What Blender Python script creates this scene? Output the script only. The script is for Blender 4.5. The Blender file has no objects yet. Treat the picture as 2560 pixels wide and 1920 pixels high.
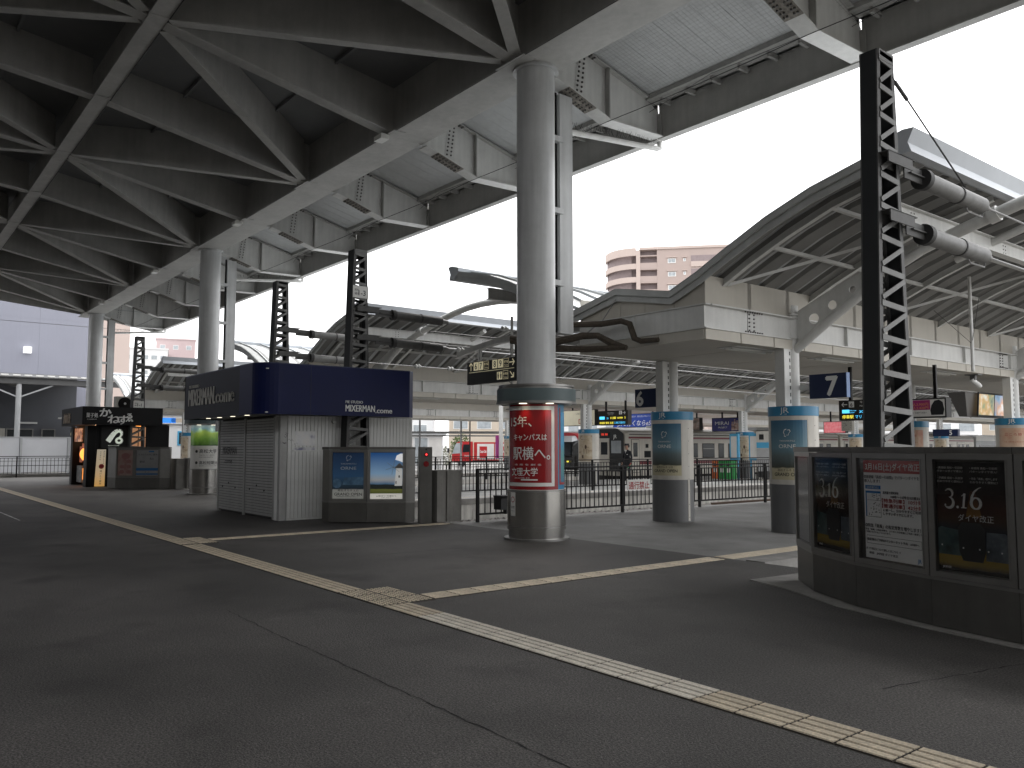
import bpy, bmesh, math, random
from mathutils import Vector, Matrix
R = math.radians
random.seed(7)
sc = bpy.context.scene
COL = sc.collection
# ------------------------------------------------------------------ camera
cd = bpy.data.cameras.new('camera'); cam = bpy.data.objects.new('camera', cd); COL.objects.link(cam)
cd.sensor_width = 36.0; cd.lens = 36 * 2070 / 2560; cd.clip_start = .05; cd.clip_end = 3000
cam.location = (0, 0, 1.6)
cam.rotation_euler = (R(90) + math.atan(157.4 / 2070), 0, R(51.72))
sc.camera = cam
# ------------------------------------------------------------------ world (overcast)
w = bpy.data.worlds.new('World'); sc.world = w; w.use_nodes = True
nt = w.node_tree; nt.nodes.clear()
sky = nt.nodes.new('ShaderNodeTexSky'); sky.sky_type = 'NISHITA'; sky.sun_disc = False
sky.sun_elevation = R(52); sky.sun_rotation = R(-20); sky.air_density = 1.5; sky.dust_density = 4
hs = nt.nodes.new('ShaderNodeHueSaturation'); hs.inputs['Saturation'].default_value = .15
mx = nt.nodes.new('ShaderNodeMix'); mx.data_type = 'RGBA'; mx.inputs[0].default_value = .72
mx.inputs[7].default_value = (11.2, 11.25, 11.4, 1)
bg = nt.nodes.new('ShaderNodeBackground'); bg.inputs[1].default_value = .12
wo = nt.nodes.new('ShaderNodeOutputWorld')
nt.links.new(sky.outputs[0], hs.inputs['Color']); nt.links.new(hs.outputs[0], mx.inputs[6])
nt.links.new(mx.outputs[2], bg.inputs[0]); nt.links.new(bg.outputs[0], wo.inputs[0])
sd = bpy.data.lights.new('sun', 'SUN'); sd.energy = .8; sd.angle = R(25); sd.color = (1, .97, .93)
so = bpy.data.objects.new('sun', sd); COL.objects.link(so); so.rotation_euler = (R(-38), 0, R(20)); so.location = (0, 30, 30)
sc.view_settings.view_transform = 'Standard'; sc.view_settings.look = 'None'
sc.view_settings.exposure = 1.15; sc.view_settings.gamma = 1; sc.view_settings.use_curve_mapping = False
sc.cycles.use_denoising = True
sc.cycles.max_bounces = 8; sc.cycles.diffuse_bounces = 4; sc.cycles.transparent_max_bounces = 16

# ------------------------------------------------------------------ materials
def newmat(name):
    m = bpy.data.materials.new(name); m.use_nodes = True
    n = m.node_tree; b = n.nodes['Principled BSDF']
    return m, n, b
def N(n, t, **k):
    x = n.nodes.new(t)
    for a, v in k.items(): setattr(x, a, v)
    return x
def mat(name, rgb, rough=.6, metal=0., var=.12, scale=2., bump=.0, bscale=60., streak=0., spec=None, emit=None, es=1., fleck=0., fscale=150.):
    m, n, b = newmat(name)
    b.inputs['Roughness'].default_value = rough; b.inputs['Metallic'].default_value = metal
    if spec is not None: b.inputs['Specular IOR Level'].default_value = spec
    tc = N(n, 'ShaderNodeTexCoord')
    base = None
    def mul(fac_out, lo, hi, prev, a=.3, c=.7):
        mr = N(n, 'ShaderNodeMapRange'); mr.inputs[1].default_value = a; mr.inputs[2].default_value = c
        mr.inputs[3].default_value = lo; mr.inputs[4].default_value = hi
        n.links.new(fac_out, mr.inputs[0])
        mm = N(n, 'ShaderNodeMix', data_type='RGBA', blend_type='MULTIPLY'); mm.inputs[0].default_value = 1
        if prev is None: mm.inputs[6].default_value = (*rgb, 1)
        else: n.links.new(prev, mm.inputs[6])
        n.links.new(mr.outputs[0], mm.inputs[7]); return mm.outputs[2]
    if var:
        no = N(n, 'ShaderNodeTexNoise'); no.inputs['Scale'].default_value = scale; no.inputs['Detail'].default_value = 6; no.inputs['Roughness'].default_value = .65
        n.links.new(tc.outputs['Object'], no.inputs['Vector']); base = mul(no.outputs[0], 1 - var, 1 + var * .6, base)
    if fleck:
        no = N(n, 'ShaderNodeTexNoise'); no.inputs['Scale'].default_value = fscale; no.inputs['Detail'].default_value = 2
        n.links.new(tc.outputs['Object'], no.inputs['Vector']); base = mul(no.outputs[0], 1 - fleck, 1 + fleck, base, .38, .62)
    if streak:
        mp = N(n, 'ShaderNodeMapping'); mp.inputs['Scale'].default_value = (5, 5, .35)
        no = N(n, 'ShaderNodeTexNoise'); no.inputs['Scale'].default_value = 1.6; no.inputs['Detail'].default_value = 5
        n.links.new(tc.outputs['Object'], mp.inputs[0]); n.links.new(mp.outputs[0], no.inputs['Vector'])
        base = mul(no.outputs[0], 1 - streak, 1.0, base)
    if base is None: b.inputs['Base Color'].default_value = (*rgb, 1)
    else: n.links.new(base, b.inputs['Base Color'])
    if bump:
        no = N(n, 'ShaderNodeTexNoise'); no.inputs['Scale'].default_value = bscale; no.inputs['Detail'].default_value = 4
        n.links.new(tc.outputs['Object'], no.inputs['Vector'])
        bp = N(n, 'ShaderNodeBump'); bp.inputs['Strength'].default_value = bump; bp.inputs['Distance'].default_value = .01
        n.links.new(no.outputs[0], bp.inputs['Height']); n.links.new(bp.outputs[0], b.inputs['Normal'])
    if emit is not None:
        b.inputs['Emission Color'].default_value = (*emit, 1); b.inputs['Emission Strength'].default_value = es
    return m
def gradmat(name, stops, rough=.25, noise=0., nscale=3., emit=0., axis='Z', lo=0., hi=1.):
    """print with a vertical colour run; stops = [(t,rgb)], t along object axis from lo to hi"""
    m, n, b = newmat(name); b.inputs['Roughness'].default_value = rough
    tc = N(n, 'ShaderNodeTexCoord'); sp = N(n, 'ShaderNodeSeparateXYZ'); n.links.new(tc.outputs['Object'], sp.inputs[0])
    mr = N(n, 'ShaderNodeMapRange'); mr.inputs[1].default_value = lo; mr.inputs[2].default_value = hi
    n.links.new(sp.outputs[axis], mr.inputs[0]); src = mr.outputs[0]
    if noise:
        no = N(n, 'ShaderNodeTexNoise'); no.inputs['Scale'].default_value = nscale; no.inputs['Detail'].default_value = 5
        n.links.new(tc.outputs['Object'], no.inputs['Vector'])
        ma = N(n, 'ShaderNodeMath', operation='MULTIPLY_ADD'); ma.inputs[1].default_value = noise; n.links.new(no.outputs[0], ma.inputs[0])
        s2 = N(n, 'ShaderNodeMath', operation='SUBTRACT'); s2.inputs[1].default_value = noise * .5
        n.links.new(mr.outputs[0], s2.inputs[0]); n.links.new(s2.outputs[0], ma.inputs[2]); src = ma.outputs[0]
    cr = N(n, 'ShaderNodeValToRGB'); e = cr.color_ramp.elements
    e[0].position = stops[0][0]; e[0].color = (*stops[0][1], 1); e[1].position = stops[-1][0]; e[1].color = (*stops[-1][1], 1)
    for t, c in stops[1:-1]:
        q = e.new(t); q.color = (*c, 1)
    n.links.new(src, cr.inputs[0]); n.links.new(cr.outputs[0], b.inputs['Base Color'])
    if emit:
        n.links.new(cr.outputs[0], b.inputs['Emission Color']); b.inputs['Emission Strength'].default_value = emit
    return m
def photomat(name, cols, scale=6., rough=.3, emit=0.):
    """blotchy picture print from a few colours"""
    m, n, b = newmat(name); b.inputs['Roughness'].default_value = rough
    tc = N(n, 'ShaderNodeTexCoord'); no = N(n, 'ShaderNodeTexNoise'); no.inputs['Scale'].default_value = scale; no.inputs['Detail'].default_value = 6
    n.links.new(tc.outputs['Object'], no.inputs['Vector'])
    cr = N(n, 'ShaderNodeValToRGB'); e = cr.color_ramp.elements
    k = len(cols); e[0].position = .3; e[0].color = (*cols[0], 1); e[1].position = .7; e[1].color = (*cols[-1], 1)
    for i in range(1, k - 1):
        q = e.new(.3 + .4 * i / (k - 1)); q.color = (*cols[i], 1)
    n.links.new(no.outputs[0], cr.inputs[0]); n.links.new(cr.outputs[0], b.inputs['Base Color'])
    if emit:
        n.links.new(cr.outputs[0], b.inputs['Emission Color']); b.inputs['Emission Strength'].default_value = emit
    return m
def glassmat(name, tint=(1, 1, 1), rough=.02):
    m, n, b = newmat(name); n.nodes.remove(b)
    t = N(n, 'ShaderNodeBsdfTransparent'); t.inputs[0].default_value = (*tint, 1)
    g = N(n, 'ShaderNodeBsdfGlossy'); g.inputs['Roughness'].default_value = rough
    fr = N(n, 'ShaderNodeFresnel'); fr.inputs[0].default_value = 1.5
    mi = N(n, 'ShaderNodeMixShader'); o = n.nodes['Material Output']
    n.links.new(fr.outputs[0], mi.inputs[0]); n.links.new(t.outputs[0], mi.inputs[1]); n.links.new(g.outputs[0], mi.inputs[2])
    n.links.new(mi.outputs[0], o.inputs[0]); return m

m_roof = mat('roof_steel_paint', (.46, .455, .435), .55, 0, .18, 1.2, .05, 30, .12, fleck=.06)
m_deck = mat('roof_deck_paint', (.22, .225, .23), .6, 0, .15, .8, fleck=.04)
m_soffit = mat('outer_bay_sheet', (.53, .54, .54), .45, 0, .12, .6, streak=.1)
m_white = mat('white_steel_paint', (.70, .70, .68), .45, 0, .13, 1.5, .02, 40, .12, fleck=.05)
m_colp = mat('column_paint', (.60, .61, .61), .35, 0, .14, 1.2, .02, 50, .22, fleck=.04)
m_rust = mat('stained_steel', (.26, .24, .21), .8, 0, .5, 14, .3, 80)
m_bolt = mat('bolt_grey', (.10, .095, .09), .6, .3, .3, 10)
m_dark = mat('dark_bronze_paint', (.007, .006, .006), .45, 0, .25, 4, fleck=.1, spec=.2)
m_pole = mat('catenary_pole_grey', (.095, .094, .092), .6, 0, .25, 3, .1, 40, .2)
m_polew = mat('catenary_pole_channel', (.016, .018, .020), .65, 0, .2, 3)
m_lace = mat('lacing_bar_grey', (.17, .17, .165), .55, 0, .25, 4, .05, 40)
m_tens = mat('tensioner_tube_grey', (.20, .20, .195), .5, .2, .25, 6, .1, 60)
m_wire = mat('wire_grey', (.30, .30, .30), .5, .3, .1)
m_wired = mat('wire_dark', (.03, .03, .03), .6, 0, .1)
m_ins = mat('insulator_porcelain', (.6, .6, .58), .25, 0, .1)
m_asph = mat('asphalt', (.083, .077, .072), .68, 0, .28, .45, 1., 110, fleck=.5, fscale=70)
def worn(m, spots=.5, pale=.35):
    """add patches, stains and gum spots to a ground material"""
    n = m.node_tree; b = n.nodes['Principled BSDF']; prev = b.inputs['Base Color'].links[0].from_socket
    tc = N(n, 'ShaderNodeTexCoord')
    for (sc_, det, lo, hi, va, vb) in ((.22, 3, .42, .62, 1 - .22, 1 + .22), (.9, 5, .60, .74, 1.0, 1 - spots), (2.3, 6, .62, .72, 1.0, 1 + pale * .5), (14, 2, .70, .76, 1.0, 1 + pale), (19, 2, .71, .76, 1.0, 1 - spots), (95, 1, .66, .72, 1.0, 2.1), (45, 1, .68, .74, 1.0, 1.6), (1.1, 4, .54, .66, 1.0, .78)):
        no = N(n, 'ShaderNodeTexNoise'); no.inputs['Scale'].default_value = sc_; no.inputs['Detail'].default_value = det; n.links.new(tc.outputs['Object'], no.inputs['Vector'])
        mr = N(n, 'ShaderNodeMapRange'); mr.inputs[1].default_value = lo; mr.inputs[2].default_value = hi; mr.inputs[3].default_value = va; mr.inputs[4].default_value = vb
        n.links.new(no.outputs[0], mr.inputs[0]); mm = N(n, 'ShaderNodeMix', data_type='RGBA', blend_type='MULTIPLY'); mm.inputs[0].default_value = 1
        n.links.new(prev, mm.inputs[6]); n.links.new(mr.outputs[0], mm.inputs[7]); prev = mm.outputs[2]
    n.links.new(prev, b.inputs['Base Color'])
worn(m_asph)
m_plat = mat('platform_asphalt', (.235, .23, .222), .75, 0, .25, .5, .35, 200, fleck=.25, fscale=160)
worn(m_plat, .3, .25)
m_conc = mat('concrete', (.27, .26, .24), .85, 0, .3, 1.3, .3, 50, .25, fleck=.1)
m_concw = mat('pale_platform_wall', (.76, .74, .69), .8, 0, .25, 1.1, .2, 40, .45, fleck=.08)
m_slab = mat('pale_slab', (.26, .25, .235), .8, 0, .3, 3, .2, 60)
m_ball = mat('ballast', (.15, .14, .13), .95, 0, .4, 8, 1., 30, fleck=.5, fscale=40)
m_rail = mat('rail_steel', (.12, .08, .06), .5, .5, .3, 5)
m_ground = mat('terrain_ground', (.20, .195, .18), .95, 0, .3, .1)
m_street = mat('street_surface', (.24, .235, .225), .9, 0, .2, .3)
m_tact = mat('tactile_yellow', (.62, .53, .40), .7, 0, .28, 2.2, .15, 120, fleck=.15, fscale=60)
m_tactw = mat('tactile_pale', (.74, .68, .58), .7, 0, .22, 2.2, .15, 120, fleck=.12, fscale=60)
m_gap = mat('tactile_groove', (.07, .06, .05), .9, 0, .2, 20)
m_crack = mat('joint_tar', (.012, .012, .012), .9, 0, .2, 20)
m_steel = mat('brushed_stainless', (.42, .41, .39), .22, .95, .12, 2.0, .04, 200, .15)
m_steeld = mat('dull_stainless', (.15, .146, .136), .38, .7, .2, 1.5, .05, 160, .12)
m_steelf = mat('frame_stainless', (.25, .245, .235), .34, .8, .12, 3)
m_ring = mat('collar_green_grey', (.085, .12, .125), .45, 0, .1, 2)
m_navy = mat('navy_fascia', (.0035, .008, .058), .38, 0, .12, 1, fleck=.05, spec=.18)
m_navyd = mat('navy_fascia_charcoal', (.007, .009, .017), .45, 0, .12, 1, spec=.2)
m_shut = mat('shutter_grey', (.40, .40, .39), .45, .15, .15, 3, streak=.15)
m_board = mat('white_board_wall', (.76, .765, .75), .55, 0, .12, 2, streak=.12)
m_groove = mat('board_groove', (.06, .06, .06), .8)
m_lets = mat('sign_letter_metal', (.62, .60, .55), .5, .0, .15, 6)
m_letd = mat('letter_black', (.015, .015, .017), .5)
m_letw = mat('letter_white', (.78, .78, .76), .5, var=.05)
m_letc = mat('letter_cream_lit', (.8, .74, .55), .5, var=.04, emit=(.9, .8, .5), es=.12)
m_black = mat('kiosk_black', (.008, .008, .009), .45, 0, .2, 2, spec=.2)
m_blk2 = mat('matt_black', (.016, .016, .016), .6)
m_red = mat('poster_red', (.27, .010, .013), .22, 0, .05)
m_redf = mat('print_red', (.36, .02, .02), .4, 0, .05)
m_pwhite = mat('print_white', (.72, .71, .68), .4, 0, .06, 5)
m_pgrey = mat('print_grey', (.42, .42, .42), .4, 0, .1, 5)
m_pblue = mat('print_blue', (.03, .2, .5), .35, 0, .1)
m_jrb = mat('jr_blue_band', (.03, .22, .40), .35, 0, .08)
m_jrcase = mat('cream_column_casing', (.66, .63, .57), .45, 0, .1, 2, .02, 60, .2)
m_jrgrey = mat('grey_column_skirt', (.16, .162, .165), .45, .2, .12, 2, .03, 60, .12)
m_sign = mat('sign_navy', (.007, .017, .065), .35, 0, .08)
m_glass = glassmat('clear_pane', rough=.09)
m_win = mat('dark_window', (.014, .018, .021), .14, 0, .1, spec=.3)
m_winl = mat('pale_window', (.35, .38, .40), .1, 0, .25, 2)
m_cable = mat('wrapped_cable_brown', (.075, .06, .045), .85, 0, .4, 12, .6, 40)
m_fascia = mat('blue_grey_flashing', (.50, .51, .50), .45, .1, .1, 1.5, streak=.1)
m_gutt = mat('pale_gutter', (.55, .58, .62), .35, .1, .08, 1.5)
m_top = mat('roof_top_sheet', (.58, .60, .61), .45, .1, .1, 1)
m_csoff = mat('cream_soffit', (.55, .52, .46), .6, 0, .1, .8, streak=.05)
m_corr = mat('corrugated_underside', (.23, .228, .22), .5, .1, .15, 1.4, fleck=.05)
m_green = mat('led_green', (0, 0, 0), .5, var=0, emit=(.1, 1, .2), es=.8)
m_ledy = mat('led_yellow', (0, 0, 0), .5, var=0, emit=(1, .85, .08), es=.7)
m_ledb = mat('led_blue', (0, 0, 0), .5, var=0, emit=(.1, .6, 1), es=.7)
m_ledw = mat('led_white', (0, 0, 0), .5, var=0, emit=(1, 1, .9), es=.6)
m_ledr = mat('led_red', (0, 0, 0), .5, var=0, emit=(1, .06, .03), es=.7)
m_lamp = mat('lamp_warm', (.8, .8, .7), .5, var=0, emit=(1, .92, .72), es=.8)
m_lampd = mat('tube_lamp_off', (.68, .68, .64), .3)
m_orange = mat('lantern_orange', (.8, .3, .05), .5, var=0, emit=(1, .33, .06), es=1.0)
m_signbrown = mat('display_brown', (.022, .019, .016), .5)

# ------------------------------------------------------------------ mesh helpers
class MB:
    def __init__(s): s.v = []; s.f = []; s.m = []; s.mi = 0
    def add(s, vs, fs):
        b = len(s.v); s.v += [tuple(p) for p in vs]
        for f in fs: s.f.append(tuple(i + b for i in f)); s.m.append(s.mi)
        return s
    def box(s, x0, x1, y0, y1, z0, z1):
        x0, x1 = min(x0, x1), max(x0, x1); y0, y1 = min(y0, y1), max(y0, y1); z0, z1 = min(z0, z1), max(z0, z1)
        return s.add([(x0, y0, z0), (x1, y0, z0), (x1, y1, z0), (x0, y1, z0), (x0, y0, z1), (x1, y0, z1), (x1, y1, z1), (x0, y1, z1)],
                     [(0, 3, 2, 1), (4, 5, 6, 7), (0, 1, 5, 4), (1, 2, 6, 5), (2, 3, 7, 6), (3, 0, 4, 7)])
    def loft(s, A, B, capa=True, capb=True):
        n = len(A); fs = [(i, (i + 1) % n, n + (i + 1) % n, n + i) for i in range(n)]
        if capa: fs.append(tuple(range(n - 1, -1, -1)))
        if capb: fs.append(tuple(range(n, 2 * n)))
        return s.add(list(A) + list(B), fs)
    def bar(s, p, q, w, h, up=(0, 0, 1)):
        p, q = Vector(p), Vector(q); d = (q - p).normalized(); up = Vector(up)
        x = d.cross(up)
        if x.length < 1e-4: x = d.cross(Vector((0, 1, 0)))
        x.normalize(); y = x.cross(d).normalized()
        c = [x * a * w / 2 + y * b * h / 2 for a, b in ((-1, -1), (1, -1), (1, 1), (-1, 1))]
        return s.loft([p + k for k in c], [q + k for k in c])
    def ibeam(s, p, q, w, h, t=.02, tf=.03, up=(0, 0, 1)):
        """I section from p to q: p, q at the middle of the bottom flange underside"""
        p, q, u = Vector(p), Vector(q), Vector(up)
        s.bar(p + u * tf / 2, q + u * tf / 2, w, tf, up); s.bar(p + u * (h - tf / 2), q + u * (h - tf / 2), w, tf, up)
        s.bar(p + u * h / 2, q + u * h / 2, t, h - 2 * tf + .002, up); return s
    def tube(s, pts, r, n=10, caps=True):
        pts = [Vector(p) for p in pts]; rs = r if isinstance(r, (list, tuple)) else [r] * len(pts)
        rings = []; prevx = None
        for i, p in enumerate(pts):
            d = (pts[min(i + 1, len(pts) - 1)] - pts[max(i - 1, 0)]).normalized()
            x = d.cross(Vector((0, 0, 1))) if prevx is None else prevx - d * prevx.dot(d)
            if x.length < 1e-4: x = d.cross(Vector((0, 1, 0)))
            x.normalize(); prevx = x; y = d.cross(x)
            rings.append([p + (x * math.cos(2 * math.pi * k / n) + y * math.sin(2 * math.pi * k / n)) * rs[i] for k in range(n)])
        for i in range(len(rings) - 1): s.loft(rings[i], rings[i + 1], caps and i == 0, caps and i == len(rings) - 2)
        return s
    def cyl(s, cx, cy, z0, z1, r, n=24, r1=None): 
        r1 = r if r1 is None else r1
        A = [(cx + r * math.cos(2 * math.pi * k / n), cy + r * math.sin(2 * math.pi * k / n), z0) for k in range(n)]
        B = [(cx + r1 * math.cos(2 * math.pi * k / n), cy + r1 * math.sin(2 * math.pi * k / n), z1) for k in range(n)]
        return s.loft(A, B)
    def prism(s, pts, fr, d0, d1):
        """extrude polygon given in frame (u,v) coordinates from depth d0 to d1"""
        return s.loft([fr(u, v, d0) for u, v in pts], [fr(u, v, d1) for u, v in pts])
    def flat(s, pts, fr, d=.002):
        return s.add([fr(u, v, d) for u, v in pts], [tuple(range(len(pts)))])
    def rect(s, fr, u0, v0, u1, v1, d=.002, seg=1):
        for i in range(seg):
            a = u0 + (u1 - u0) * i / seg; b = u0 + (u1 - u0) * (i + 1) / seg
            s.add([fr(a, v0, d), fr(b, v0, d), fr(b, v1, d), fr(a, v1, d)], [(0, 1, 2, 3)])
        return s
    def disc(s, fr, u, v, r, d=.002, n=16, r2=None):
        s.add([fr(u + r * math.cos(2 * math.pi * k / n), v + (r2 or r) * math.sin(2 * math.pi * k / n), d) for k in range(n)], [tuple(range(n))]); return s
    def text(s, fr, txt, u, v, size, d=.003, w=None, bold=0., align='l', vert=False, shear=0., thick=0.):
        V, F, x0, x1, y0, y1 = glyphs(txt, 0., shear)
        if bold and not thick:
            kb = bold * size * .55
            for q, (du, dv) in enumerate(((-kb, 0), (kb, 0), (0, kb), (0, -kb))): s.text(fr, txt, u + du, v + dv, size, d + .0004 * (q + 1), w=w, align=align, shear=shear)
        elif bold and thick:
            kb = bold * size * .5
            for q, du in enumerate((-kb, kb)): s.text(fr, txt, u + du, v, size, d, w=w, align=align, shear=shear, thick=thick + .001 * (q + 1))
        k = size; kx = size
        if w: kx = w / max(1e-6, (x1 - x0))
        off = {'l': -x0 * kx, 'c': -(x0 + x1) / 2 * kx, 'r': -x1 * kx}[align]
        P = [fr(u + off + x * kx, v + y * k, d + thick) for x, y in V]
        s.add(P, F)
        if thick:
            P2 = [fr(u + off + x * kx, v + y * k, d) for x, y in V]
            cnt = {}
            for f in F:
                for a, b in zip(f, f[1:] + f[:1]): cnt[(a, b)] = 1
            for (a, b) in list(cnt):
                if (b, a) not in cnt: s.add([P2[a], P2[b], P[b], P[a]], [(0, 1, 2, 3)])
        return s
_gc = {}
def glyphs(txt, bold=0., shear=0.):
    key = (txt, bold, shear)
    if key in _gc: return _gc[key]
    c = bpy.data.curves.new('lettering_curve', 'FONT'); c.body = txt; c.size = 1; c.resolution_u = 3; c.offset = bold; c.shear = shear
    o = bpy.data.objects.new('lettering_curve', c); COL.objects.link(o)
    me = bpy.data.meshes.new_from_object(o.evaluated_get(bpy.context.evaluated_depsgraph_get()))
    V = [(v.co.x, v.co.y) for v in me.vertices]; F = [tuple(p.vertices) for p in me.polygons]
    bpy.data.objects.remove(o); bpy.data.curves.remove(c); bpy.data.meshes.remove(me)
    xs = [p[0] for p in V] or [0, 1]; ys = [p[1] for p in V] or [0, 1]
    _gc[key] = (V, F, min(xs), max(xs), min(ys), max(ys)); return _gc[key]
class Fr:
    def __init__(s, o, x, z=(0, 0, 1)):
        s.o = Vector(o); s.x = Vector(x).normalized(); s.z = Vector(z).normalized(); s.n = s.x.cross(s.z).normalized()
    def __call__(s, u, v, d=0.): return s.o + s.x * u + s.z * v + s.n * d
class Cy:
    """frame wrapped round a vertical cylinder: u = arc length from the direction a0, v = height"""
    def __init__(s, cx, cy, z, r, a0): s.c = (cx, cy); s.zz = z; s.r = r; s.a = a0
    def __call__(s, u, v, d=0.):
        a = s.a + u / s.r; return Vector((s.c[0] + (s.r + d) * math.cos(a), s.c[1] + (s.r + d) * math.sin(a), s.zz + v))
FRONT = lambda x, y, z: Fr((x, y, z), (1, 0, 0))      # faces -y
SIDE = lambda x, y, z: Fr((x, y, z), (0, 1, 0))       # faces +x

def wloc(o):
    v = Vector((0, 0, 0))
    while o is not None: v += o.location; o = o.parent
    return v
def obj(name, mb, mats, parent=None, smooth=False, origin=None, label=None, kind=None):
    me = bpy.data.meshes.new(name)
    off = wloc(parent) if parent is not None else Vector(origin or (0, 0, 0))
    me.from_pydata([(v[0] - off[0], v[1] - off[1], v[2] - off[2]) for v in mb.v], [], mb.f)
    if not isinstance(mats, (list, tuple)): mats = [mats]
    for m in mats: me.materials.append(m)
    if len(mats) > 1: me.polygons.foreach_set('material_index', mb.m)
    if smooth:
        me.polygons.foreach_set('use_smooth', [True] * len(me.polygons))
        try: me.set_sharp_from_angle(angle=R(38))
        except Exception: pass
    me.update()
    o = bpy.data.objects.new(name, me); COL.objects.link(o)
    if parent is not None: o.parent = parent
    else: o.location = off
    if label: o['label'] = label
    if kind: o['kind'] = kind
    return o
def inst(name, src, parent, loc=(0, 0, 0)):
    """another piece that shares src's mesh; loc relative to src's own place"""
    o = bpy.data.objects.new(name, src.data); COL.objects.link(o); o.parent = parent; o.location = Vector(src.location) + Vector(loc); return o
def thing(name, label, cat, loc=(0, 0, 0), group=None):
    o = bpy.data.objects.new(name, None); COL.objects.link(o); o.location = loc
    o.empty_display_size = .1
    o['label'] = label; o['category'] = cat
    if group: o['group'] = group
    return o
def tag(o, label, cat, group=None):
    o['label'] = label; o['category'] = cat
    if group: o['group'] = group
    return o
def dup(root, dx, dy=0, dz=0, label=None, skip=()):
    r = root.copy(); COL.objects.link(r); r.location = Vector(root.location) + Vector((dx, dy, dz))
    if label: r['label'] = label
    for ch in list(root.children):
        if ch.name.split('.')[0] in skip: continue
        c = ch.copy(); COL.objects.link(c); c.parent = r
        for g in ch.children:
            d = g.copy(); COL.objects.link(d); d.parent = c
    return r
def struct(name, mb, m, smooth=False, parent=None, kind='structure'):
    o = obj(name, mb, m, parent, smooth)
    if parent is None: o['kind'] = kind
    return o
def B(*a): return MB().box(*a)
def lerp(a, b, t): return a + (b - a) * t
# ================================================================== GROUND
g = B(-1500, 900, -900, 1500, -1.6, -1.3); struct('ground', g, m_ground)
fl = struct('concourse_floor', B(-50.6, 14, -16, 9.9, -.5, 0), m_asph)
st = struct('approach_pavement', B(-61, -50.62, -16, 16, -.5, -.004), m_plat)
struct('street', B(-140, -52.2, 16.02, 160, -.6, -.3), m_street)
struct('side_yard', B(-140, -61.02, -40, 16, -.5, -.02), m_street)
m_plat2 = mat('daylit_platform_surface', (.46, .455, .44), .8, 0, .2, .5, .2, 120, fleck=.15, fscale=120); worn(m_plat2, .2, .1)  # bright daylight on the far platforms put into a paler surface colour
def platform(x0, x1, nm):
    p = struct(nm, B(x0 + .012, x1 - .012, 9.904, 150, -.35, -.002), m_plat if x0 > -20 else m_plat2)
    obj('retaining_wall', B(x1 - .22, x1 - .02, 9.91, 150, -1.3, -.354).box(x0 + .02, x0 + .22, 9.91, 150, -1.3, -.354), m_concw, p)
    q = obj('edge_coping', B(x1 - .3, x1 + .012, 9.93, 9.93 + 1.49, -.16, .012), m_slab, p)
    for i in range(1, 24):
        inst('edge_coping', q, p, (0, i * 1.5, 0))
    obj('edge_line', B(x1 - .86, x1 - .78, 10.3, 150, .0, .003), m_tact, p)
    return p
p67 = platform(-14.75, -6.95, 'island_platform')
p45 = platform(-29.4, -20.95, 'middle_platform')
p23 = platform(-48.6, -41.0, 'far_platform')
# platform wall below coping as pale cast panels
wl = obj('wall_panel', B(-20.99, -20.955, 12, 14.96, -1.28, -.17), m_concw, p45)
for i in range(1, 14): inst('wall_panel', wl, p45, (0, 3.0 * i, 0))
b = MB(); b.box(-20.9, -14.8, 9.92, 150, -1.29, -.62); b.box(-6.9, -1.2, 9.92, 150, -1.29, -.62); b.box(-40.98, -29.45, 9.92, 150, -1.29, -.62)
bal = struct('ballast_bed', b, m_ball, kind='stuff')
# loose stones on the stretch of ballast the railing shows
rs = MB(); rr = random.Random(3)
for i in range(2600):
    x = rr.uniform(-20.8, -14.9); y = rr.uniform(10.2, 24); s_ = rr.uniform(.02, .05); a = rr.uniform(0, 6.28)
    P = [(x + s_ * math.cos(a + k * 1.57) * rr.uniform(.7, 1.2), y + s_ * math.sin(a + k * 1.57), -.63) for k in range(4)]
    rs.loft(P, [(x + (p[0] - x) * .6, y + (p[1] - y) * .6, -.62 + s_ * rr.uniform(.4, .9)) for p in P], False)
so_ = obj('ballast_stones', rs, m_ball); so_['kind'] = 'stuff'
trk = 0
for xc in (-16.5, -19.2, -31.0, -33.9, -37.6, -5.2):
    mbt = MB()
    for s in (-.53, .53):
        mbt.box(xc + s - .035, xc + s + .035, 25., 150, -.50, -.46); mbt.box(xc + s - .01, xc + s + .01, 25., 150, -.59, -.50); mbt.box(xc + s - .06, xc + s + .06, 25., 150, -.615, -.59)
    t = thing('railway_track', ['rails nearest the long railing, in front of the stained platform wall', 'rails against the pale stained platform wall', 'rails under the cream train', 'rails left of the cream train', 'rails in the middle pit toward the red train', 'rails behind the big curved poster counter'][trk], 'railway track', (xc, 25, -.6), 'railway tracks'); trk += 1
    obj('rail_pair', mbt, m_rail, t)
    sl = obj('sleeper', B(xc - 1, xc + 1, 25.7, 25.92, -.66, -.607), m_conc, t)
    for i in range(1, 26): inst('sleeper', sl, t, (0, .62 * i, 0))

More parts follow.
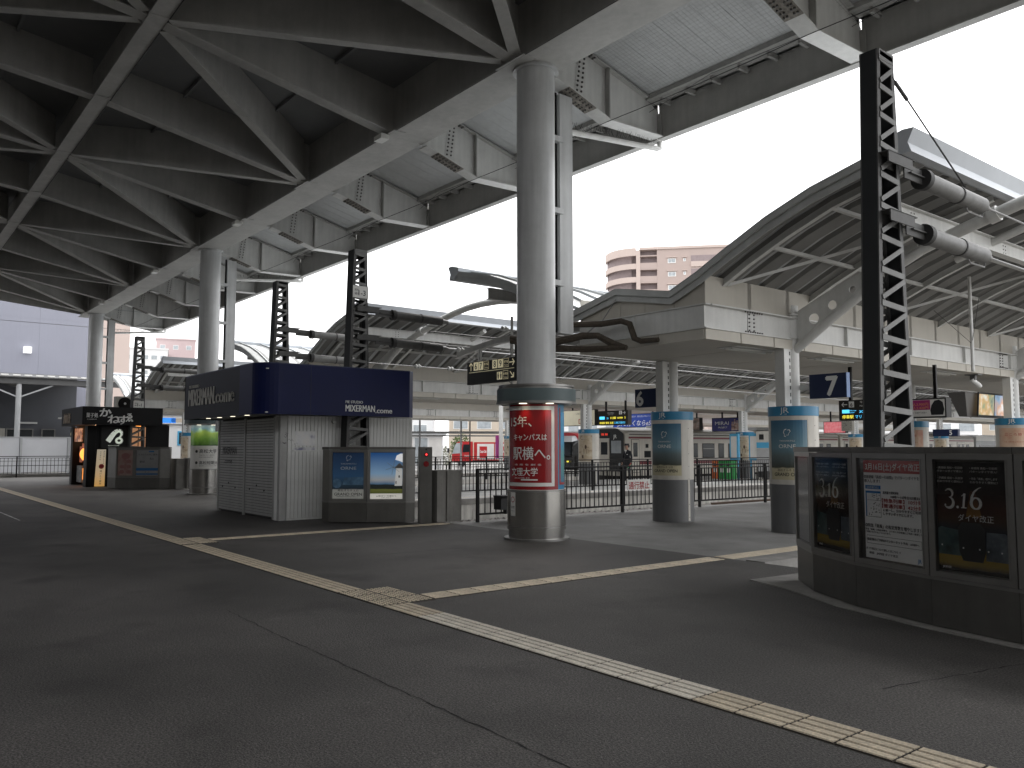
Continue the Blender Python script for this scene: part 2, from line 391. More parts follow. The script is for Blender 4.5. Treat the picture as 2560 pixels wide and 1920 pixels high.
# tactile paving -------------------------------------------------------
TW = .30; TW2 = .318
m_tdark = mat('tactile_base', (.045, .038, .03), .8, 0, .25, 6)
def bar_tile(horizontal=True):
    b = MB(); b.mi = 1; b.box(-TW2 / 2, TW2 / 2, -TW2 / 2, TW2 / 2, 0, .006); b.mi = 0
    for k in range(4):
        c = -TW2 / 2 + TW2 * (k + .5) / 4
        A = lambda w, z: ([(-.153, c - w, z), (.153, c - w, z), (.153, c + w, z), (-.153, c + w, z)] if horizontal else [(c - w, -.153, z), (c + w, -.153, z), (c + w, .153, z), (c - w, .153, z)])
        b.loft(A(.031, .0055), A(.027, .012), False)
    return b
def dot_tile():
    b = MB(); b.mi = 1; b.box(-TW2 / 2, TW2 / 2, -TW2 / 2, TW2 / 2, 0, .006); b.mi = 0
    for i in range(6):
        for j in range(6):
            x, y = -.125 + .05 * i, -.125 + .05 * j
            b.loft([(x + .020 * math.cos(k * 1.047), y + .020 * math.sin(k * 1.047), .0055) for k in range(6)], [(x + .016 * math.cos(k * 1.047), y + .016 * math.sin(k * 1.047), .012) for k in range(6)], False)
    return b
def tile_at(kind, x, y, mt):
    key = (kind, mt.name)
    if key not in tile_at.c:
        o = obj('tactile_tile', dot_tile() if kind == 'd' else bar_tile(kind == 'h'), [mt, m_tdark], fl); tile_at.c[key] = o; o.location = (x, y, .001); return o
    o = bpy.data.objects.new('tactile_tile', tile_at.c[key].data); COL.objects.link(o); o.parent = fl; o.location = (x, y, .001); return o
tile_at.c = {}
obj('tactile_bedding', B(-50.4, 2, 4.205, 4.535, 0, .0012).box(-7.79, -7.46, 4.84, 9.85, 0, .0012).box(-14.72, -14.40, 4.54, 9.85, 0, .0012).box(-8.43, -7.42, 4.54, 4.845, 0, .0012), m_gap, fl)
x = -7.27
while x < 1.8:
    tile_at('h', x, 4.37, m_tactw if x > -6.9 and x < -3.6 else m_tact); x += .3265
for k in range(3):
    tile_at('d', -8.27 + k * .326, 4.37, m_tact); tile_at('d', -8.27 + k * .326, 4.69, m_tact)
    tile_at('d', -14.9 + k * .326, 4.37, m_tact); tile_at('d', -14.9 + k * .326, 4.69, m_tact)
x = -8.60
while x > -50.2:
    if not (-15.1 < x < -14.0): tile_at('h', x, 4.37, m_tact)
    x -= .3265
y = 5.02
while y < 9.8:
    tile_at('v', -7.625, y, m_tact); tile_at('v', -14.56, y, m_tact); y += .3265
obj('tactile_run', B(-7.79, -7.46, 9.91, 30, 0, .006), m_tact, p67)
# asphalt joints and cracks
def crack(pts, w, nm='asphalt_joint', m=m_crack, par=fl, seed=1, wob=.012):
    r = random.Random(seed); b = MB(); P = []
    for (a, c) in zip(pts, pts[1:]):
        n = max(2, int(math.dist(a, c) / .09))
        for i in range(n): t = i / n; P.append((lerp(a[0], c[0], t) + r.uniform(-wob, wob), lerp(a[1], c[1], t) + r.uniform(-wob, wob)))
    P.append(pts[-1])
    for a, c in zip(P, P[1:]):
        d = Vector((c[0] - a[0], c[1] - a[1])); d.normalize(); ww = w * r.uniform(.3, 1.1); nx, ny = -d.y * ww, d.x * ww
        b.add([(a[0] - nx, a[1] - ny, .0022), (c[0] - nx, c[1] - ny, .0022), (c[0] + nx, c[1] + ny, .0022), (a[0] + nx, a[1] + ny, .0022)], [(0, 1, 2, 3)])
    return obj(nm, b, m, par)
crack([(-8.2, 2.93), (-6.9, 2.9), (-3.7, 2.88), (-2.2, 2.86)], .006)
crack([(-11.04, 5.7), (-11.0, 6.6), (-10.95, 7.6)], .008, seed=3)
crack([(-24, 2.84), (-21, 2.87)], .02, 'white_line', m_pwhite, seed=4, wob=0)
crack([(-2.9, 5.4), (-2.5, 7.2)], .006, seed=6)
# ================================================================== MAIN ROOF
X0, BAY = -11.24, -4.425
NX = lambda i: X0 + BAY * i
roof = thing('concourse_roof', 'vast grey steel roof of crossing girders over the whole concourse', 'roof', (NX(3), 4, 8.4))
def zb(y):   # underside of the grid girders
    if y >= 3.96: return 8.45 + (9.0 - y) * (9.43 - 8.45) / 5.04
    return 9.43 + (3.96 - y) * .12
def zd(y): return 9.505 + (9.4 - y) * .155
XL, XR = -48.3, 6.5
# main girder along the column line (box section with broad flange)
def along(name, y, w, h, mt=m_roof):
    for i in range(-3, 8):
        a, c = NX(i) - .006, NX(i + 1) + .006
        z = zb(y)
        b = MB(); b.box(a, c, y - w / 2, y + w / 2, z, z + .035)
        b.box(a, c, y - w * .36, y - w * .36 + .02, z + .035, z + h); b.box(a, c, y + w * .36 - .02, y + w * .36, z + .035, z + h)
        obj(name, b, mt, roof)
YM = 9.32
for i in range(-3, 8):
    a, c = NX(i) - .006, NX(i + 1) + .006
    b = MB(); b.box(a, c, 8.88, 9.76, 8.45, 8.49); b.box(a, c, 9.02, 9.05, 8.49, 9.7); b.box(a, c, 9.60, 9.63, 8.49, 9.6)
    obj('main_girder', b, m_roof, roof)
b = B(NX(8) - .006, XL, 8.88, 9.76, 8.45, 8.49).box(NX(8), XL, 9.02, 9.05, 8.49, 9.7).box(NX(8), XL, 9.60, 9.63, 8.49, 9.6); obj('main_girder', b, m_roof, roof)
ROWS = [3.96, -1.3, -6.7, -12.1]
for y in ROWS:
    z = zb(y)
    for i in range(-3, 8):
        a, c = NX(i) - .006, NX(i + 1) + .006
        obj('grid_girder', MB().box(a, c, y - .17, y + .17, z, z + .03).box(a, c, y - .01, y + .01, z + .03, zd(y) - .02), m_roof, roof)
def sloped(name, x0, y0, x1, y1, w, dz=.0):
    p = Vector((x0, y0, zb(y0) + dz)); q = Vector((x1, y1, zb(y1) + dz)); d = (q - p); L = d.length; d.normalize()
    n = Vector((-d.y, d.x, 0)).normalized()
    b = MB()
    A = lambda P, zz0, zz1, ww: [P - n * ww / 2 + Vector((0, 0, zz0)), P + n * ww / 2 + Vector((0, 0, zz0)), P + n * ww / 2 + Vector((0, 0, zz1)), P - n * ww / 2 + Vector((0, 0, zz1))]
    b.loft(A(p, 0, .03, w), A(q, 0, .03, w))
    b.loft(A(p, .03, zd(y0) - zb(y0) - dz - .01, .02), A(q, .03, zd(y1) - zb(y1) - dz - .01, .02))
    return obj(name, b, m_roof, roof)
ys = [8.9] + ROWS
for i in range(-3, 9):
    for k in range(len(ROWS)):
        ya = 9.0 if k == 0 else ROWS[k - 1] - .17
        sloped('cross_girder', NX(i), ya, NX(i), ROWS[k] + .17, .30, .004)
for k in range(len(ROWS)):
    ya = 9.0 if k == 0 else ROWS[k - 1]
    for i in range(-2, 9, 2):
        # fans meet at even nodes on the outer line, at odd nodes on the inner line
        s = 0 if k % 2 == 0 else 1
        for j in (-1, 1):
            xa = NX(i) if s == 0 else NX(i + j); xb = NX(i + j) if s == 0 else NX(i)
            if min(xa, xb) < NX(8) - .1 or max(xa, xb) > NX(-3) + .1: continue
            dx = (xb - xa) * .045; dy = (ROWS[k] - ya) * .045
            sloped('diagonal_brace', xa + dx, ya + dy, xb - dx, ROWS[k] - dy, .22, .012)
        
# gusset plates at the nodes
gp = MB()
for i in range(-3, 9):
    for y in ROWS: gp.box(NX(i) - .30, NX(i) + .30, y - .168, y + .168, zb(y) - .012, zb(y) - .002)
    gp.box(NX(i) - .4, NX(i) + .4, 8.80, 9.1, 8.436, 8.447)
obj('gusset_plate', gp, m_roof, roof, kind='stuff')
# deck in strips between girder lines, seams visible from below
ye = [9.4] + ROWS + [-15]
for k in range(len(ye) - 1):
    ya, yb_ = ye[k], ye[k + 1]
    nseg = 6
    for s in range(12):
        xa = XL + (XR - XL) * s / 12 + .012; xb = XL + (XR - XL) * (s + 1) / 12 - .012
        z0, z1 = zd(ya), zd(yb_)
        b = MB(); b.loft([(xa, ya - .008, z0), (xb, ya - .008, z0), (xb, ya - .008, z0 + .08), (xa, ya - .008, z0 + .08)], [(xa, yb_ + .008, z1), (xb, yb_ + .008, z1), (xb, yb_ + .008, z1 + .08), (xa, yb_ + .008, z1 + .08)])
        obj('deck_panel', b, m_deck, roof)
cover = MB()
for k in range(len(ye) - 1): cover.loft([(XL, ye[k], zd(ye[k]) + .1), (XR, ye[k], zd(ye[k]) + .1), (XR, ye[k], zd(ye[k]) + .14), (XL, ye[k], zd(ye[k]) + .14)], [(XL, ye[k + 1], zd(ye[k + 1]) + .1), (XR, ye[k + 1], zd(ye[k + 1]) + .1), (XR, ye[k + 1], zd(ye[k + 1]) + .14), (XL, ye[k + 1], zd(ye[k + 1]) + .14)])
obj('roof_covering', cover, m_deck, roof)
# purlins under the deck
for y in (7.6, 5.8, 2.3, .5, -3.1, -4.9):
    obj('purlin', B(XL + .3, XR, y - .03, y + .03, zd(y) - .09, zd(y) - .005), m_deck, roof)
# outer bay: smooth sheet with ribs, brackets, gutter and fascia
def zc(y): return 9.20 - (y - 10.62) * .25
k = 0
for i in range(-3, 8):
    a, c = NX(i) - .02, NX(i + 1) + .02
    obj('soffit_sheet', MB().loft([(a, 9.65, zc(9.65)), (c, 9.65, zc(9.65)), (c, 9.65, zc(9.65) + .04), (a, 9.65, zc(9.65) + .04)], [(a, 12.36, zc(12.36)), (c, 12.36, zc(12.36)), (c, 12.36, zc(12.36) + .04), (a, 12.36, zc(12.36) + .04)]), m_soffit, roof)
    # standing seams of the sheet
    sm = MB()
    for q in range(1, 11):
        xx = lerp(a, c, q / 11); sm.bar((xx, 9.7, zc(9.7) - .004), (xx, 12.6, zc(12.6) - .004), .006, .004)
    obj('sheet_rib', sm, m_soffit, roof, kind='stuff')
    # gutter behind the fascia
    b = MB(); b.box(a, c, 12.34, 12.46, zc(12.36) - .10, zc(12.36) + .08); b.box(a, c, 12.46, 12.74, 8.66, 8.68)
    obj('gutter_lip', b, m_roof, roof)
    gc = MB()
    for q in range(7):
        xx = lerp(c, a, (q + .5) / 7); gc.box(xx - .03, xx + .03, 12.46, 12.74, 8.56, 8.655)
    obj('gutter_clip', gc, m_roof, roof, kind='stuff')
    b = MB(); b.box(a, c, 12.74, 12.765, 7.96, 8.66); b.box(a, c, 12.70, 12.88, 7.935, 7.96); b.box(a, c, 12.66, 12.76, 8.66, 8.685)
    obj('fascia_channel', b, m_roof, roof)
obj('outer_covering', MB().loft([(XL, 9.4, 9.62), (XR, 9.4, 9.62), (XR, 9.4, 9.66), (XL, 9.4, 9.66)], [(XL, 12.76, 8.90), (XR, 12.76, 8.90), (XR, 12.76, 8.94), (XL, 12.76, 8.94)]).box(XL, XR, 12.745, 12.76, 8.69, 8.94), m_deck, roof)
obj('soffit_sheet', MB().box(XL, NX(8) + .02, 9.65, 12.36, 8.75, 8.8), m_soffit, roof)
obj('fascia_channel', B(XL, NX(8) + .03, 12.74, 12.765, 7.96, 8.66).box(XL, NX(8) + .03, 12.70, 12.88, 7.935, 7.96), m_roof, roof)
obj('end_fascia', MB().box(XL - .03, XL, -15, 12.88, 7.96, 7.98).loft([(XL - .03, 12.8, 7.96), (XL, 12.8, 7.96), (XL, 12.8, 8.6), (XL - .03, 12.8, 8.6)], [(XL - .03, 9.0, 8.6), (XL, 9.0, 8.6), (XL, 9.0, 9.8), (XL - .03, 9.0, 9.8)]).loft([(XL - .03, 9.0, 8.6), (XL, 9.0, 8.6), (XL, 9.0, 9.8), (XL - .03, 9.0, 9.8)], [(XL - .03, -15, 10.9), (XL, -15, 10.9), (XL, -15, 13.9), (XL - .03, -15, 13.9)]), m_roof, roof)
# cantilever brackets
def zbr(y):
    return 8.40 if y <= 9.8 else (lerp(8.40, 8.26, (y - 9.8) / .5) if y < 10.3 else (lerp(8.26, 7.95, (y - 10.3) / .9) if y < 11.2 else lerp(7.95, 7.98, (y - 11.2) / 1.54)))
bw = MB(); P = [(9.64, 8.45), (9.8, 8.40), (10.3, 8.26), (11.2, 7.95), (12.735, 7.98), (12.735, 8.52), (12.32, zc(12.32) - .06), (9.64, zc(9.64) - .03)]
F_ = Fr((0, 0, 0), (0, 1, 0))
bw.prism(P, F_, -.011, .011)
bf = MB()
for (y0, y1) in ((9.78, 10.3), (10.3, 11.2), (11.2, 12.72)):
    bf.loft([(-.16, y0, zbr(y0) - .022), (.16, y0, zbr(y0) - .022), (.16, y0, zbr(y0)), (-.16, y0, zbr(y0))], [(-.16, y1, zbr(y1) - .022), (.16, y1, zbr(y1) - .022), (.16, y1, zbr(y1)), (-.16, y1, zbr(y1))])
bt = MB(); bt.loft([(-.13, 9.7, zc(9.7) - .045), (.13, 9.7, zc(9.7) - .045), (.13, 9.7, zc(9.7) - .025), (-.13, 9.7, zc(9.7) - .025)], [(-.13, 12.32, zc(12.32) - .075), (.13, 12.32, zc(12.32) - .075), (.13, 12.32, zc(12.32) - .055), (-.13, 12.32, zc(12.32) - .055)])
bs = MB().box(-.13, .13, 11.19, 11.21, 7.96, zc(11.2) - .06)
bs.box(-.1, .1, 12.68, 12.73, 7.99, 8.46)
bpl = MB(); bp = MB()   # splice: plates and bolt rows
for sx in (-1, 1):
    for k in range(9):
        for q in (-.01, .10):
            z = 8.36 + k * .095; y = 10.43 + q + k * .012
            bp.box(sx * .019, sx * .045, y - .014, y + .014, z - .016, z + .016)
    bpl.loft([(sx * .012, 10.36, 8.30), (sx * .018, 10.36, 8.30), (sx * .018, 10.60, 8.30), (sx * .012, 10.60, 8.30)], [(sx * .012, 10.46, 9.12), (sx * .018, 10.46, 9.12), (sx * .018, 10.70, 9.12), (sx * .012, 10.70, 9.12)])
for k in range(8):
    y = 10.12 + k * .085
    for x in (-.12, -.06, .06, .12):
        bp.box(x - .013, x + .013, y - .013, y + .013, zbr(y) - .062, zbr(y) - .02)
        bp.box(x * .9 - .015, x * .9 + .015, y + .1 - .015, y + .1 + .015, zc(y + .1) - .085, zc(y + .1) - .04)
bst = MB().loft([(-.165, 10.10, zbr(10.10) - .034), (.165, 10.10, zbr(10.10) - .034), (.165, 10.10, zbr(10.10) - .023), (-.165, 10.10, zbr(10.10) - .023)], [(-.165, 10.80, zbr(10.80) - .034), (.165, 10.80, zbr(10.80) - .034), (.165, 10.80, zbr(10.80) - .023), (-.165, 10.80, zbr(10.80) - .023)])
src = {}
for i in range(-3, 9):
    x = NX(i)
    for nm, mb, mt in (('bracket_web', bw, m_white), ('bracket_flange', bf, m_white), ('bracket_top_flange', bt, m_roof), ('stiffener', bs, m_roof), ('splice_bolts', bp, m_bolt), ('splice_plate', bst, m_rust), ('web_plate', bpl, m_white)):
        if nm not in src:
            me = obj(nm, mb, mt, roof, origin=None); me.location = (x - wloc(roof).x, -4 + 4 - wloc(roof).y + wloc(roof).y, 0)
            # the bracket meshes are modelled about x = 0, so shift by x only
            me.location = (x, 0, 0); src[nm] = me
            if nm in ('splice_bolts',): me['kind'] = 'stuff'
        else:
            o = bpy.data.objects.new(nm, src[nm].data); COL.objects.link(o); o.parent = roof; o.location = (x, 0, 0)
            if nm in ('splice_bolts',): o['kind'] = 'stuff'
# wires holding the bird net, stretched along the bracket knees
nw = MB(); nw.tube([(NX(i / 6), 11.2, 7.93 - .03 * math.sin(math.pi * ((i % 6) / 6))) for i in range(-18, 49)], .008, 4)
for i in range(-3, 8): nw.tube([(NX(i), 11.2, 7.93), (NX(i) - 2.3, 11.75, 8.3), (NX(i + 1), 12.45, 8.45)], .005, 4)
nw.tube([(NX(i), 8.85, 8.44) for i in range(-3, 9)], .006, 4); nw.tube([(NX(i), 3.96 + .18, 9.42) for i in range(-3, 9)], .012, 4)
obj('net_wire', nw, m_wired, roof)
# a fine net below the outer bay (thin cords, one mesh)
net = MB(); xx = NX(0) + .3
while xx < NX(-2):
    net.bar((xx, 9.8, zc(9.8) - .13), (xx, 12.6, 8.52), .0022, .0022); xx += .085
yy = 9.85
while yy < 12.6:
    zz = lerp(zc(9.8) - .13, 8.52, (yy - 9.8) / 2.8); net.bar((NX(0) + .3, yy, zz), (NX(-2), yy, zz), .0022, .0022); yy += .085
obj('bird_net', net, m_wire, roof, kind='stuff')
# small flood lamps at the girder nodes
for i in (1, 3, 5, 7, -1):
    b = B(NX(i) - .16, NX(i) + .16, 8.62, 8.82, 8.30, 8.40).box(NX(i) - .03, NX(i) + .03, 8.70, 8.9, 8.38, 8.47)
    o = obj('flood_lamp', b, m_lampd, roof)
# unseen station wall behind the viewer, added to darken the hall
sw = thing('station_wall', 'plain unseen station wall added behind the viewer to darken the concourse', 'wall', (-20, -15.6, 0))
obj('wall_face', B(-50.6, 14, -15.8, -15.5, 0, 11.2), m_conc, sw)
ew = thing('station_side_wall', 'plain wall closing the right end of the concourse', 'wall', (12, -3, 0))
obj('wall_face', B(11.8, 12.1, -15.4, 9.0, 0, 9.0), m_conc, ew)

# ================================================================== ROUND COLUMNS
def column(x, y, label, detail):
    t = thing('roof_column', label, 'column', (x, y, 0), 'round steel columns carrying the concourse roof')
    sh = obj('shaft', MB().cyl(x, y, 2.6, 8.45, .345, 40), m_colp, t, smooth=True)
    obj('weld_band', MB().cyl(x, y, 4.86, 4.875, .3475, 40).cyl(x, y, 8.40, 8.449, .42, 40), m_colp, t, smooth=True)
    obj('duct_cover', B(x - .25, x - .02, y + .60, y + .92, 3.68, 8.2), m_colp, t)
    obj('duct_gap_shade', B(x - .16, x - .1, y + .56, y + .598, 3.7, 8.24), m_dark, t)  # dark strip standing in for the shade in the gap beside the duct
    for z in (4.6, 5.95, 7.31): obj('duct_clamp', B(x - .12, x + .02, y + .3, y + .66, z - .05, z + .05), m_colp, t)
    obj('drain_pipe', MB().tube([(x - .1, y + .9, 7.56), (x - .1, y + 3.4, 7.80), (x - .1, y + 3.46, 7.81), (x - .1, y + 3.46, 8.05)], .055, 10), m_white, t, smooth=True)
    sp = MB(); rr = random.Random(5)
    for i in range(70):
        yy = y + .95 + i * .038; zz = 7.57 + (yy - y - .9) * .118
        sp.bar((x - .1 + rr.uniform(-.03, .03), yy, zz + .05), (x - .1 + rr.uniform(-.09, .09), yy + rr.uniform(-.03, .03), zz + .17), .004, .004)
    obj('bird_spikes', sp, m_wired, t, kind='stuff')
    # base: floor plate, stainless drum, poster drum, ring collar
    obj('floor_plate', MB().cyl(x, y, 0, .035, .57, 48), m_steelf, t, smooth=True)
    d = MB().cyl(x, y, .03, .17, .49, 48).cyl(x, y, .18, .86, .515, 48).cyl(x, y, .168, .182, .50, 48)
    dr = obj('steel_drum', d, m_steel, t, smooth=True)
    hp = MB().cyl(x, y, .835, .85, .522, 48).cyl(x, y, .225, .235, .519, 48); obj('drum_hoop', hp, m_steelf, dr, smooth=True)
    obj('poster_drum', MB().cyl(x, y, .862, 2.34, .484, 48), m_pwhite, t, smooth=True)
    rg = obj('ring_collar', MB().cyl(x, y, 2.39, 2.60, .70, 64), m_ring, t, smooth=True)
    obj('collar_rim', MB().cyl(x, y, 2.345, 2.388, .712, 64).cyl(x, y, 2.602, 2.625, .69, 64).cyl(x, y, 2.64, 2.675, .67, 64).cyl(x, y, 2.62, 2.642, .64, 40), m_steelf, t, smooth=True)
    dirr = math.atan2(-y, -x)
    for k in range(8):
        a = dirr + (k - .5) * math.pi / 4
        lx, ly = x + .595 * math.cos(a), y + .595 * math.sin(a)
        obj('downlight', MB().cyl(lx, ly, 2.335, 2.3445, .07, 16), m_lamp if k in detail else m_lampd, t)
    return t
c1 = column(NX(0), 9.42, 'thick round white column with a red curved poster, nearest of the roof columns', (0, 1))
c2_ = column(NX(4), 9.42, 'round white roof column with a green landscape poster, half hidden by the navy fascia kiosk', (0, 1))
c3_ = column(NX(8), 9.42, 'farthest round roof column, rising behind the black souvenir kiosk', ())
def spot(x, y, z, power=9, color=(1, .82, .5), size=1.7, name='collar_lamp', par=None, tgt=(0, 0, -1)):
    l = bpy.data.lights.new(name, 'SPOT'); l.energy = power; l.color = color; l.spot_size = size; l.spot_blend = .8; l.shadow_soft_size = .04
    o = bpy.data.objects.new(name, l); COL.objects.link(o); o.location = (x, y, z)
    o.rotation_euler = Vector(tgt).to_track_quat('-Z', 'Y').to_euler(); return o
for cx, cy in ((NX(0), 9.42), (NX(4), 9.42)):
    a = math.atan2(-cy, -cx)
    for k in ((-.5, .5) if cx > -20 else (-.5, .5)):
        aa = a + k * math.pi / 4; spot(cx + .6 * math.cos(aa), cy + .6 * math.sin(aa), 2.32, 1.3, tgt=(-.25 * math.cos(aa), -.25 * math.sin(aa), -1))
# red university poster wrapped on the first column
a0 = math.atan2(-9.42, 11.24)
cy1 = Cy(NX(0), 9.42, 0, .484, a0)
MR = [m_red, m_pwhite, m_redf, m_jrb, m_sign, m_letw]
po = MB(); po.mi = 0; po.rect(cy1, -.64, .87, .42, 2.335, .003, 24)
po.mi = 1
po.rect(cy1, -.64, .93, .33, .99, .005, 20); po.rect(cy1, -.64, 2.235, .33, 2.30, .005, 20); po.rect(cy1, .27, .99, .33, 2.235, .005, 3)
poster = obj('red_poster', po, MR, c1, smooth=False)
le = MB(); le.mi = 0
le.text(cy1, '15年、', -.53, 1.96, .21, .006, bold=.012); le.text(cy1, 'キャンパスは', -.44, 1.72, .125, .006, w=.62, bold=.01)
le.text(cy1, '駅横へ。', -.46, 1.40, .24, .006, w=.70, bold=.012)
le.text(cy1, '未 来 を 創 る', -.42, 1.285, .035, .006, w=.5)
le.text(cy1, '文理大学', -.50, 1.12, .15, .006, w=.52, bold=.02)
le.text(cy1, '高松校 2025年4月開設・香川校', -.42, 1.06, .03, .006, w=.3)
le.rect(cy1, -.28, 1.03, .02, 1.052, .005, 6)
obj('lettering', le, m_letw, poster)
po = MB(); po.mi = 0; po.rect(cy1, .42, .87, 1.0, 2.335, .003, 14)
po.mi = 1; po.rect(cy1, .455, .95, .49, 2.28, .005, 2); po.rect(cy1, .455, .95, .95, .99, .005, 8)
po.mi = 2
m_sea = gradmat('sea_print', [(0, (.05, .18, .35)), (.35, (.12, .35, .32)), (.6, (.06, .36, .62)), (1, (.10, .40, .72))], .25, .35, 5, lo=.9, hi=2.3)
po.rect(cy1, .51, .99, .95, 2.2, .005, 8); blue = obj('blue_poster', po, [m_jrb, m_redf, m_sea], c1)
ns = MB(); ns.mi = 0; ns.rect(cy1.__class__(NX(0), 9.42, 0, .515, a0), -.53, .42, -.40, .82, .004, 3)
ns.mi = 1; C5 = Cy(NX(0), 9.42, 0, .515, a0)
for k in range(20):
    a = k * math.pi / 10; b_ = a + math.pi / 10
    ns.add([C5(-.465 + .05 * math.cos(a), .70 + .05 * math.sin(a), .006), C5(-.465 + .05 * math.cos(b_), .70 + .05 * math.sin(b_), .006), C5(-.465 + .038 * math.cos(b_), .70 + .038 * math.sin(b_), .006), C5(-.465 + .038 * math.cos(a), .70 + .038 * math.sin(a), .006)], [(0, 1, 2, 3)])
ns.mi = 2; ns.text(C5, '禁煙', -.465, .55, .05, .006, align='c'); ns.text(C5, 'No Smoking', -.465, .5, .02, .006, align='c')
obj('no_smoking_sticker', ns, [m_pwhite, m_redf, m_letd], c1)
# second column: landscape poster and university lettering
a2 = math.atan2(-9.45, 28.94); cy2 = Cy(NX(4), 9.42, 0, .484, a2)
m_field = gradmat('field_print', [(0, (.02, .05, .015)), (.3, (.10, .20, .03)), (.65, (.22, .33, .07)), (.8, (.20, .35, .38)), (1, (.42, .52, .50))], .25, .5, 4, lo=1.64, hi=2.33, emit=.15)
po = MB(); po.rect(cy2, -.72, 1.64, .6, 2.335, .004, 20); lp = obj('landscape_poster', po, m_field, c2_)
po = MB(); po.rect(cy2, -.72, .90, .6, 1.64, .004, 20); up_ = obj('university_poster', po, m_pwhite, c2_)
le = MB(); le.text(cy2, '高松大学', -.2, 1.40, .15, .007, bold=.015); le.text(cy2, '発達科学部 子ども発達学科', -.2, 1.31, .04, .007, w=.5); le.text(cy2, '経営学部 経営学科', -.2, 1.24, .04, .007, w=.45); le.text(cy2, '高松短期大学', -.2, 1.02, .13, .007, bold=.015); le.text(cy2, '保育学科 ビジネスデザイン学科', -.2, .95, .035, .007, w=.6)
for vv in (1.45, 1.07):
    le.disc(cy2, -.3, vv, .05, .007)
obj('lettering', le, m_letd, up_)

# ================================================================== LATTICE POLES
def lattice_pole(x, y, label, plate=None, hx=.14, w0_=.33, w1_=.16):
    t = thing('lattice_pole', label, 'catenary pole', (x, y, 0), 'lattice poles at the track ends')
    H = 6.15
    wy = lambda z: lerp(w0_, w1_, z / H)
    for s in (-1, 1):
        w = obj('channel_web', MB().loft([(x - hx, y + s * wy(0) - .006, 0), (x + hx, y + s * wy(0) - .006, 0), (x + hx, y + s * wy(0) + .006, 0), (x - hx, y + s * wy(0) + .006, 0)], [(x - hx, y + s * wy(H) - .006, H), (x + hx, y + s * wy(H) - .006, H), (x + hx, y + s * wy(H) + .006, H), (x - hx, y + s * wy(H) + .006, H)]), m_polew, t)
        for fx in (-1, 1):
            b = MB(); b.loft([(x + fx * hx - .008, y + s * (wy(0) - .07), 0), (x + fx * hx + .008, y + s * (wy(0) - .07), 0), (x + fx * hx + .008, y + s * (wy(0) + .008), 0), (x + fx * hx - .008, y + s * (wy(0) + .008), 0)],
                               [(x + fx * hx - .008, y + s * (wy(H) - .06), H), (x + fx * hx + .008, y + s * (wy(H) - .06), H), (x + fx * hx + .008, y + s * (wy(H) + .008), H), (x + fx * hx - .008, y + s * (wy(H) + .008), H)])
            obj('channel_flange', b, m_pole, t)
    for fx in (-1, 1):
        z = .35; X = x + fx * (hx + .012); step = .43
        while z < H - .1:
            w0 = wy(z) - .035; z2 = min(z + step * .78, H - .06); w2 = wy(z2) - .035
            obj('lacing_bar', MB().bar((X, y - w0, z), (X, y + w0, z - .035), .014, .065, (0, 0, 1)), m_lace if fx > 0 else m_pole, t)
            obj('lacing_bar', MB().bar((X + .004 * fx, y - w2, z + .06), (X + .004 * fx, y + w2, z2), .012, .055, (0, 0, 1)), m_lace if fx > 0 else m_pole, t)
            z += step; step *= .982
        obj('top_plate', B(X - .01, X + .01, y - wy(H) + .01, y + wy(H) - .01, H - .12, H), m_lace if fx > 0 else m_pole, t)
    if plate:
        pl = obj('number_plate', B(x + hx + .03, x + hx + .04, y - .2, y + .2, plate[1], plate[1] + .28), m_pwhite, t)
        f_ = SIDE(x + hx + .042, y, plate[1])
        obj('lettering', MB().text(f_, plate[0], .03, .06, .17, 0.001, bold=.02, align='c').text(f_, '高松', -.16, .16, .06, 0.001).text(f_, '構内', -.16, .07, .06, 0.001), m_letd, pl)
    return t
pa = lattice_pole(-4.70, 9.12, 'large dark lattice pole in front of the big curved canopy at right', hx=.097, w0_=.44, w1_=.175)
pb = lattice_pole(-17.14, 8.95, 'lattice pole with a white number plate rising through the navy fascia', ('1-3', 5.02))
pc = lattice_pole(-21.74, 9.0, 'slimmer lattice pole left of the one with the white number plate')
pd_ = lattice_pole(-36.3, 9.0, 'lattice pole standing in front of the black souvenir kiosk', ('1-1', 3.2))
m_all_tens = {}
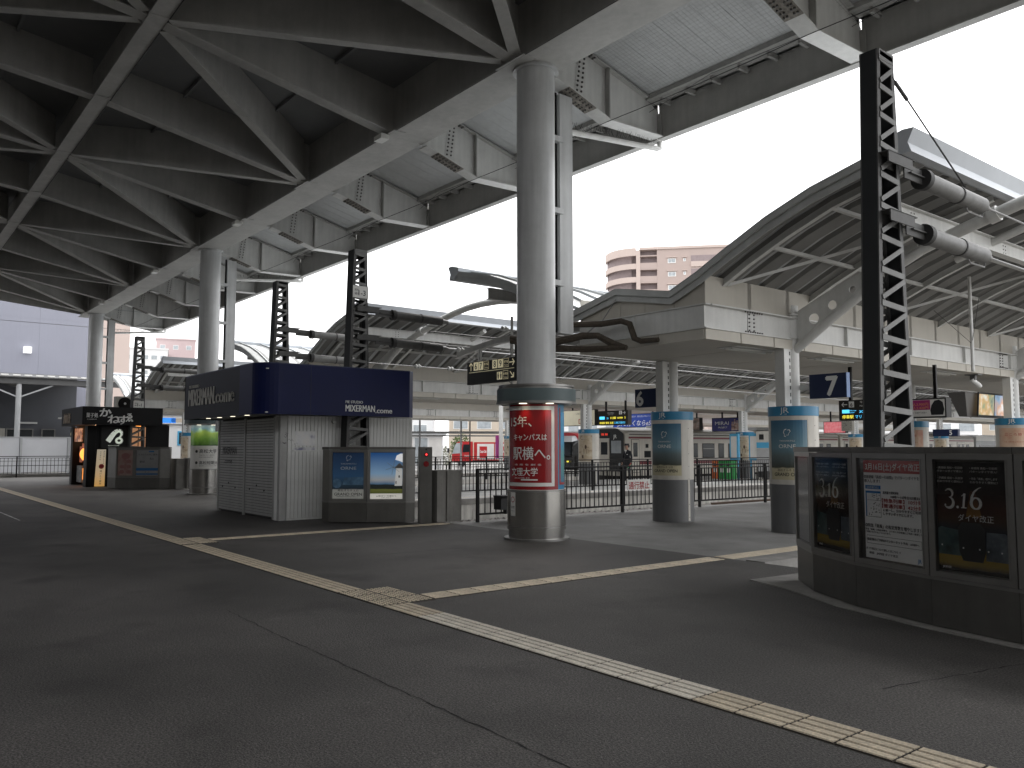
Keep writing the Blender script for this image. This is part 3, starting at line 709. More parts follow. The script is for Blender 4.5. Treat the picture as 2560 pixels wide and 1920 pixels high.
def tensioner(x, y0, z, label, dark=False, L=1.6, wire=70, ins=()):
    mt = m_pole if dark else m_tens
    t = thing('wire_tensioner', label, 'tensioner', (x, y0, z), 'spring tensioners of the overhead wires')
    b = MB(); b.box(x - .02, x + .14, y0, y0 + .62, z - .01, z + .0); b.box(x + .125, x + .14, y0, y0 + .55, z - .13, z); b.box(x - .02, x - .005, y0, y0 + .55, z - .13, z)
    b.box(x + .05, x + .065, y0 + .5, y0 + .98, z - .20, z - .03); b.box(x + .02, x + .10, y0 + .6, y0 + .95, z - .13, z - .115)
    obj('mounting_arm', b, m_pole, t)
    yc = y0 + .98; zc_ = z - .13
    obj('spring_tube', MB().tube([(x + .05, yc, zc_), (x + .05, yc + L, zc_ - .02)], .105, 20), mt, t, smooth=True)
    obj('tube_collar', MB().tube([(x + .05, yc - .05, zc_), (x + .05, yc + .04, zc_)], .125, 20).tube([(x + .05, yc + L * .55, zc_ - .01), (x + .05, yc + L * .55 + .03, zc_ - .01)], .113, 20), m_wired, t, smooth=True)
    obj('end_cap', MB().tube([(x + .05, yc + L, zc_ - .02), (x + .05, yc + L + .06, zc_ - .02), (x + .05, yc + L + .2, zc_ - .02)], [.09, .06, .035], 14), m_tens, t, smooth=True)
    hk = MB().tube([(x + .05, yc + L - .45, zc_ - .13), (x + .05, yc + L - .4, zc_ - .17), (x + .05, yc + L + .02, zc_ - .17), (x + .05, yc + L + .04, zc_ - .08)], .012, 6)
    obj('guard_hook', hk, m_wire, t)
    ym = yc + L + .2; P = [(x + .05, ym, zc_ - .02)]
    zt = zc_ - .02
    for q in range(1, 9): P.append((x + .05, ym + wire * q / 8, zt - .35 * math.sin(min(1, q / 8) * 1.5)))
    obj('overhead_wire', MB().tube(P, .014, 5), m_wire, t)
    for d in ins:
        b = MB()
        for k in range(4): b.tube([(x + .05, ym + d + k * .055, zt - .01), (x + .05, ym + d + k * .055 + .02, zt - .01)], .07 if k % 2 == 0 else .045, 12)
        obj('insulator', b, m_ins, t, smooth=True)
    return t
tensioner(-4.72 + .1, 9.0 - .1, 4.92, 'upper grey tube tensioner on the large right pole')
tensioner(-4.72 + .1, 9.0 - .1, 4.25, 'lower grey tube tensioner on the large right pole')
tensioner(-17.14 + .1, 8.95 - .1, 4.84, 'dark upper tube tensioner on the pole with the number plate', True, 1.35, ins=(1.7,))
tensioner(-17.14 + .1, 8.95 - .1, 4.18, 'dark lower tube tensioner on the pole with the number plate', True, 1.35, ins=(.3,))
tensioner(-21.74 + .1, 9.0 - .1, 4.88, 'pale upper tube tensioner on the slim pole behind the navy fascia', False, 1.3)
tensioner(-21.74 + .1, 9.0 - .1, 4.22, 'pale lower tube tensioner on the slim pole behind the navy fascia', False, 1.3, ins=(1.9, 3.1))
tensioner(-36.3 + .1, 9.0 - .1, 4.95, 'upper tube tensioner on the pole before the black kiosk', False, 1.6)
tensioner(-36.3 + .1, 9.0 - .1, 4.2, 'lower tube tensioner on the pole before the black kiosk', False, 1.6)
st_ = thing('stay_rod', 'thin stay rod slanting from the top of the large right pole to the upper tensioner', 'stay rod', (-4.6, 9.3, 5.9))
obj('rod', MB().tube([(-4.6, 9.28, 5.9), (-4.6, 11.1, 4.95)], .011, 6), m_wired, st_); obj('turnbuckle', MB().tube([(-4.6, 9.34, 5.86), (-4.6, 9.62, 5.72)], .022, 8), m_pole, st_)
# ================================================================== PLATFORM CANOPIES
CY0 = 11.3
# outline of the curved right wing (x, z of the top edge) as seen at the front
WR = [(-9.7, 4.37), (-9.08, 4.62), (-8.45, 4.93), (-7.7, 5.27), (-6.9, 5.55), (-6.1, 5.74), (-5.42, 5.90)]
def mirror(p): return (-22.0 - p[0] - .0, p[1])     # about x = -11.0
def canopy(label):
    t = thing('platform_canopy', label, 'canopy', (-10.6, CY0, 0), 'curved steel canopies over the platforms')
    Y0, Y1 = CY0, 96.0
    XA, XB = -12.12, -9.0
    Z0, ZF, ZT = 3.46, 3.64, 4.05
    # soffit panels
    sp = obj('soffit_panel', B(XA + .01, XB - .01, Y0 + .02, Y0 + 1.99, Z0, Z0 + .03), m_csoff, t)
    for k in range(1, 14): inst('soffit_panel', sp, t, (0, 2.0 * k, 0))
    obj('soffit_panel', B(XA + .01, XB - .01, Y0 + 28.02, Y1, Z0, Z0 + .03), m_csoff, t)
    # skirt panels under the flange
    for (xa, xb) in ((XB - .006, XB + .012), (XA - .012, XA + .006)):
        q = obj('skirt_panel', B(xa, xb, Y0 + .016, Y0 + .99, Z0 - .012, ZF - .012), m_csoff, t)
        for k in range(1, 26): inst('skirt_panel', q, t, (0, 1.0 * k, 0))
        obj('skirt_panel', B(xa, xb, Y0 + 26.01, Y1, Z0 - .012, ZF - .012), m_csoff, t)
    for k in range(3): obj('skirt_panel', B(XA + k * 1.044 + .004, XA + (k + 1) * 1.036, Y0 - .004, Y0 + .012, Z0 - .012, ZF - .012), m_csoff, t)
    # girders: sides and front
    for x, sgn in ((XB - .02, 1), (XA + .02, -1)):
        b = MB(); b.box(x - .10, x + .06 if sgn > 0 else x + .10, Y0 + .12, Y1, ZF - .01, ZF + .012); b.box(x - .10, x + .10, Y0 + .12, Y1, ZT - .012, ZT + .01); b.box(x - .008, x + .008, Y0 + .02, Y1, ZF + .012, ZT - .012)
        obj('side_girder', b, m_white, t)
        sf = obj('stiffener', B(x - .09, x + .075, Y0 + 4.5, Y0 + 4.52, ZF + .012, ZT - .012), m_white, t)
        for k in range(1, 18): inst('stiffener', sf, t, (0, 2.7 * k * (1 if k % 2 else 1), 0))
        bo = MB()
        for k in range(7):
            yb0 = Y0 + 1.35 + (5.4 * k)
            for zz in range(5):
                for yy in (-.07, .07): bo.box(x - .03, x + .028, yb0 + yy - .012, yb0 + yy + .012, ZF + .05 + zz * .072, ZF + .075 + zz * .072)
            for yy in range(8):
                for zz in (ZF + .012, ZT - .04): bo.box(x - .07, x - .05, yb0 - .25 + yy * .07, yb0 - .225 + yy * .07, zz, zz + .025); bo.box(x + .05, x + .07, yb0 - .25 + yy * .07, yb0 - .225 + yy * .07, zz, zz + .025)
            bo.box(x - .01, x + .012, yb0 - .12, yb0 - .11, ZF + .02, ZT - .02)
        obj('splice_bolts', bo, m_bolt, t, kind='stuff')
    b = MB(); b.box(XA - .06, XB + .06, Y0 - .03, Y0 + .10, ZF - .01, ZF + .012); b.box(XA - .06, XB + .06, Y0 - .03, Y0 + .10, ZT - .012, ZT + .01); b.box(XA, XB, Y0 + .0, Y0 + .016, ZF + .012, ZT - .012)
    obj('front_girder', b, m_white, t)
    obj('stiffener', B(-10.62, -10.60, Y0 - .03, Y0, ZF + .012, ZT - .012), m_white, t)
    # low gable: front panel and flashing
    G = [(-12.5, 4.28), (-11.03, 4.61), (-9.7, 4.37)]
    fr = Fr((0, Y0 + .05, 0), (1, 0, 0))
    for (a, c) in ((-12.1, -11.55), (-11.54, -11.03), (-11.02, -10.4), (-10.39, -9.7), (-9.69, -9.02)):
        top = lambda x: lerp(4.28, 4.61, (x + 12.5) / 1.47) if x < -11.03 else (lerp(4.61, 4.37, (x + 11.03) / 1.33) if x < -9.7 else lerp(4.37, 4.6, (x + 9.7) / .65))
        obj('gable_panel', MB().prism([(a, ZT + .012), (c, ZT + .012), (c, top(c) - .12), (a, top(a) - .12)], fr, 0, .012), m_csoff, t)
    prof = [mirror(p) for p in reversed(WR)][:-1] + G + WR[1:]
    prof[len(WR) - 2] = (lerp(mirror(WR[1])[0], G[0][0], .0), prof[len(WR) - 2][1])
    # flashing along the front edge, two steps
    fl_ = MB(); fl2 = MB()
    def strip(mb, pts, y0, y1, h0, h1):
        for (a, c) in zip(pts, pts[1:]):
            mb.loft([(a[0], y0, a[1] - h0), (c[0], y0, c[1] - h0), (c[0], y0, c[1] - h1), (a[0], y0, a[1] - h1)], [(a[0], y1, a[1] - h0), (c[0], y1, c[1] - h0), (c[0], y1, c[1] - h1), (a[0], y1, a[1] - h1)])
    strip(fl_, prof, Y0 - .09, Y0 - .04, .12, 0); strip(fl_, prof, Y0 - .09, Y0 + .3, .012, 0.0)
    strip(fl2, prof, Y0 - .035, Y0 - .012, .235, .10)
    obj('edge_flashing', fl_, m_fascia, t); obj('edge_flashing', fl2, m_fascia, t)
    # wing sheets: corrugated deck, ribs running up the slope
    def wing(pts, nm):
        pitch = .60; n = int((Y1 - Y0 - .3) / pitch); mb = MB()
        cs = [(0, 0), (.36, 0), (.40, .09), (.56, .09)]
        ring = []
        for k in range(n):
            for (dy, dz) in cs: ring.append((Y0 - .05 + k * pitch + dy, dz))
        m_ = len(ring); base = len(mb.v)
        for (x, z) in pts:
            for (yy, dz) in ring: mb.v.append((x, yy, z - .10 + dz))
        for i in range(len(pts) - 1):
            for j in range(m_ - 1):
                a = base + i * m_ + j; mb.f.append((a, a + 1, a + m_ + 1, a + m_)); mb.m.append(0)
        return obj(nm, mb, m_corr, t)
    wing(WR, 'wing_deck'); wing([mirror(p) for p in WR], 'wing_deck')
    tp = MB(); strip(tp, WR, Y0 - .1, Y1, .022, .012); strip(tp, [mirror(p) for p in reversed(WR)], Y0 - .1, Y1, .022, .012); strip(tp, G, Y0, Y1, .03, .012)
    obj('roof_sheet', tp, m_top, t)
    rbm = MB()
    for sgn, pts in ((1, WR), (-1, [mirror(p) for p in WR])):
        for k in range(90):
            yy = Y0 + .3 + k * .9
            for (a, c) in zip(pts, pts[1:]): rbm.bar((a[0], yy, a[1] + .015), (c[0], yy, c[1] + .015), .05, .06)
    obj('standing_seam', rbm, m_top, t, kind='stuff')
    # filler wall between girder and deck
    for sgn in (1, -1):
        X = XB if sgn > 0 else XA
        zt = 4.56
        q = obj('filler_panel', B(X - .01, X + .002, Y0 + .03, Y0 + 1.34, ZT + .012, zt), m_csoff, t)
        for k in range(1, 20): inst('filler_panel', q, t, (0, 1.2 * k, 0))
        obj('filler_panel', B(X - .01, X + .002, Y0 + 24.1, Y1, ZT + .012, zt), m_csoff, t)
    # rafters (I sections following the curve) and edge rafter
    for sgn in (1, -1):
        P = [(-9.05, 4.40), (-8.45, 4.71), (-7.7, 5.04), (-6.9, 5.34), (-6.1, 5.54), (-5.6, 5.66)]
        if sgn < 0: P = [mirror(p) for p in P]
        def raf(y, d=.2):
            mb = MB()
            for (a, c) in zip(P, P[1:]):
                mb.loft([(a[0], y - .05, a[1] - .012), (a[0], y + .05, a[1] - .012), (a[0], y + .05, a[1]), (a[0], y - .05, a[1])], [(c[0], y - .05, c[1] - .012), (c[0], y + .05, c[1] - .012), (c[0], y + .05, c[1]), (c[0], y - .05, c[1])])
                mb.loft([(a[0], y - .005, a[1]), (a[0], y + .005, a[1]), (a[0], y + .005, a[1] + .13), (a[0], y - .005, a[1] + .13)], [(c[0], y - .005, c[1]), (c[0], y + .005, c[1]), (c[0], y + .005, c[1] + .13), (c[0], y - .005, c[1] + .13)])
            return mb
        q = obj('rafter', raf(Y0 + .55), m_white, t)
        for k in range(1, 32): inst('rafter', q, t, (0, 2.7 * k, 0))
        # purlin angles between rafters
        for (px, pz) in ((-8.05, 4.93), (-6.95, 5.36)):
            if sgn < 0: px = -22.0 - px
            q = obj('purlin', B(px - .035, px + .035, Y0 + .6, Y0 + 3.2, pz - .012, pz).box(px - .004, px + .004, Y0 + .6, Y0 + 3.2, pz, pz + .06), m_white, t)
            for k in range(1, 31): inst('purlin', q, t, (0, 2.7 * k, 0))
        ex = lambda x: x if sgn > 0 else -22.0 - x
        q = obj('wind_brace', MB().bar((ex(-8.95), Y0 + .6, 4.44), (ex(-6.5), Y0 + 3.2, 5.42), .03, .05), m_white, t)
        for k in range(2, 31, 2): inst('wind_brace', q, t, (0, 2.7 * k, 0))
        # upper white longitudinal beam
        xb = ex(-6.25); b = MB(); b.box(xb - .08, xb + .08, Y0 + .4, Y1, 5.13, 5.145); b.box(xb - .08, xb + .08, Y0 + .4, Y1, 5.385, 5.40); b.box(xb - .006, xb + .006, Y0 + .4, Y1, 5.145, 5.385)
        obj('upper_beam', b, m_white, t)
        bo = MB()
        for k in range(8):
            y_ = 13.1 + k * 2.7 * 1.3
            for zz in range(3):
                for yy in (-.05, .05): bo.box(xb - .014, xb + .014, y_ + yy - .01, y_ + yy + .01, 5.18 + zz * .07, 5.20 + zz * .07)
            for yy in range(7): bo.box(xb + .03, xb + .05, y_ - .2 + yy * .065, y_ - .18 + yy * .065, 5.40, 5.425)
        obj('beam_bolts', bo, m_bolt, t, kind='stuff')
        # gutter along the high edge
        gx = ex(-5.42); s1 = 1 if sgn > 0 else -1
        gp_ = [(gx - s1 * .28, 5.80), (gx - s1 * .05, 5.66), (gx + s1 * .10, 5.66), (gx + s1 * .05, 5.80), (gx + s1 * .14, 5.99), (gx - s1 * .02, 6.0), (gx - s1 * .3, 5.92)]
        if sgn < 0: gp_ = gp_[::-1]
        obj('edge_gutter', MB().prism([(p[0], p[1]) for p in gp_], Fr((0, Y0 - .1, 0), (1, 0, 0)), -(Y1 - Y0), 0), m_gutt, t)
        obj('downpipe_stub', MB().tube([(ex(-5.5), Y0 + 4.8, 5.55), (ex(-6.9), Y0 + 4.8, 5.12)], .075, 12), m_white, t, smooth=True)
    # recessed tube lamps in the soffit, off
    for k, y in enumerate((12.6, 15.6, 20.5, 25.5, 30.5, 35.5, 40.5)):
        b = MB(); b.box(-9.75, -9.3, y, y + 1.35, Z0 - .012, Z0 - .002)
        l = obj('lamp_tray', b, m_white, t); obj('tube_lamp', MB().tube([(-9.6, y + .05, Z0 - .035), (-9.6, y + 1.3, Z0 - .035)], .016, 8).tube([(-9.45, y + .05, Z0 - .035), (-9.45, y + 1.3, Z0 - .035)], .016, 8), m_lampd, l, smooth=True)
    return t
can1 = canopy('nearest curved platform canopy with low gable end, behind the platform 6 and 7 signs')
can2 = dup(can1, -17.1, .55, label='curved canopy over the platform where the station guard stands')
can3 = dup(can1, -36.6, .3, label='curved canopy farthest left, seen past the black souvenir kiosk')
can2['group'] = can3['group'] = can1['group']

# ================================================================== CANOPY COLUMNS
def rrect(cx, cy, hx, hy, r, n=6):
    P = []
    for (sx, sy, a0) in ((1, 1, 0), (-1, 1, 90), (-1, -1, 180), (1, -1, 270)):
        for k in range(n + 1):
            a = R(a0 + 90 * k / n); P.append((cx + sx * (hx - r) + r * math.cos(a), cy + sy * (hy - r) + r * math.sin(a)))
    return P
def shell(mb, P, z0, z1, grow=0):
    cx = sum(p[0] for p in P) / len(P); cy = sum(p[1] for p in P) / len(P)
    Q = [(p[0] + (p[0] - cx) * grow, p[1] + (p[1] - cy) * grow) for p in P]
    return mb.loft([(x, y, z0) for x, y in Q], [(x, y, z1) for x, y in Q])
m_orne = gradmat('retail_poster', [(0, (.55, .50, .34)), (.20, (.55, .50, .34)), (.225, (.07, .075, .06)), (.42, (.13, .17, .18)), (.55, (.16, .28, .34)), (1, (.05, .14, .23))], .2, .05, 5, lo=.97, hi=2.10)  # blues lightened, the reflection on the poster is put into the colour
m_pers = photomat('tan_poster', [(.10, .07, .05), (.50, .40, .28), (.55, .46, .34), (.62, .55, .44)], 5)
m_pers2 = photomat('peach_poster', [(.5, .18, .12), (.6, .42, .3), (.66, .52, .42)], 2.2)
def blob(mb, fr, u, v, s, d):
    """the outlined island mark"""
    P = [(-.8, .1), (-.55, .75), (0, .95), (.25, .7), (.7, .8), (.95, .35), (.6, -.05), (.45, -.55), (.05, -.45), (-.2, -.85), (-.6, -.75), (-.5, -.35)]
    Q = [(x * .80 + .01, y * .80) for x, y in P]
    for i in range(len(P)):
        if i in (2,): continue
        j = (i + 1) % len(P); mb.add([fr(u + P[i][0] * s, v + P[i][1] * s, d), fr(u + P[j][0] * s, v + P[j][1] * s, d), fr(u + Q[j][0] * s, v + Q[j][1] * s, d), fr(u + Q[i][0] * s, v + Q[i][1] * s, d)], [(0, 1, 2, 3)])
def jr_column(x, y, side, label, kind='orne'):
    """side=+1: arm reaches to +x"""
    t = thing('canopy_column', label, 'column', (x, y, 0), 'canopy columns with blue-banded poster casings')
    obj('shaft', MB().cyl(x + .08 * side * 0, y, 2.3, 4.3, .155, 28).cyl(x, y, 3.66, 3.69, .185, 28).cyl(x, y, 4.10, 4.13, .185, 28).cyl(x, y, 4.16, 4.19, .185, 28), m_white, t, smooth=True)
    obj('pipe_box', B(x - .09, x + .11, y - .385, y - .17, 2.3, 3.45), m_white, t)
    sl = MB()
    for k in range(8): sl.box(x + .111, x + .113, y - .22, y - .19, 2.42 + k * .13, 2.49 + k * .13)
    obj('box_slots', sl, m_dark, t, kind='stuff')
    P = rrect(x + .02, y, .44, .40, .36, 8)
    sk = obj('casing_skirt', shell(MB(), P, 0, .90), m_jrgrey, t, smooth=True)
    cs = obj('casing', shell(MB(), P, .902, 2.18, .012), m_jrcase, t, smooth=True)
    obj('casing_seam', B(x + .452, x + .468, y - .03, y + .03, .03, 2.35), m_jrcase, t)
    sb_ = MB()
    for k in range(9): sb_.box(x + .468, x + .473, y - .006, y + .006, .1 + k * .27, .112 + k * .27)
    obj('seam_screws', sb_, m_dark, t, kind='stuff')
    bd = obj('blue_band', shell(MB(), P, 2.182, 2.36, .03), m_jrb, t, smooth=True)
    # poster follows the casing's curved front: flat approximations round the corner
    hx, hy, r = .44 * 1.012, .40 * 1.012, .36 * 1.012
    path = []
    cx, cy = x + .02, y
    for k in range(7):
        a = R(203 + 67 * k / 6); path.append((cx - (hx - r) + r * math.cos(a), cy - (hy - r) + r * math.sin(a)))
    for k in range(9):
        a = R(270 + 68 * k / 8); path.append((cx + (hx - r) + r * math.cos(a), cy - (hy - r) + r * math.sin(a)))
    L = [0]
    for a, c in zip(path, path[1:]): L.append(L[-1] + math.dist(a, c))
    def fr(u, v, d=0):
        u = max(-.0, min(L[-1] - 1e-6, u)); i = max(k for k in range(len(L)) if L[k] <= u); i = min(i, len(path) - 2)
        tt = (u - L[i]) / (L[i + 1] - L[i]); X = lerp(path[i][0], path[i + 1][0], tt); Yv = lerp(path[i][1], path[i + 1][1], tt)
        dx, dy = path[i + 1][0] - path[i][0], path[i + 1][1] - path[i][1]; q = math.hypot(dx, dy)
        return Vector((X + dy / q * d, Yv - dx / q * d, v))
    LL = L[-1]
    f0 = MB(); mt = {'orne': m_orne, 'tan': m_pers, 'peach': m_pers2}[kind]
    f0.rect(fr, LL - .76, .99, LL, 2.10, .004, 14); pst = obj('poster', f0, mt, t)
    fm = MB()
    for (a, b_, c, d_) in ((LL - .78, .97, LL - .76, 2.12), (LL - .02, .97, LL, 2.12), (LL - .76, .97, LL - .02, .99), (LL - .76, 2.10, LL - .02, 2.12)): fm.rect(fr, a, b_, c, d_, .010, 8)
    obj('poster_frame', fm, m_jrcase, pst)
    le = MB()
    if kind == 'orne':
        blob(le, fr, LL - .40, 1.86, .085, .008)
        le.text(fr, 'TAKAMATSU', LL - .40, 1.70, .04, .008, w=.3, align='c'); le.text(fr, 'ORNE', LL - .40, 1.58, .10, .008, w=.33, align='c')
        obj('lettering', le, m_letw, pst)
        le = MB(); le.text(fr, '高松オルネ 3.22', LL - .40, 1.15, .055, .008, w=.4, align='c'); le.text(fr, 'GRAND OPEN', LL - .39, 1.06, .09, .008, w=.56, align='c', bold=.02)
        obj('lettering', le, m_letd, pst)
    elif kind == 'peach':
        le.text(fr, 'こころ旅', LL - .40, 1.9, .08, .008, w=.4, align='c'); le.text(fr, 'うどん県で待っています', LL - .40, 1.72, .04, .008, w=.45, align='c')
        obj('lettering', le, m_redf, pst)
    else:
        le.disc(fr, LL - .30, 1.6, .05, .008, 12, .09); le.rect(fr, LL - .40, 1.3, LL - .24, 1.52, .008); le.rect(fr, LL - .5, 1.12, LL - .42, 1.25, .008)
        le.text(fr, '香川へ', LL - .40, 1.9, .06, .008, w=.3, align='c')
        obj('print_figures', le, m_rail, pst)
    le = MB(); le.text(fr, 'JR', LL - .42, 2.235, .145, .034, align='c', w=.17, bold=.018); le.text(fr, '四国', LL - .40, 2.20, .025, .034, align='c')
    obj('lettering', le, m_letw, bd)
    # curved arm to the upper beam with a pierced web plate
    ex = lambda dx: x + side * dx
    obj('arm_tube', MB().tube([(ex(.10), y, 3.44), (ex(.40), y, 3.64), (ex(.9), y, 3.98), (ex(1.45), y, 4.32), (ex(2.0), y, 4.66), (ex(2.55), y, 4.92), (ex(3.0), y, 5.07)], .085, 14), m_white, t, smooth=True)
    q = [(ex(.12), 3.5), (ex(.40), 3.64), (ex(.9), 3.98), (ex(1.45), 4.32), (ex(2.0), 4.66), (ex(2.5), 4.90), (ex(2.5), 5.12), (ex(1.5), 4.74), (ex(.68), 4.42), (ex(.12), 4.16)]
    plate = MB(); f_ = Fr((0, y, 0), (1, 0, 0))
    # strip the plate round three round holes
    holes = [(ex(.52), 4.00, .10), (ex(.90), 4.21, .085), (ex(1.30), 4.44, .065)]
    def lo(dx): 
        T = [(.12, 3.5), (.40, 3.64), (.9, 3.98), (1.45, 4.32), (2.0, 4.66), (2.5, 4.90)]
        for a, c in zip(T, T[1:]):
            if dx <= c[0] + 1e-6: return lerp(a[1], c[1], (dx - a[0]) / (c[0] - a[0]))
        return T[-1][1]
    def up(dx):
        T = [(.12, 4.16), (.68, 4.42), (1.5, 4.74), (2.5, 5.12)]
        for a, c in zip(T, T[1:]):
            if dx <= c[0] + 1e-6: return lerp(a[1], c[1], (dx - a[0]) / (c[0] - a[0]))
        return T[-1][1]
    cuts = sorted(set([.12, .40, .68, .9, 1.45, 1.5, 2.0, 2.5] + [round(h + rr_ * math.cos(math.pi * k / 8), 4) for (h, rr_) in ((.52, .10), (.90, .085), (1.30, .065)) for k in range(9)]))
    H_ = [(.52, 4.00, .10), (.90, 4.21, .085), (1.30, 4.44, .065)]
    for a, c in zip(cuts, cuts[1:]):
        m_ = (a + c) / 2; h = [q for q in H_ if abs(m_ - q[0]) < q[2]]
        if h:
            hx_, hz, hr = h[0]; ka = math.sqrt(max(0, hr * hr - (a - hx_) ** 2)); kc = math.sqrt(max(0, hr * hr - (c - hx_) ** 2))
            plate.prism([(ex(a), lo(a)), (ex(c), lo(c)), (ex(c), hz - kc), (ex(a), hz - ka)], f_, -.008, .008)
            plate.prism([(ex(a), hz + ka), (ex(c), hz + kc), (ex(c), up(c)), (ex(a), up(a))], f_, -.008, .008)
        else: plate.prism([(ex(a), lo(a)), (ex(c), lo(c)), (ex(c), up(c)), (ex(a), up(a))], f_, -.008, .008)
    obj('arm_plate', plate, m_white, t)
    return t
def upd(o, lab): o['label'] = lab; return o
k6 = jr_column(-12.1, 14.0, -1, 'canopy column with dark blue poster, standing beside the platform 6 sign')
k7 = jr_column(-9.1, 14.0, 1, 'canopy column with dark blue poster, standing beside the platform 7 sign')
q6 = jr_column(-12.1, 24.8, -1, 'canopy column with a plain peach poster, half behind the large lattice pole', 'peach')
q7 = jr_column(-9.1, 24.3, 1, 'canopy column with a peach poster at the right picture edge', 'peach')
for i, (dx, dy, lb) in enumerate(((0, 10.8, 'next canopy column beyond the one half behind the large pole'), (0, 21.6, 'far canopy column down the near island platform'))):
    dup(q6, dx, dy, label=lb + ', left row'); dup(q7, dx, dy, label=lb + ', right row')
ka = jr_column(-26.2, 24.9, 1, 'canopy column with a tan poster just left of the station guard', 'tan')
kb_ = jr_column(-26.2, 36.0, 1, 'canopy column between the pale blue notice boards on the middle platform', 'tan')
for i, (dy, lb) in enumerate(((10.9, 'canopy column under the small clock on the middle platform'), (21.8, 'canopy column beside the platform 5 sign on the middle platform'))):
    dup(kb_, 0, dy, label=lb)
dup(ka, 0, -10.9, label='canopy column of the middle platform hidden behind the navy kiosk')
for j, dy in enumerate((-10.9, 0, 11)):
    dup(ka, -19.5, dy, label='column of the farthest canopy, %s behind the black kiosk' % ('first', 'second', 'third')[j])

# ================================================================== RAILINGS
def railing(label, x, y0, y1, posts, h=1.14, gap=.1475, m=m_dark, wid=.03, deep=.17, base=0., pw=.05):
    t = thing('railing', label, 'railing', (x, y0, base))
    obj('top_rail', MB().box(x - .03, x + .03, y0, y1, base + h - .035, base + h), m, t)
    obj('top_rail', MB().box(x - .018, x + .018, y0, y1, base + h - .12, base + h - .095), m, t)
    obj('bottom_rail', MB().box(x - .02, x + .02, y0, y1, base + deep - .02, base + deep + .02), m, t)
    p = None
    for y in posts:
        if p is None: p = obj('post', B(x - pw, x + pw * .2, y - .03, y + .03, base, base + h - .036), m, t); p0 = y
        else: inst('post', p, t, (0, y - p0, 0))
    n = int((y1 - y0) / gap); q = None; cnt = 0
    extra = MB()
    for k in range(n):
        y = y0 + (k + .5) * gap
        if min(abs(y - a) for a in posts) < .05: continue
        if cnt < 290:
            if q is None: q = obj('baluster', B(x - .008, x + .008, y - .011, y + .011, base + deep + .021, base + h - .121), m, t); q0 = y
            else: inst('baluster', q, t, (0, y - q0, 0))
        else: extra.box(x - .008, x + .008, y - .011, y + .011, base + deep + .021, base + h - .121)
        cnt += 1
    if extra.v: obj('far_balusters', extra, m, t, kind='stuff')
    return t
r1 = railing('long dark railing along the near platform, carrying the red and white notice', -14.42, 10.42, 31, [10.46, 11.9, 14.86, 17.8, 20.75, 23.7, 26.65, 29.6])
r2 = railing('dark railing across the track pit in front of the guard', -22.3, 12, 42, [12.1, 15.05, 18.0, 21.4, 24.4, 27.4, 30.4, 33.4, 36.4, 39.4], gap=.15)
r3 = railing('farther dark railing in front of the red delivery truck', -33.2, 12.5, 31, [12.6, 15.6, 18.6, 21.6, 24.6, 27.6, 30.6], gap=.16)
n_ = thing('warning_sign', 'small white board with red characters hung low on the long dark railing', 'sign', (-14.39, 15.35, .6))
f_ = SIDE(-14.385, 14.98, .55); sb = obj('sign_board', B(-14.40, -14.386, 14.98, 15.82, .53, .79), m_pwhite, n_)
obj('lettering', MB().text(f_, '通行禁止', .05, .02, .2, .003, w=.74, bold=.03), m_redf, sb)
fb = thing('floodlight_box', 'small black floodlight box hung low on the near end of the railing', 'floodlight', (-14.36, 11.15, .2))
obj('lamp_housing', B(-14.38, -14.12, 10.85, 11.45, .26, .50).loft([(-14.38, 10.85, .5), (-14.1, 10.85, .5), (-14.1, 11.45, .5), (-14.38, 11.45, .5)], [(-14.38, 10.83, .56), (-14.04, 10.83, .56), (-14.04, 11.47, .56), (-14.38, 11.47, .56)]), m_blk2, fb)
obj('bracket', B(-14.3, -14.2, 11.05, 11.3, .16, .26).box(-14.38, -14.3, 11.1, 11.2, .2, .5), m_blk2, fb)
fb2 = thing('floodlight_box', 'small black floodlight box on the railing across the track pit', 'floodlight', (-22.2, 31.7, .2))
obj('lamp_housing', B(-22.26, -21.95, 31.5, 32.3, .24, .52), m_blk2, fb2); obj('bracket', B(-22.2, -22.05, 31.8, 32.0, .15, .24), m_blk2, fb2)

# ================================================================== PLATFORM NUMBER SIGNS
def numsign(x0, x1, y, z0, z1, ch, label, ca, arm):
    t = thing('platform_number_sign', label, 'sign', ((x0 + x1) / 2, y, z0), 'blue platform number boxes')
    bx = obj('sign_box', B(x0, x1, y, y + .10, z0, z1), m_sign, t)
    f = FRONT(x0, y, z0); w = x1 - x0; h = z1 - z0
    obj('lettering', MB().text(f, ch, w * ca, h * .12, h * 1.08, .003, align='c', bold=.07), m_letw, bx)
    obj('trim', B(x1 - .001, x1 + .012, y - .005, y + .105, z0, z1), mat('trim_blue', (.08, .16, .35), .4, var=.05), t)
    obj('support_arm', B(arm[0], arm[1], y + .04, y + .08, z0 + h * .4, z0 + h * .6), m_white, t)
    return t
numsign(-13.22, -12.42, 14.05, 2.50, 2.92, '6', 'navy sign box with a white 6 left of its column', .19, (-12.42, -12.2))
numsign(-8.72, -7.98, 14.0, 2.50, 2.95, '7', 'navy sign box with a white 7, left of the large lattice pole', .62, (-9.0, -8.72))
t5 = thing('platform_number_sign', 'small distant navy sign with a white 5 on the far platform', 'sign', (-25.2, 56, 2.3), 'blue platform number boxes')
bx = obj('sign_box', B(-25.9, -24.3, 56, 56.3, 2.30, 2.76), m_sign, t5); obj('lettering', MB().text(FRONT(-25.0, 56, 2.34), '5', .25, .04, .42, .004, align='c', bold=.05), m_letw, bx)

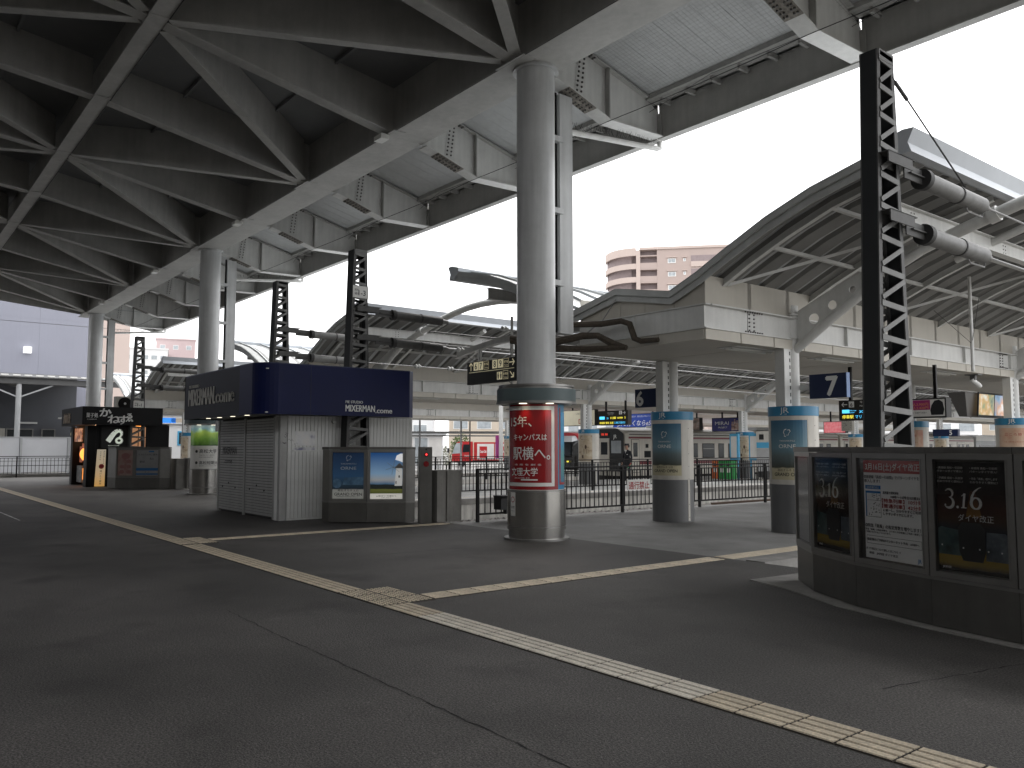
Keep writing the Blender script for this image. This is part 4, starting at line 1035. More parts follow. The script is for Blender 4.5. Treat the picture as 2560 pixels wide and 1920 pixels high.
# direction sign beside the first column
def hang(t, xs, y, z0, z1, m=m_dark): obj('hanger', (lambda b: ([b.box(x - .03, x + .03, y - .03, y + .03, z0, z1) for x in xs], b)[1])(MB()), m, t, kind=None)
ds = thing('direction_sign', 'black hanging sign with cream platform numbers 6 7 8 9 and arrows', 'sign', (-15.4, 11.6, 3.1))
bd = obj('sign_panel', B(-16.46, -14.15, 11.6, 11.72, 3.10, 3.64), m_blk2, ds)
f = FRONT(-16.46, 11.6, 3.10)
cb = MB()
for (u, v, wd, hg) in ((.27, .33, .19, .2), (.47, .33, .19, .2), (1.02, .33, .19, .2), (1.24, .33, .19, .2), (1.20, .055, .2, .18)): cb.rect(f, u, v, u + wd, v + hg, .002)
cb.rect(f, .08, .285, 1.84, .295, .002)
def arrow(mb, fr, cx, cy, ang, s, d=.003):
    P = [(-.5, -.06), (.28, -.06), (.05, -.32), (.16, -.40), (.52, 0), (.16, .40), (.05, .32), (.28, .06), (-.5, .06)]
    ca, sa = math.cos(R(ang)), math.sin(R(ang)); mb.flat([(cx + (x * ca - y * sa) * s, cy + (x * sa + y * ca) * s) for x, y in P], fr, d)
arrow(cb, f, .16, .43, 90, .2); arrow(cb, f, 1.76, .43, 0, .2); arrow(cb, f, 1.76, .15, -45, .2)
for (u, v) in ((.69, .33), (1.45, .33), (1.43, .055)):
    for (a, b_, c, d_) in ((0, 0, .19, .008), (0, .19, .19, .198), (0, 0, .008, .198), (.182, 0, .19, .198)): cb.rect(f, u + a, v + b_, u + c, v + d_, .002)
cb.text(f, 'のりば', .785, .43, .07, .003, w=.16, align='c', bold=.02); cb.text(f, 'Tracks', .785, .36, .05, .003, w=.14, align='c')
cb.text(f, 'のりば', 1.545, .43, .07, .003, w=.16, align='c', bold=.02); cb.text(f, 'Tracks', 1.545, .36, .05, .003, w=.14, align='c')
cb.text(f, 'お手洗', 1.525, .155, .06, .003, w=.16, align='c', bold=.02); cb.text(f, 'Toilets', 1.525, .08, .05, .003, w=.14, align='c')
obj('pictograms', cb, m_letc, bd)
nb = MB()
for ch, u in (('6', .365), ('7', .565), ('8', 1.115), ('9', 1.335)): nb.text(f, ch, u, .36, .2, .005, align='c', bold=.03)
for u, mm in ((1.25, 0), (1.35, 0)):
    nb.disc(f, u, .205, .018, .005); nb.flat([(u - .03, .18), (u + .03, .18), (u + .015, .075), (u - .015, .075)], f, .005)
obj('numerals', nb, m_letd, bd)
obj('hanger', B(-16.05, -15.98, 11.63, 11.69, 3.64, 3.94), m_white, ds); obj('hanger', B(-14.62, -14.52, 11.62, 11.70, 3.64, 4.0), m_dark, ds)
gb_ = thing('sign_gantry', 'slim dark beam carrying the black direction sign out from the near canopy', 'beam', (-14.5, 11.66, 3.9))
for (xa, za, xc_, zc2) in ((-17.0, 3.80, -16.4, 3.90), (-16.4, 3.90, -15.3, 4.01), (-15.3, 4.01, -14.0, 4.03), (-14.0, 4.03, -12.2, 3.98)):
    obj('beam_web', MB().loft([(xa, 11.655, za), (xa, 11.665, za), (xa, 11.665, za + .14), (xa, 11.655, za + .14)], [(xc_, 11.655, zc2), (xc_, 11.665, zc2), (xc_, 11.665, zc2 + .14), (xc_, 11.655, zc2 + .14)]), m_roof, gb_)
    obj('beam_flange', MB().loft([(xa, 11.60, za - .012), (xa, 11.72, za - .012), (xa, 11.72, za), (xa, 11.60, za)], [(xc_, 11.60, zc2 - .012), (xc_, 11.72, zc2 - .012), (xc_, 11.72, zc2), (xc_, 11.60, zc2)]), m_white, gb_)
# arched tubes bridging the tracks between canopy arms
for i, (y, x0_, x1_, lb) in enumerate(((14.0, -23.2, -15.1, 'first curved tube bridging the tracks, ending in the wing behind the round column'), (14.0, -6.1, 1.0, 'curved tube leaving the upper right edge of the picture'))):
    at_ = thing('arched_tube', lb, 'tube', (x0_, y, 5), 'arched tubes bridging the tracks')
    obj('tube', MB().tube([(lerp(x0_, x1_, k / 12), y, 5.07 + .66 * math.sin(math.pi * k / 12)) for k in range(13)], .10, 14), m_white, at_, smooth=True)
    obj('end_collar', MB().tube([(lerp(x0_, x1_, .09), y, 5.07 + .66 * math.sin(math.pi * .09)), (lerp(x0_, x1_, .11), y, 5.07 + .66 * math.sin(math.pi * .11))], .13, 14), m_white, at_, smooth=True)

def board(x0, x1, y, z0, z1, label, name, cat, mbase, hx, ztop, tilt=0, group=None, depth=.22):
    t = thing(name, label, cat, ((x0 + x1) / 2, y, z0), group)
    bd = obj('sign_panel', B(x0, x1, y, y + depth, z0, z1), mbase, t)
    for x in hx: obj('hanger', B(x - .035, x + .035, y + depth / 2 - .03, y + depth / 2 + .03, z1, ztop), m_dark, t)
    return t, bd, FRONT(x0, y, z0), x1 - x0, z1 - z0
t, bd, f, w_, h_ = board(-24.66, -22.98, 24, 2.48, 3.07, 'brown hanging departure display pointing right to platform 5', 'departure_display', 'display', m_signbrown, (-24.3, -23.2), 3.46, group='hanging departure displays')
le = MB(); le.text(f, '今度の発車は', .72, .47, .07, .004, w=.4, align='c'); le.text(f, 'Next Train', .72, .41, .05, .004, w=.3, align='c'); arrow(le, f, 1.47, .49, 0, .16)
le.rect(f, 1.2, .42, 1.36, .57, .003); obj('lettering', le, m_letw, bd); obj('numerals', MB().text(f, '5', 1.28, .44, .14, .005, align='c', bold=.03), m_letd, bd)
obj('led_text_yellow', MB().text(f, '11:00', .72, .25, .13, .004, w=.3, bold=.02).text(f, '高徳線', 1.1, .26, .08, .004, w=.3).text(f, '5', 1.5, .25, .13, .004).text(f, '停車駅 栗林 志度', .08, .06, .1, .004, w=.8), m_ledy, bd)
b = MB(); b.rect(f, .08, .24, .38, .36, .003); b.text(f, '20', .5, .25, .1, .004); b.text(f, '三本松 引田ゆき', .92, .06, .1, .004, w=.62); obj('led_text_blue', b, m_ledb, bd)
t, bd, f, w_, h_ = board(-10.46, -9.2, 18, 2.21, 2.68, 'brown hanging departure display pointing left to platform 6', 'departure_display', 'display', m_signbrown, (-10.22, -9.4), 3.46, group='hanging departure displays')
le = MB(); arrow(le, f, .14, .37, 180, .14); le.rect(f, .25, .30, .38, .44, .003); le.text(f, '今度の発車は', .52, .39, .065, .004, w=.42, bold=.02); le.text(f, 'Next Train', .52, .31, .06, .004, w=.36, bold=.02)
obj('lettering', le, m_letw, bd); obj('numerals', MB().text(f, '6', .315, .32, .12, .005, align='c', bold=.03), m_letd, bd)
b = MB(); b.rect(f, .08, .17, .26, .25, .003); b.text(f, 'Marine', .27, .215, .04, .004, w=.16); b.text(f, 'Liner', .27, .17, .04, .004, w=.12); b.text(f, '30', .5, .17, .08, .004, w=.1); b.text(f, 'マリンライナー', .4, .05, .09, .004, w=.6); obj('led_text_blue', b, m_ledb, bd)
obj('led_text_yellow', MB().text(f, '停車駅', .08, .05, .09, .004, w=.28).text(f, '快速', .98, .17, .08, .004), m_ledy, bd); obj('led_text_white', MB().text(f, '11:10', .68, .17, .1, .004, w=.26), m_ledw, bd)
t, bd, f, w_, h_ = board(-17.85, -16.95, 36, 2.2, 2.75, 'small dark departure display seen through the canopy beyond the kiosk', 'departure_display', 'display', m_signbrown, (), 3.46)
bpy.data.objects.remove(bd); 
for o_ in list(t.children): bpy.data.objects.remove(o_)
bpy.data.objects.remove(t)

# adverts hung under the canopies
m_prpl = photomat('ad_violet', [(.02, .02, .12), (.03, .03, .22), (.05, .05, .30)], 2)
def frame4(mb, fr, w, h, t_, d=.01):
    for (a, b_, c, e) in ((0, 0, w, t_), (0, h - t_, w, h), (0, t_, t_, h - t_), (w - t_, t_, w, h - t_)): mb.prism([(a, b_), (c, b_), (c, e), (a, e)], fr, -.01, d)
    return mb
def ad(x0, x1, y, z0, z1, label, m, nm='advert_panel', hx=None, ztop=3.46, depth=.25, fr_m=m_dark):
    t, bd, f, w_, h_ = board(x0, x1, y, z0, z1, label, nm, 'advert', m_blk2, hx or (), ztop, depth=depth)
    obj('ad_face', MB().rect(f, .03, .03, w_ - .03, h_ - .03, .004), m, t); return t, bd, f, w_, h_
t, bd, f, w_, h_ = ad(-9.4, -8.47, 19.0, 2.26, 2.70, 'white hanging advert with magenta fare block and black locomotive front', m_pwhite, hx=(-8.75,))
b = MB(); b.rect(f, .05, .18, .58, .40, .006); obj('magenta_block', b, mat('print_magenta', (.38, .03, .18), .4), t)
obj('lettering', MB().text(f, '大人3,900円', .10, .28, .075, .008, w=.44, bold=.02).text(f, '小人2,420円', .10, .20, .075, .008, w=.44, bold=.02), mat('print_orange', (.75, .35, .12), .4), t)
lo_ = MB(); lo_.flat([(.60, .06), (.86, .06), (.89, .18), (.86, .34), (.78, .40), (.68, .38), (.61, .28), (.58, .16)], f, .007); obj('print_locomotive', lo_, m_letd, t)
obj('lettering', MB().text(f, 'サンライズ瀬戸で四国へ', .06, .10, .04, .008, w=.45), m_letd, t)
# landscape advert seen edge-on at right, wedge-shaped housing
t = thing('advert_panel', 'lit landscape photograph panel hung under the near canopy at right', 'advert', (-9.5, 24, 2.4))
obj('housing', MB().loft([(-9.95, 22.4, 3.02), (-9.5, 22.4, 3.02), (-9.62, 22.75, 2.40), (-9.82, 22.75, 2.40)], [(-9.95, 25.3, 3.02), (-9.5, 25.3, 3.02), (-9.62, 25.2, 2.40), (-9.82, 25.2, 2.40)]), mat('housing_grey', (.13, .125, .12), .5), t)
f = Fr((-9.485, 22.98, 2.40), (0, 1, 0), (.07, 0, 1)); m_land = photomat('harbour_photo', [(.05, .08, .10), (.25, .30, .18), (.55, .35, .15), (.65, .68, .62)], 3, emit=.25)
obj('photo_face', MB().rect(f, .06, .04, 1.0, .60, .02), m_land, t); m_land2 = photomat('boat_photo', [(.06, .14, .28), (.12, .3, .5), (.6, .3, .15), (.7, .7, .7)], 2.5, emit=.25)
obj('photo_face', MB().rect(f, 1.05, .04, 2.35, .60, .02), m_land2, t); obj('frame', frame4(MB(), Fr(f.o + f.n * .015, (0, 1, 0), f.z), 2.45, .64, .045, .02), m_blk2, t)
# far adverts near the middle platform
t, bd, f, w_, h_ = ad(-34.9, -32.1, 31, 2.75, 3.62, 'cream advert with red lettering behind the canopy column', mat('ad_cream', (.62, .58, .44), .5, emit=(.8, .75, .55), es=.05), nm='advert_panel', hx=(-34, -32.6), ztop=3.9)
obj('lettering', MB().text(f, 'Dynax', 1.52, .12, .36, .008, w=1.1, bold=.02), m_redf, t); obj('lettering', MB().text(f, 'この町とともに', 1.3, .62, .1, .008), m_letd, t)
t, bd, f, w_, h_ = ad(-35.7, -31.9, 36, 2.75, 3.56, 'royal blue rail-booking advert with large white slanted lettering', mat('ad_blue', (.012, .045, .28), .4, emit=(.02, .08, .5), es=.08), hx=(-35, -32.6), ztop=3.9)
obj('lettering', MB().text(f, 'JRで行くならe5489', .35, .12, .36, .008, w=3.3, bold=.03, shear=.25).text(f, '四国旅行や、関西方面の予約はインターネットで', 1.4, .6, .11, .008, w=2.2), m_letw, t)
t, bd, f, w_, h_ = ad(-28.6, -26.5, 36.4, 2.42, 3.16, 'dark violet project advert with a group of figures', m_prpl, hx=(-28, -27), ztop=3.46)
obj('lettering', MB().text(f, 'MIRAI', .22, .36, .26, .008, w=.9, bold=.01).text(f, 'PROJECT', .42, .18, .12, .008, w=.6), m_letw, t)
b = MB()
for k, (u, hh) in enumerate(((1.35, .5), (1.5, .62), (1.65, .56), (1.8, .5))): b.flat([(u - .08, .06), (u + .08, .06), (u + .07, hh - .1), (u + .03, hh - .08), (u - .03, hh - .08), (u - .07, hh - .1)], f, .008 + k * .001); b.disc(f, u, hh - .02, .05, .008 + k * .001, 10)
obj('print_figures', b, photomat('figures', [(.02, .02, .03), (.5, .3, .25), (.6, .55, .5)], 6), t)
t, bd, f, w_, h_ = ad(-24.15, -22.9, 40, 2.31, 2.93, 'pink and yellow map advert beside the small clock', photomat('map_pink', [(.65, .12, .16), (.7, .2, .22), (.72, .3, .3)], 8, emit=.2), hx=(-23.8,), ztop=3.46)
ck = thing('station_clock', 'square grey station clock hanging over the middle platform', 'clock', (-22.7, 39.9, 2.4))
cf = obj('clock_case', B(-23.02, -22.42, 39.8, 40.0, 2.42, 2.98), mat('clock_grey', (.22, .21, .18), .5), ck); f = FRONT(-22.72, 39.8, 2.70)
b = MB()
for k in range(12):
    a = math.pi * k / 6; b.flat([(.22 * math.cos(a) - .015, .22 * math.sin(a) - .015), (.22 * math.cos(a) + .015, .22 * math.sin(a) - .015), (.22 * math.cos(a) + .015, .22 * math.sin(a) + .015), (.22 * math.cos(a) - .015, .22 * math.sin(a) + .015)], f, .004)
b.flat([(-.012, 0), (.012, 0), (-.12, .13), (-.135, .115)], f, .006); b.flat([(0, -.01), (0, .01), (-.18, -.03), (-.18, -.045)], f, .006)
obj('clock_hands', b, m_letd, cf); obj('hanger', B(-22.74, -22.70, 39.88, 39.92, 2.98, 3.46), m_dark, ck)
# exit display and grey ad behind the first column
t, bd, f, w_, h_ = board(-33.2, -30.6, 27, 2.42, 2.98, 'dark sign with white arrow and green pictogram left of the red poster column', 'direction_sign', 'sign', m_blk2, (-32.6, -31.6), 3.4)
le = MB(); arrow(le, f, .2, .42, 180, .2); le.rect(f, .34, .32, .46, .52, .003); obj('pictograms', le, m_letw, bd); obj('led_text_green', MB().rect(f, .1, .2, .34, .31, .003), m_green, bd); obj('led_text_yellow', MB().text(f, '出口 Exit', .1, .05, .1, .003, w=.6), m_ledy, bd)
t, bd, f, w_, h_ = ad(-31.9, -30.2, 26.2, 2.36, 2.90, 'grey framed poster panel with a sketched bag, left of the red poster column', m_pgrey, hx=(-31.6,), ztop=3.4)
obj('print_sketch', MB().flat([(.2, .08), (.35, .1), (.38, .38), (.3, .48), (.22, .3)], f, .008).rect(f, .55, .22, .9, .42, .008), photomat('sketch_ink', [(.1, .1, .1), (.25, .2, .2), (.3, .25, .22)], 9), t)

# cctv poles
def cctv(x, y, zt, z, label):
    t = thing('cctv_camera', label, 'camera', (x, y, z), 'cameras on drop poles')
    obj('drop_pole', MB().tube([(x, y, zt), (x, y, z + .32)], .035, 10), m_white, t, smooth=True)
    obj('camera_shelf', B(x - .13, x + .13, y - .1, y + .1, z + .24, z + .26).box(x - .05, x + .05, y - .05, y + .05, z + .14, z + .24), m_pole, t)
    obj('camera_body', MB().tube([(x - .02, y - .05, z + .15), (x + .04, y + .1, z + .05), (x + .06, y + .16, z + .01)], [.05, .055, .045], 12), m_white, t, smooth=True)
    obj('stay', MB().tube([(x, y, z + .9), (x - .2, y - 1.2, z + 1.5)], .006, 4).tube([(x, y, z + .9), (x + .3, y - .3, zt - .5)], .006, 4), m_wired, t)
cctv(-7.5, 18.1, 5.15, 2.84, 'white camera on a long drop pole right of the large lattice pole')
cctv(-16.35, 12.9, 4.9, 2.30, 'white camera on a thin drop pole below the direction sign')
# wrapped cables bridging from the first column to the near canopy
wc = thing('wrapped_cables', 'brown taped cable bundle sagging from the near canopy end to the round column', 'cable', (-11, 11, 3.4))
obj('bundle', MB().tube([(-12.4, 10.2, 3.95), (-11.9, 10.6, 3.96), (-11.2, 11.0, 3.93), (-10.7, 11.02, 3.93), (-10.52, 11.06, 3.86), (-10.42, 11.08, 3.58), (-10.3, 11.12, 3.52), (-9.95, 11.2, 3.52)], [.06, .055, .06, .055, .06, .06, .05, .045], 8), m_cable, wc, smooth=True)
obj('bundle', MB().tube([(-12.6, 9.9, 3.72), (-12.0, 10.4, 3.60), (-11.5, 10.8, 3.72), (-11.2, 10.9, 3.70), (-10.9, 11, 3.52), (-10.6, 11.05, 3.42)], [.05, .08, .07, .06, .07, .05], 8), m_cable, wc, smooth=True)
obj('bundle', MB().tube([(-12.6, 9.9, 3.66), (-12.0, 10.5, 3.50), (-11.4, 10.8, 3.45), (-10.6, 11.05, 3.43)], [.05, .07, .06, .05], 8), m_cable, wc, smooth=True)
obj('bundle_tie', MB().tube([(-12.2, 10.3, 3.9), (-11.9, 10.5, 3.62)], .015, 5).tube([(-11.6, 10.75, 3.62), (-11.3, 10.95, 3.9)], .015, 5).tube([(-11.2, 11, 3.95), (-11.0, 11.2, 4.4)], .008, 4), m_wire, wc)
# overhead wires over the track beside the near platform
ow = thing('contact_wire', 'pair of straight grey contact wires with droppers crossing behind the first column', 'overhead wire', (-16.6, 12, 4))
b = MB(); b.tube([(-16.6, 10.6, 4.35), (-16.6, 60, 4.35)], .014, 5).tube([(-16.6, 10.6, 4.05), (-16.6, 60, 4.05)], .016, 5); obj('wire', b, m_wire, ow)
b = MB()
for y in (17.5, 22.5, 27.5, 32.5): b.tube([(-16.6, y, 4.05), (-16.6, y, 4.35)], .012, 4)
obj('dropper', b, m_wire, ow, kind='stuff')
obj('wire_curl', MB().tube([(-16.55, 16.2 + .5 * k / 10 + .12 * math.sin(k * .9), 4.05 + .3 * k / 10 + .06 * math.cos(k * .9)) for k in range(11)], .012, 5), m_white, ow)
# ================================================================== NAVY PIE KIOSK
kx0, kx1, ky0, ky1 = -21.27, -17.35, 7.25, 10.6
kk = thing('pie_kiosk', 'closed kiosk with grey roller shutters and a deep navy fascia band', 'kiosk', (-19.4, 8.8, 0))
obj('wall_core', B(kx0 + .05, kx1 - .05, ky0 + .08, ky1, 0, 2.3), m_groove, kk)
# shutters: two bays of slats
for (a, c, nm) in ((-21.22, -19.50, 'l'), (-19.40, -17.68, 'r')):
    sh = obj('roller_shutter', B(a, c, ky0 + .03, ky0 + .05, .03, 2.25), m_groove, kk)
    sl = MB(); sl.box(a + .02, c - .02, ky0 + .005, ky0 + .03, 0, .052); sl.box(a + .02, c - .02, ky0 - .004, ky0 + .005, .02, .034)
    s0 = obj('shutter_slat', MB().add([(v[0], v[1], v[2] + .06) for v in sl.v], sl.f), m_shut, sh)
    for k in range(1, 34): inst('shutter_slat', s0, sh, (0, 0, .0645 * k))
    hl = MB()
    for u in (.32, .75, 1.2): hl.tube([((a + u), ky0 - .012, .62 + .1 * (u == .75)), ((a + u), ky0 + .0, .62 + .1 * (u == .75))], .022, 10)
    obj('lock_knob', hl, m_dark, sh)
for x in (-21.25, -19.45, -17.66): obj('shutter_rail', B(x - .045, x + .045, ky0 - .012, ky0 + .03, 0, 2.27), m_shut, kk)
f = FRONT(-20.9, ky0 - .012, 0)
obj('lettering', MB().text(f, 'PIE STUDIO', .02, 1.72, .06, .001, w=.45, bold=.01).text(f, 'MIXERMAN', .0, 1.43, .25, .001, w=.95, bold=.01).text(f, '.come', .1, 1.20, .17, .001, w=.55, bold=.03), m_letd, kk)
obj('corner_post', B(-17.61, -17.47, ky0 - .01, ky0 + .08, 0, 2.29), m_board, kk); obj('corner_post', B(-17.47, kx1, ky0 + .0, ky0 + .16, 0, 2.29), m_shut, kk)
q = None
n = 36; wdt = (10.6 - 7.42) / n
for k in range(n):
    if q is None: q = obj('wall_board', B(kx1 - .03, kx1 + .0, 7.42 + .004, 7.42 + wdt - .004, .04, 2.29), m_board, kk)
    else: inst('wall_board', q, kk, (0, wdt * k, 0))
obj('base_trim', B(kx1 - .02, kx1 + .01, 7.42, 10.6, 0, .036), m_board, kk)
obj('notice_rail', B(kx1, kx1 + .02, 7.54, 8.45, 1.50, 1.53), m_board, kk)
f = SIDE(kx1 + .004, 7.54, 1.53)
pb_ = obj('paper_notice', MB().rect(f, .05, .1, .52, .42, .004).rect(f, .0, .0, .52, .06, .003), photomat('paper_notice_print', [(.15, .15, .25), (.6, .6, .62), (.7, .7, .7), (.72, .7, .68)], 5), kk)
sc_ = MB(); r_ = random.Random(8)
for k in range(9):
    u0, v0 = -.25 + r_.random() * .28, .08 + r_.random() * .3
    P = [(u0 + j * .02, v0 + .02 * math.sin(j * 1.7 + k)) for j in range(5)]
    for a, c in zip(P, P[1:]): sc_.bar(f(a[0], a[1], .003), f(c[0], c[1], .003), .003, .006, (1, 0, 0))
obj('marker_scribble', sc_, m_letd, kk, kind='stuff')
obj('wall_lamp', MB().tube([(kx1, 8.5, 2.17), (kx1 + .07, 8.5, 2.17)], .045, 12), m_white, kk, smooth=True)
# fascia band with a rounded corner
zf0, zf1 = 2.28, 3.34
path = [(-22.3, 9.6), (-22.3, 6.55)]
path = [(-21.42, 8.6), (-21.42, 6.42), (-17.75, 6.42)] + [(-16.98 - .0 + .48 * math.cos(R(a)) , 6.90 + .48 * math.sin(R(a))) for a in range(-90, 1, 10)] + [(-16.50, 10.02)]
path = [(-21.42, 8.6), (-21.42, 6.42), (-17.62, 6.42)] + [(-17.0 + .5 * math.cos(R(a)), 6.92 + .5 * math.sin(R(a))) for a in range(-80, 1, 10)] + [(-16.50, 10.0), (-16.62, 10.16)]
def ribbon(pts, z0, z1, th=.05):
    mb = MB()
    for i, (a, c) in enumerate(zip(pts, pts[1:])):
        d = Vector((c[0] - a[0], c[1] - a[1])); d.normalize(); nx, ny = -d.y * th, d.x * th
        mb.loft([(a[0], a[1], z0), (c[0], c[1], z0), (c[0] + nx, c[1] + ny, z0), (a[0] + nx, a[1] + ny, z0)], [(a[0], a[1], z1), (c[0], c[1], z1), (c[0] + nx, c[1] + ny, z1), (a[0] + nx, a[1] + ny, z1)])
    return mb
obj('fascia_front', ribbon(path[:3], zf0, zf1), m_navyd, kk)
cnr = obj('fascia_corner', ribbon(path[2:-2], zf0, zf1), m_navy, kk, smooth=True)
obj('fascia_side', ribbon(path[-3:-1], zf0, zf1), m_navy, kk); obj('fascia_end', ribbon(path[-2:], zf0, zf1), m_navy, kk)
obj('fascia_trim', ribbon([(p[0] * 1, p[1]) for p in path], zf1, zf1 + .02, .06), m_sign, kk)
obj('panel_joint', B(-16.502, -16.497, 7.55, 7.556, zf0, zf1), m_groove, kk)
cp = MB()   # soffit of the overhang and flat roof with a notch for the pole
for z0, z1 in ((zf0 + .03, zf0 + .05), (zf1 - .12, zf1 - .1)):
    cp.box(-21.38, -17.5, 6.46, 8.6, z0, z1); cp.box(-17.5, -16.55, 7.0, 8.55, z0, z1); cp.box(-17.5, -16.98 + .4, 6.6, 7.0, z0, z1); cp.box(-17.5, -16.55, 9.36, 10.0, z0, z1); cp.box(-21.3, -17.5, 8.6, 10.6, z0, z1)
obj('overhang_soffit', cp, m_white, kk)
for x in (-20.8, -20.0, -19.1, -18.2):
    obj('downlight', MB().cyl(x, 6.82, zf0 + .02, zf0 + .028, .055, 14), m_lamp, kk)
f = FRONT(-21.08, 6.42, zf0)
obj('fascia_lettering', MB().text(f, 'PIE STUDIO', .04, .76, .10, .0, w=.72, thick=.015).text(f, 'MIXERMAN', .0, .32, .58, .0, w=1.85, thick=.018).text(f, '.come', 1.88, .32, .46, .0, w=1.28, thick=.018), m_lets, kk)
obj('fascia_lettering', MB().text(Fr((-21.045, 6.42, zf0), (1, 0, 0)), 'MIXERMAN', .0, .32, .58, .018, w=1.85).text(Fr((-21.045, 6.42, zf0), (1, 0, 0)), '.come', 1.88, .32, .46, .018, w=1.28), m_lets, kk)
f = SIDE(-16.5, 8.37, zf0)
obj('fascia_lettering', MB().text(f, 'PIE STUDIO', .0, .28, .085, .0, w=.42, thick=.012).text(f, 'MIXERMAN', .0, .10, .21, .0, w=.72, thick=.012).text(f, '.come', .74, .08, .17, .0, w=.42, thick=.012).text(SIDE(-16.5, 8.376, zf0), 'MIXERMAN', .0, .10, .21, .0125, w=.72).text(SIDE(-16.5, 8.376, zf0), '.come', .74, .08, .17, .0125, w=.42), m_letw, kk)
obj('low_back_box', B(-22.6, -21.6, 7.6, 8.8, 2.02, 2.3), m_white, kk)

# ================================================================== POSTER COUNTERS
m_wind = gradmat('windmill_sky', [(0, (.12, .14, .03)), (.10, (.22, .24, .06)), (.12, (.02, .025, .02)), (.22, (.02, .03, .03)), (.24, (.12, .25, .42)), (.34, (.55, .55, .55)), (.5, (.35, .55, .75)), (1, (.03, .15, .42))], .2, .03, 6, emit=.10, lo=.62, hi=1.45)
m_ornl = gradmat('retail_poster_lit', [(0, (.62, .62, .58)), (.22, (.62, .62, .58)), (.24, (.03, .05, .07)), (.38, (.05, .10, .16)), (.5, (.05, .14, .28)), (1, (.015, .05, .14))], .2, .02, 6, emit=.05, lo=.47, hi=1.5)
def facet_frame(p, q): return Fr((p[0], p[1], 0), (q[0] - p[0], q[1] - p[1], 0)), math.dist(p, q)
def counter(nm, label, pts, panels, ztop=1.6, zp=.45, skirt_m=m_steeld, top=.06, grp=None):
    """pts: footprint left to right facing the viewer; panels: list of facet indexes with posters"""
    cx = sum(p[0] for p in pts) / len(pts); cy = sum(p[1] for p in pts) / len(pts)
    t = thing(nm, label, 'poster counter', (cx, cy, 0), grp)
    out = []
    for i, (a, c) in enumerate(zip(pts, pts[1:])):
        f, L = facet_frame(a, c)
        obj('skirt', MB().prism([(0.002, .02), (L - .002, .02), (L - .002, zp - .03), (0.002, zp - .03)], f, -.04, 0), skirt_m, t)
        obj('skirt_rail', MB().prism([(0, zp - .028), (L, zp - .028), (L, zp), (0, zp)], f, -.04, .008), m_steelf, t)
        if i in panels:
            fw = .055
            fm = MB()
            for (u0, v0, u1, v1) in ((.004, zp + .004, fw, ztop - top), (L - fw, zp + .004, L - .004, ztop - top), (fw, zp + .004, L - fw, zp + fw), (fw, ztop - top - fw * .9, L - fw, ztop - top)):
                fm.prism([(u0, v0), (u1, v0), (u1, v1), (u0, v1)], f, -.03, .012)
            for (u0, v0, u1, v1) in ((fw, zp + fw, fw + .012, ztop - top - fw * .9), (L - fw - .012, zp + fw, L - fw, ztop - top - fw * .9)):
                fm.prism([(u0, v0), (u1, v0), (u1, v1), (u0, v1)], f, -.03, .018)
            cs = obj('case_frame', fm, m_steelf, t)
            obj('case_back', MB().rect(f, fw, zp + fw, L - fw, ztop - top - fw * .9, -.028), m_steeld, cs)
            obj('glass_pane', MB().rect(f, fw + .002, zp + fw + .002, L - fw - .002, ztop - top - fw * .9 - .002, .004), m_glass, cs)
            out.append((f, L, cs, fw))
        else:
            obj('side_panel', MB().prism([(0.002, zp + .004), (L - .002, zp + .004), (L - .002, ztop - top), (0.002, ztop - top)], f, -.04, .002), m_steelf, t); out.append(None)
    # top cap following the line
    tp = MB()
    for i, (a, c) in enumerate(zip(pts, pts[1:])):
        f, L = facet_frame(a, c); tp.prism([(0, ztop - top + .003), (L, ztop - top + .003), (L, ztop), (0, ztop)], f, -.30, .02)
    obj('top_cap', tp, m_steeld, t)
    bk = MB()
    for i, (a, c) in enumerate(zip(pts, pts[1:])):
        f, L = facet_frame(a, c); bk.prism([(0, 0), (L, 0), (L, ztop - top), (0, ztop - top)], f, -.29, -.25)
    obj('back_panel', bk, m_conc, t)
    return t, out
# --- big counter at right
A, Bp, Cp, Dp, Ep = (-5.78, 8.93), (-5.22, 8.36), (-4.46, 7.90), (-3.58, 7.60), (-2.80, 7.44)
pts = [(-5.95, 9.6), A, Bp, Cp, Dp, Ep, (-2.0, 7.45), (-1.2, 7.7), (-.4, 8.2)]
pts = pts[1:]
tR, oR = counter('poster_counter', 'big curved stainless counter at right with black 3.16 posters and a white notice', pts, (0, 1, 2, 3, 4, 5, 6))
sl = MB(); S2 = [(-6.16, 8.50), (-5.55, 8.30), (-4.62, 7.80), (-3.66, 7.50), (-2.84, 7.33), (-2.0, 7.33), (-1.0, 7.6)]
sl.loft([(x, y, .0005) for x, y in S2 + [(-1, 8.2), (-3.4, 8.1), (-5.4, 9.9), (-6.08, 9.4)]], [(x, y, .012) for x, y in S2 + [(-1, 8.2), (-3.4, 8.1), (-5.4, 9.9), (-6.08, 9.4)]])
o = obj('plinth_slab', sl, m_slab, fl)
m_night = gradmat('night_poster', [(0, (.01, .01, .01)), (.05, (.01, .01, .01)), (.09, (.22, .15, .02)), (.17, (.30, .20, .03)), (.24, (.02, .025, .03)), (.40, (.02, .02, .022)), (.48, (.05, .022, .01)), (.55, (.045, .014, .008)), (.75, (.015, .011, .010)), (1, (.010, .010, .011))], .22, .03, 7, lo=.5, hi=1.5)
m_glowp = gradmat('glow_print', [(0, (.30, .16, .03)), (.5, (.12, .05, .015)), (1, (.03, .012, .008))], .25, .25, 9, lo=.95, hi=1.25)
m_trn1 = photomat('train_print_teal', [(.01, .02, .022), (.04, .08, .08), (.09, .13, .13)], 9); m_trn2 = photomat('train_print_grey', [(.03, .035, .04), (.08, .10, .12), (.15, .17, .19)], 10)
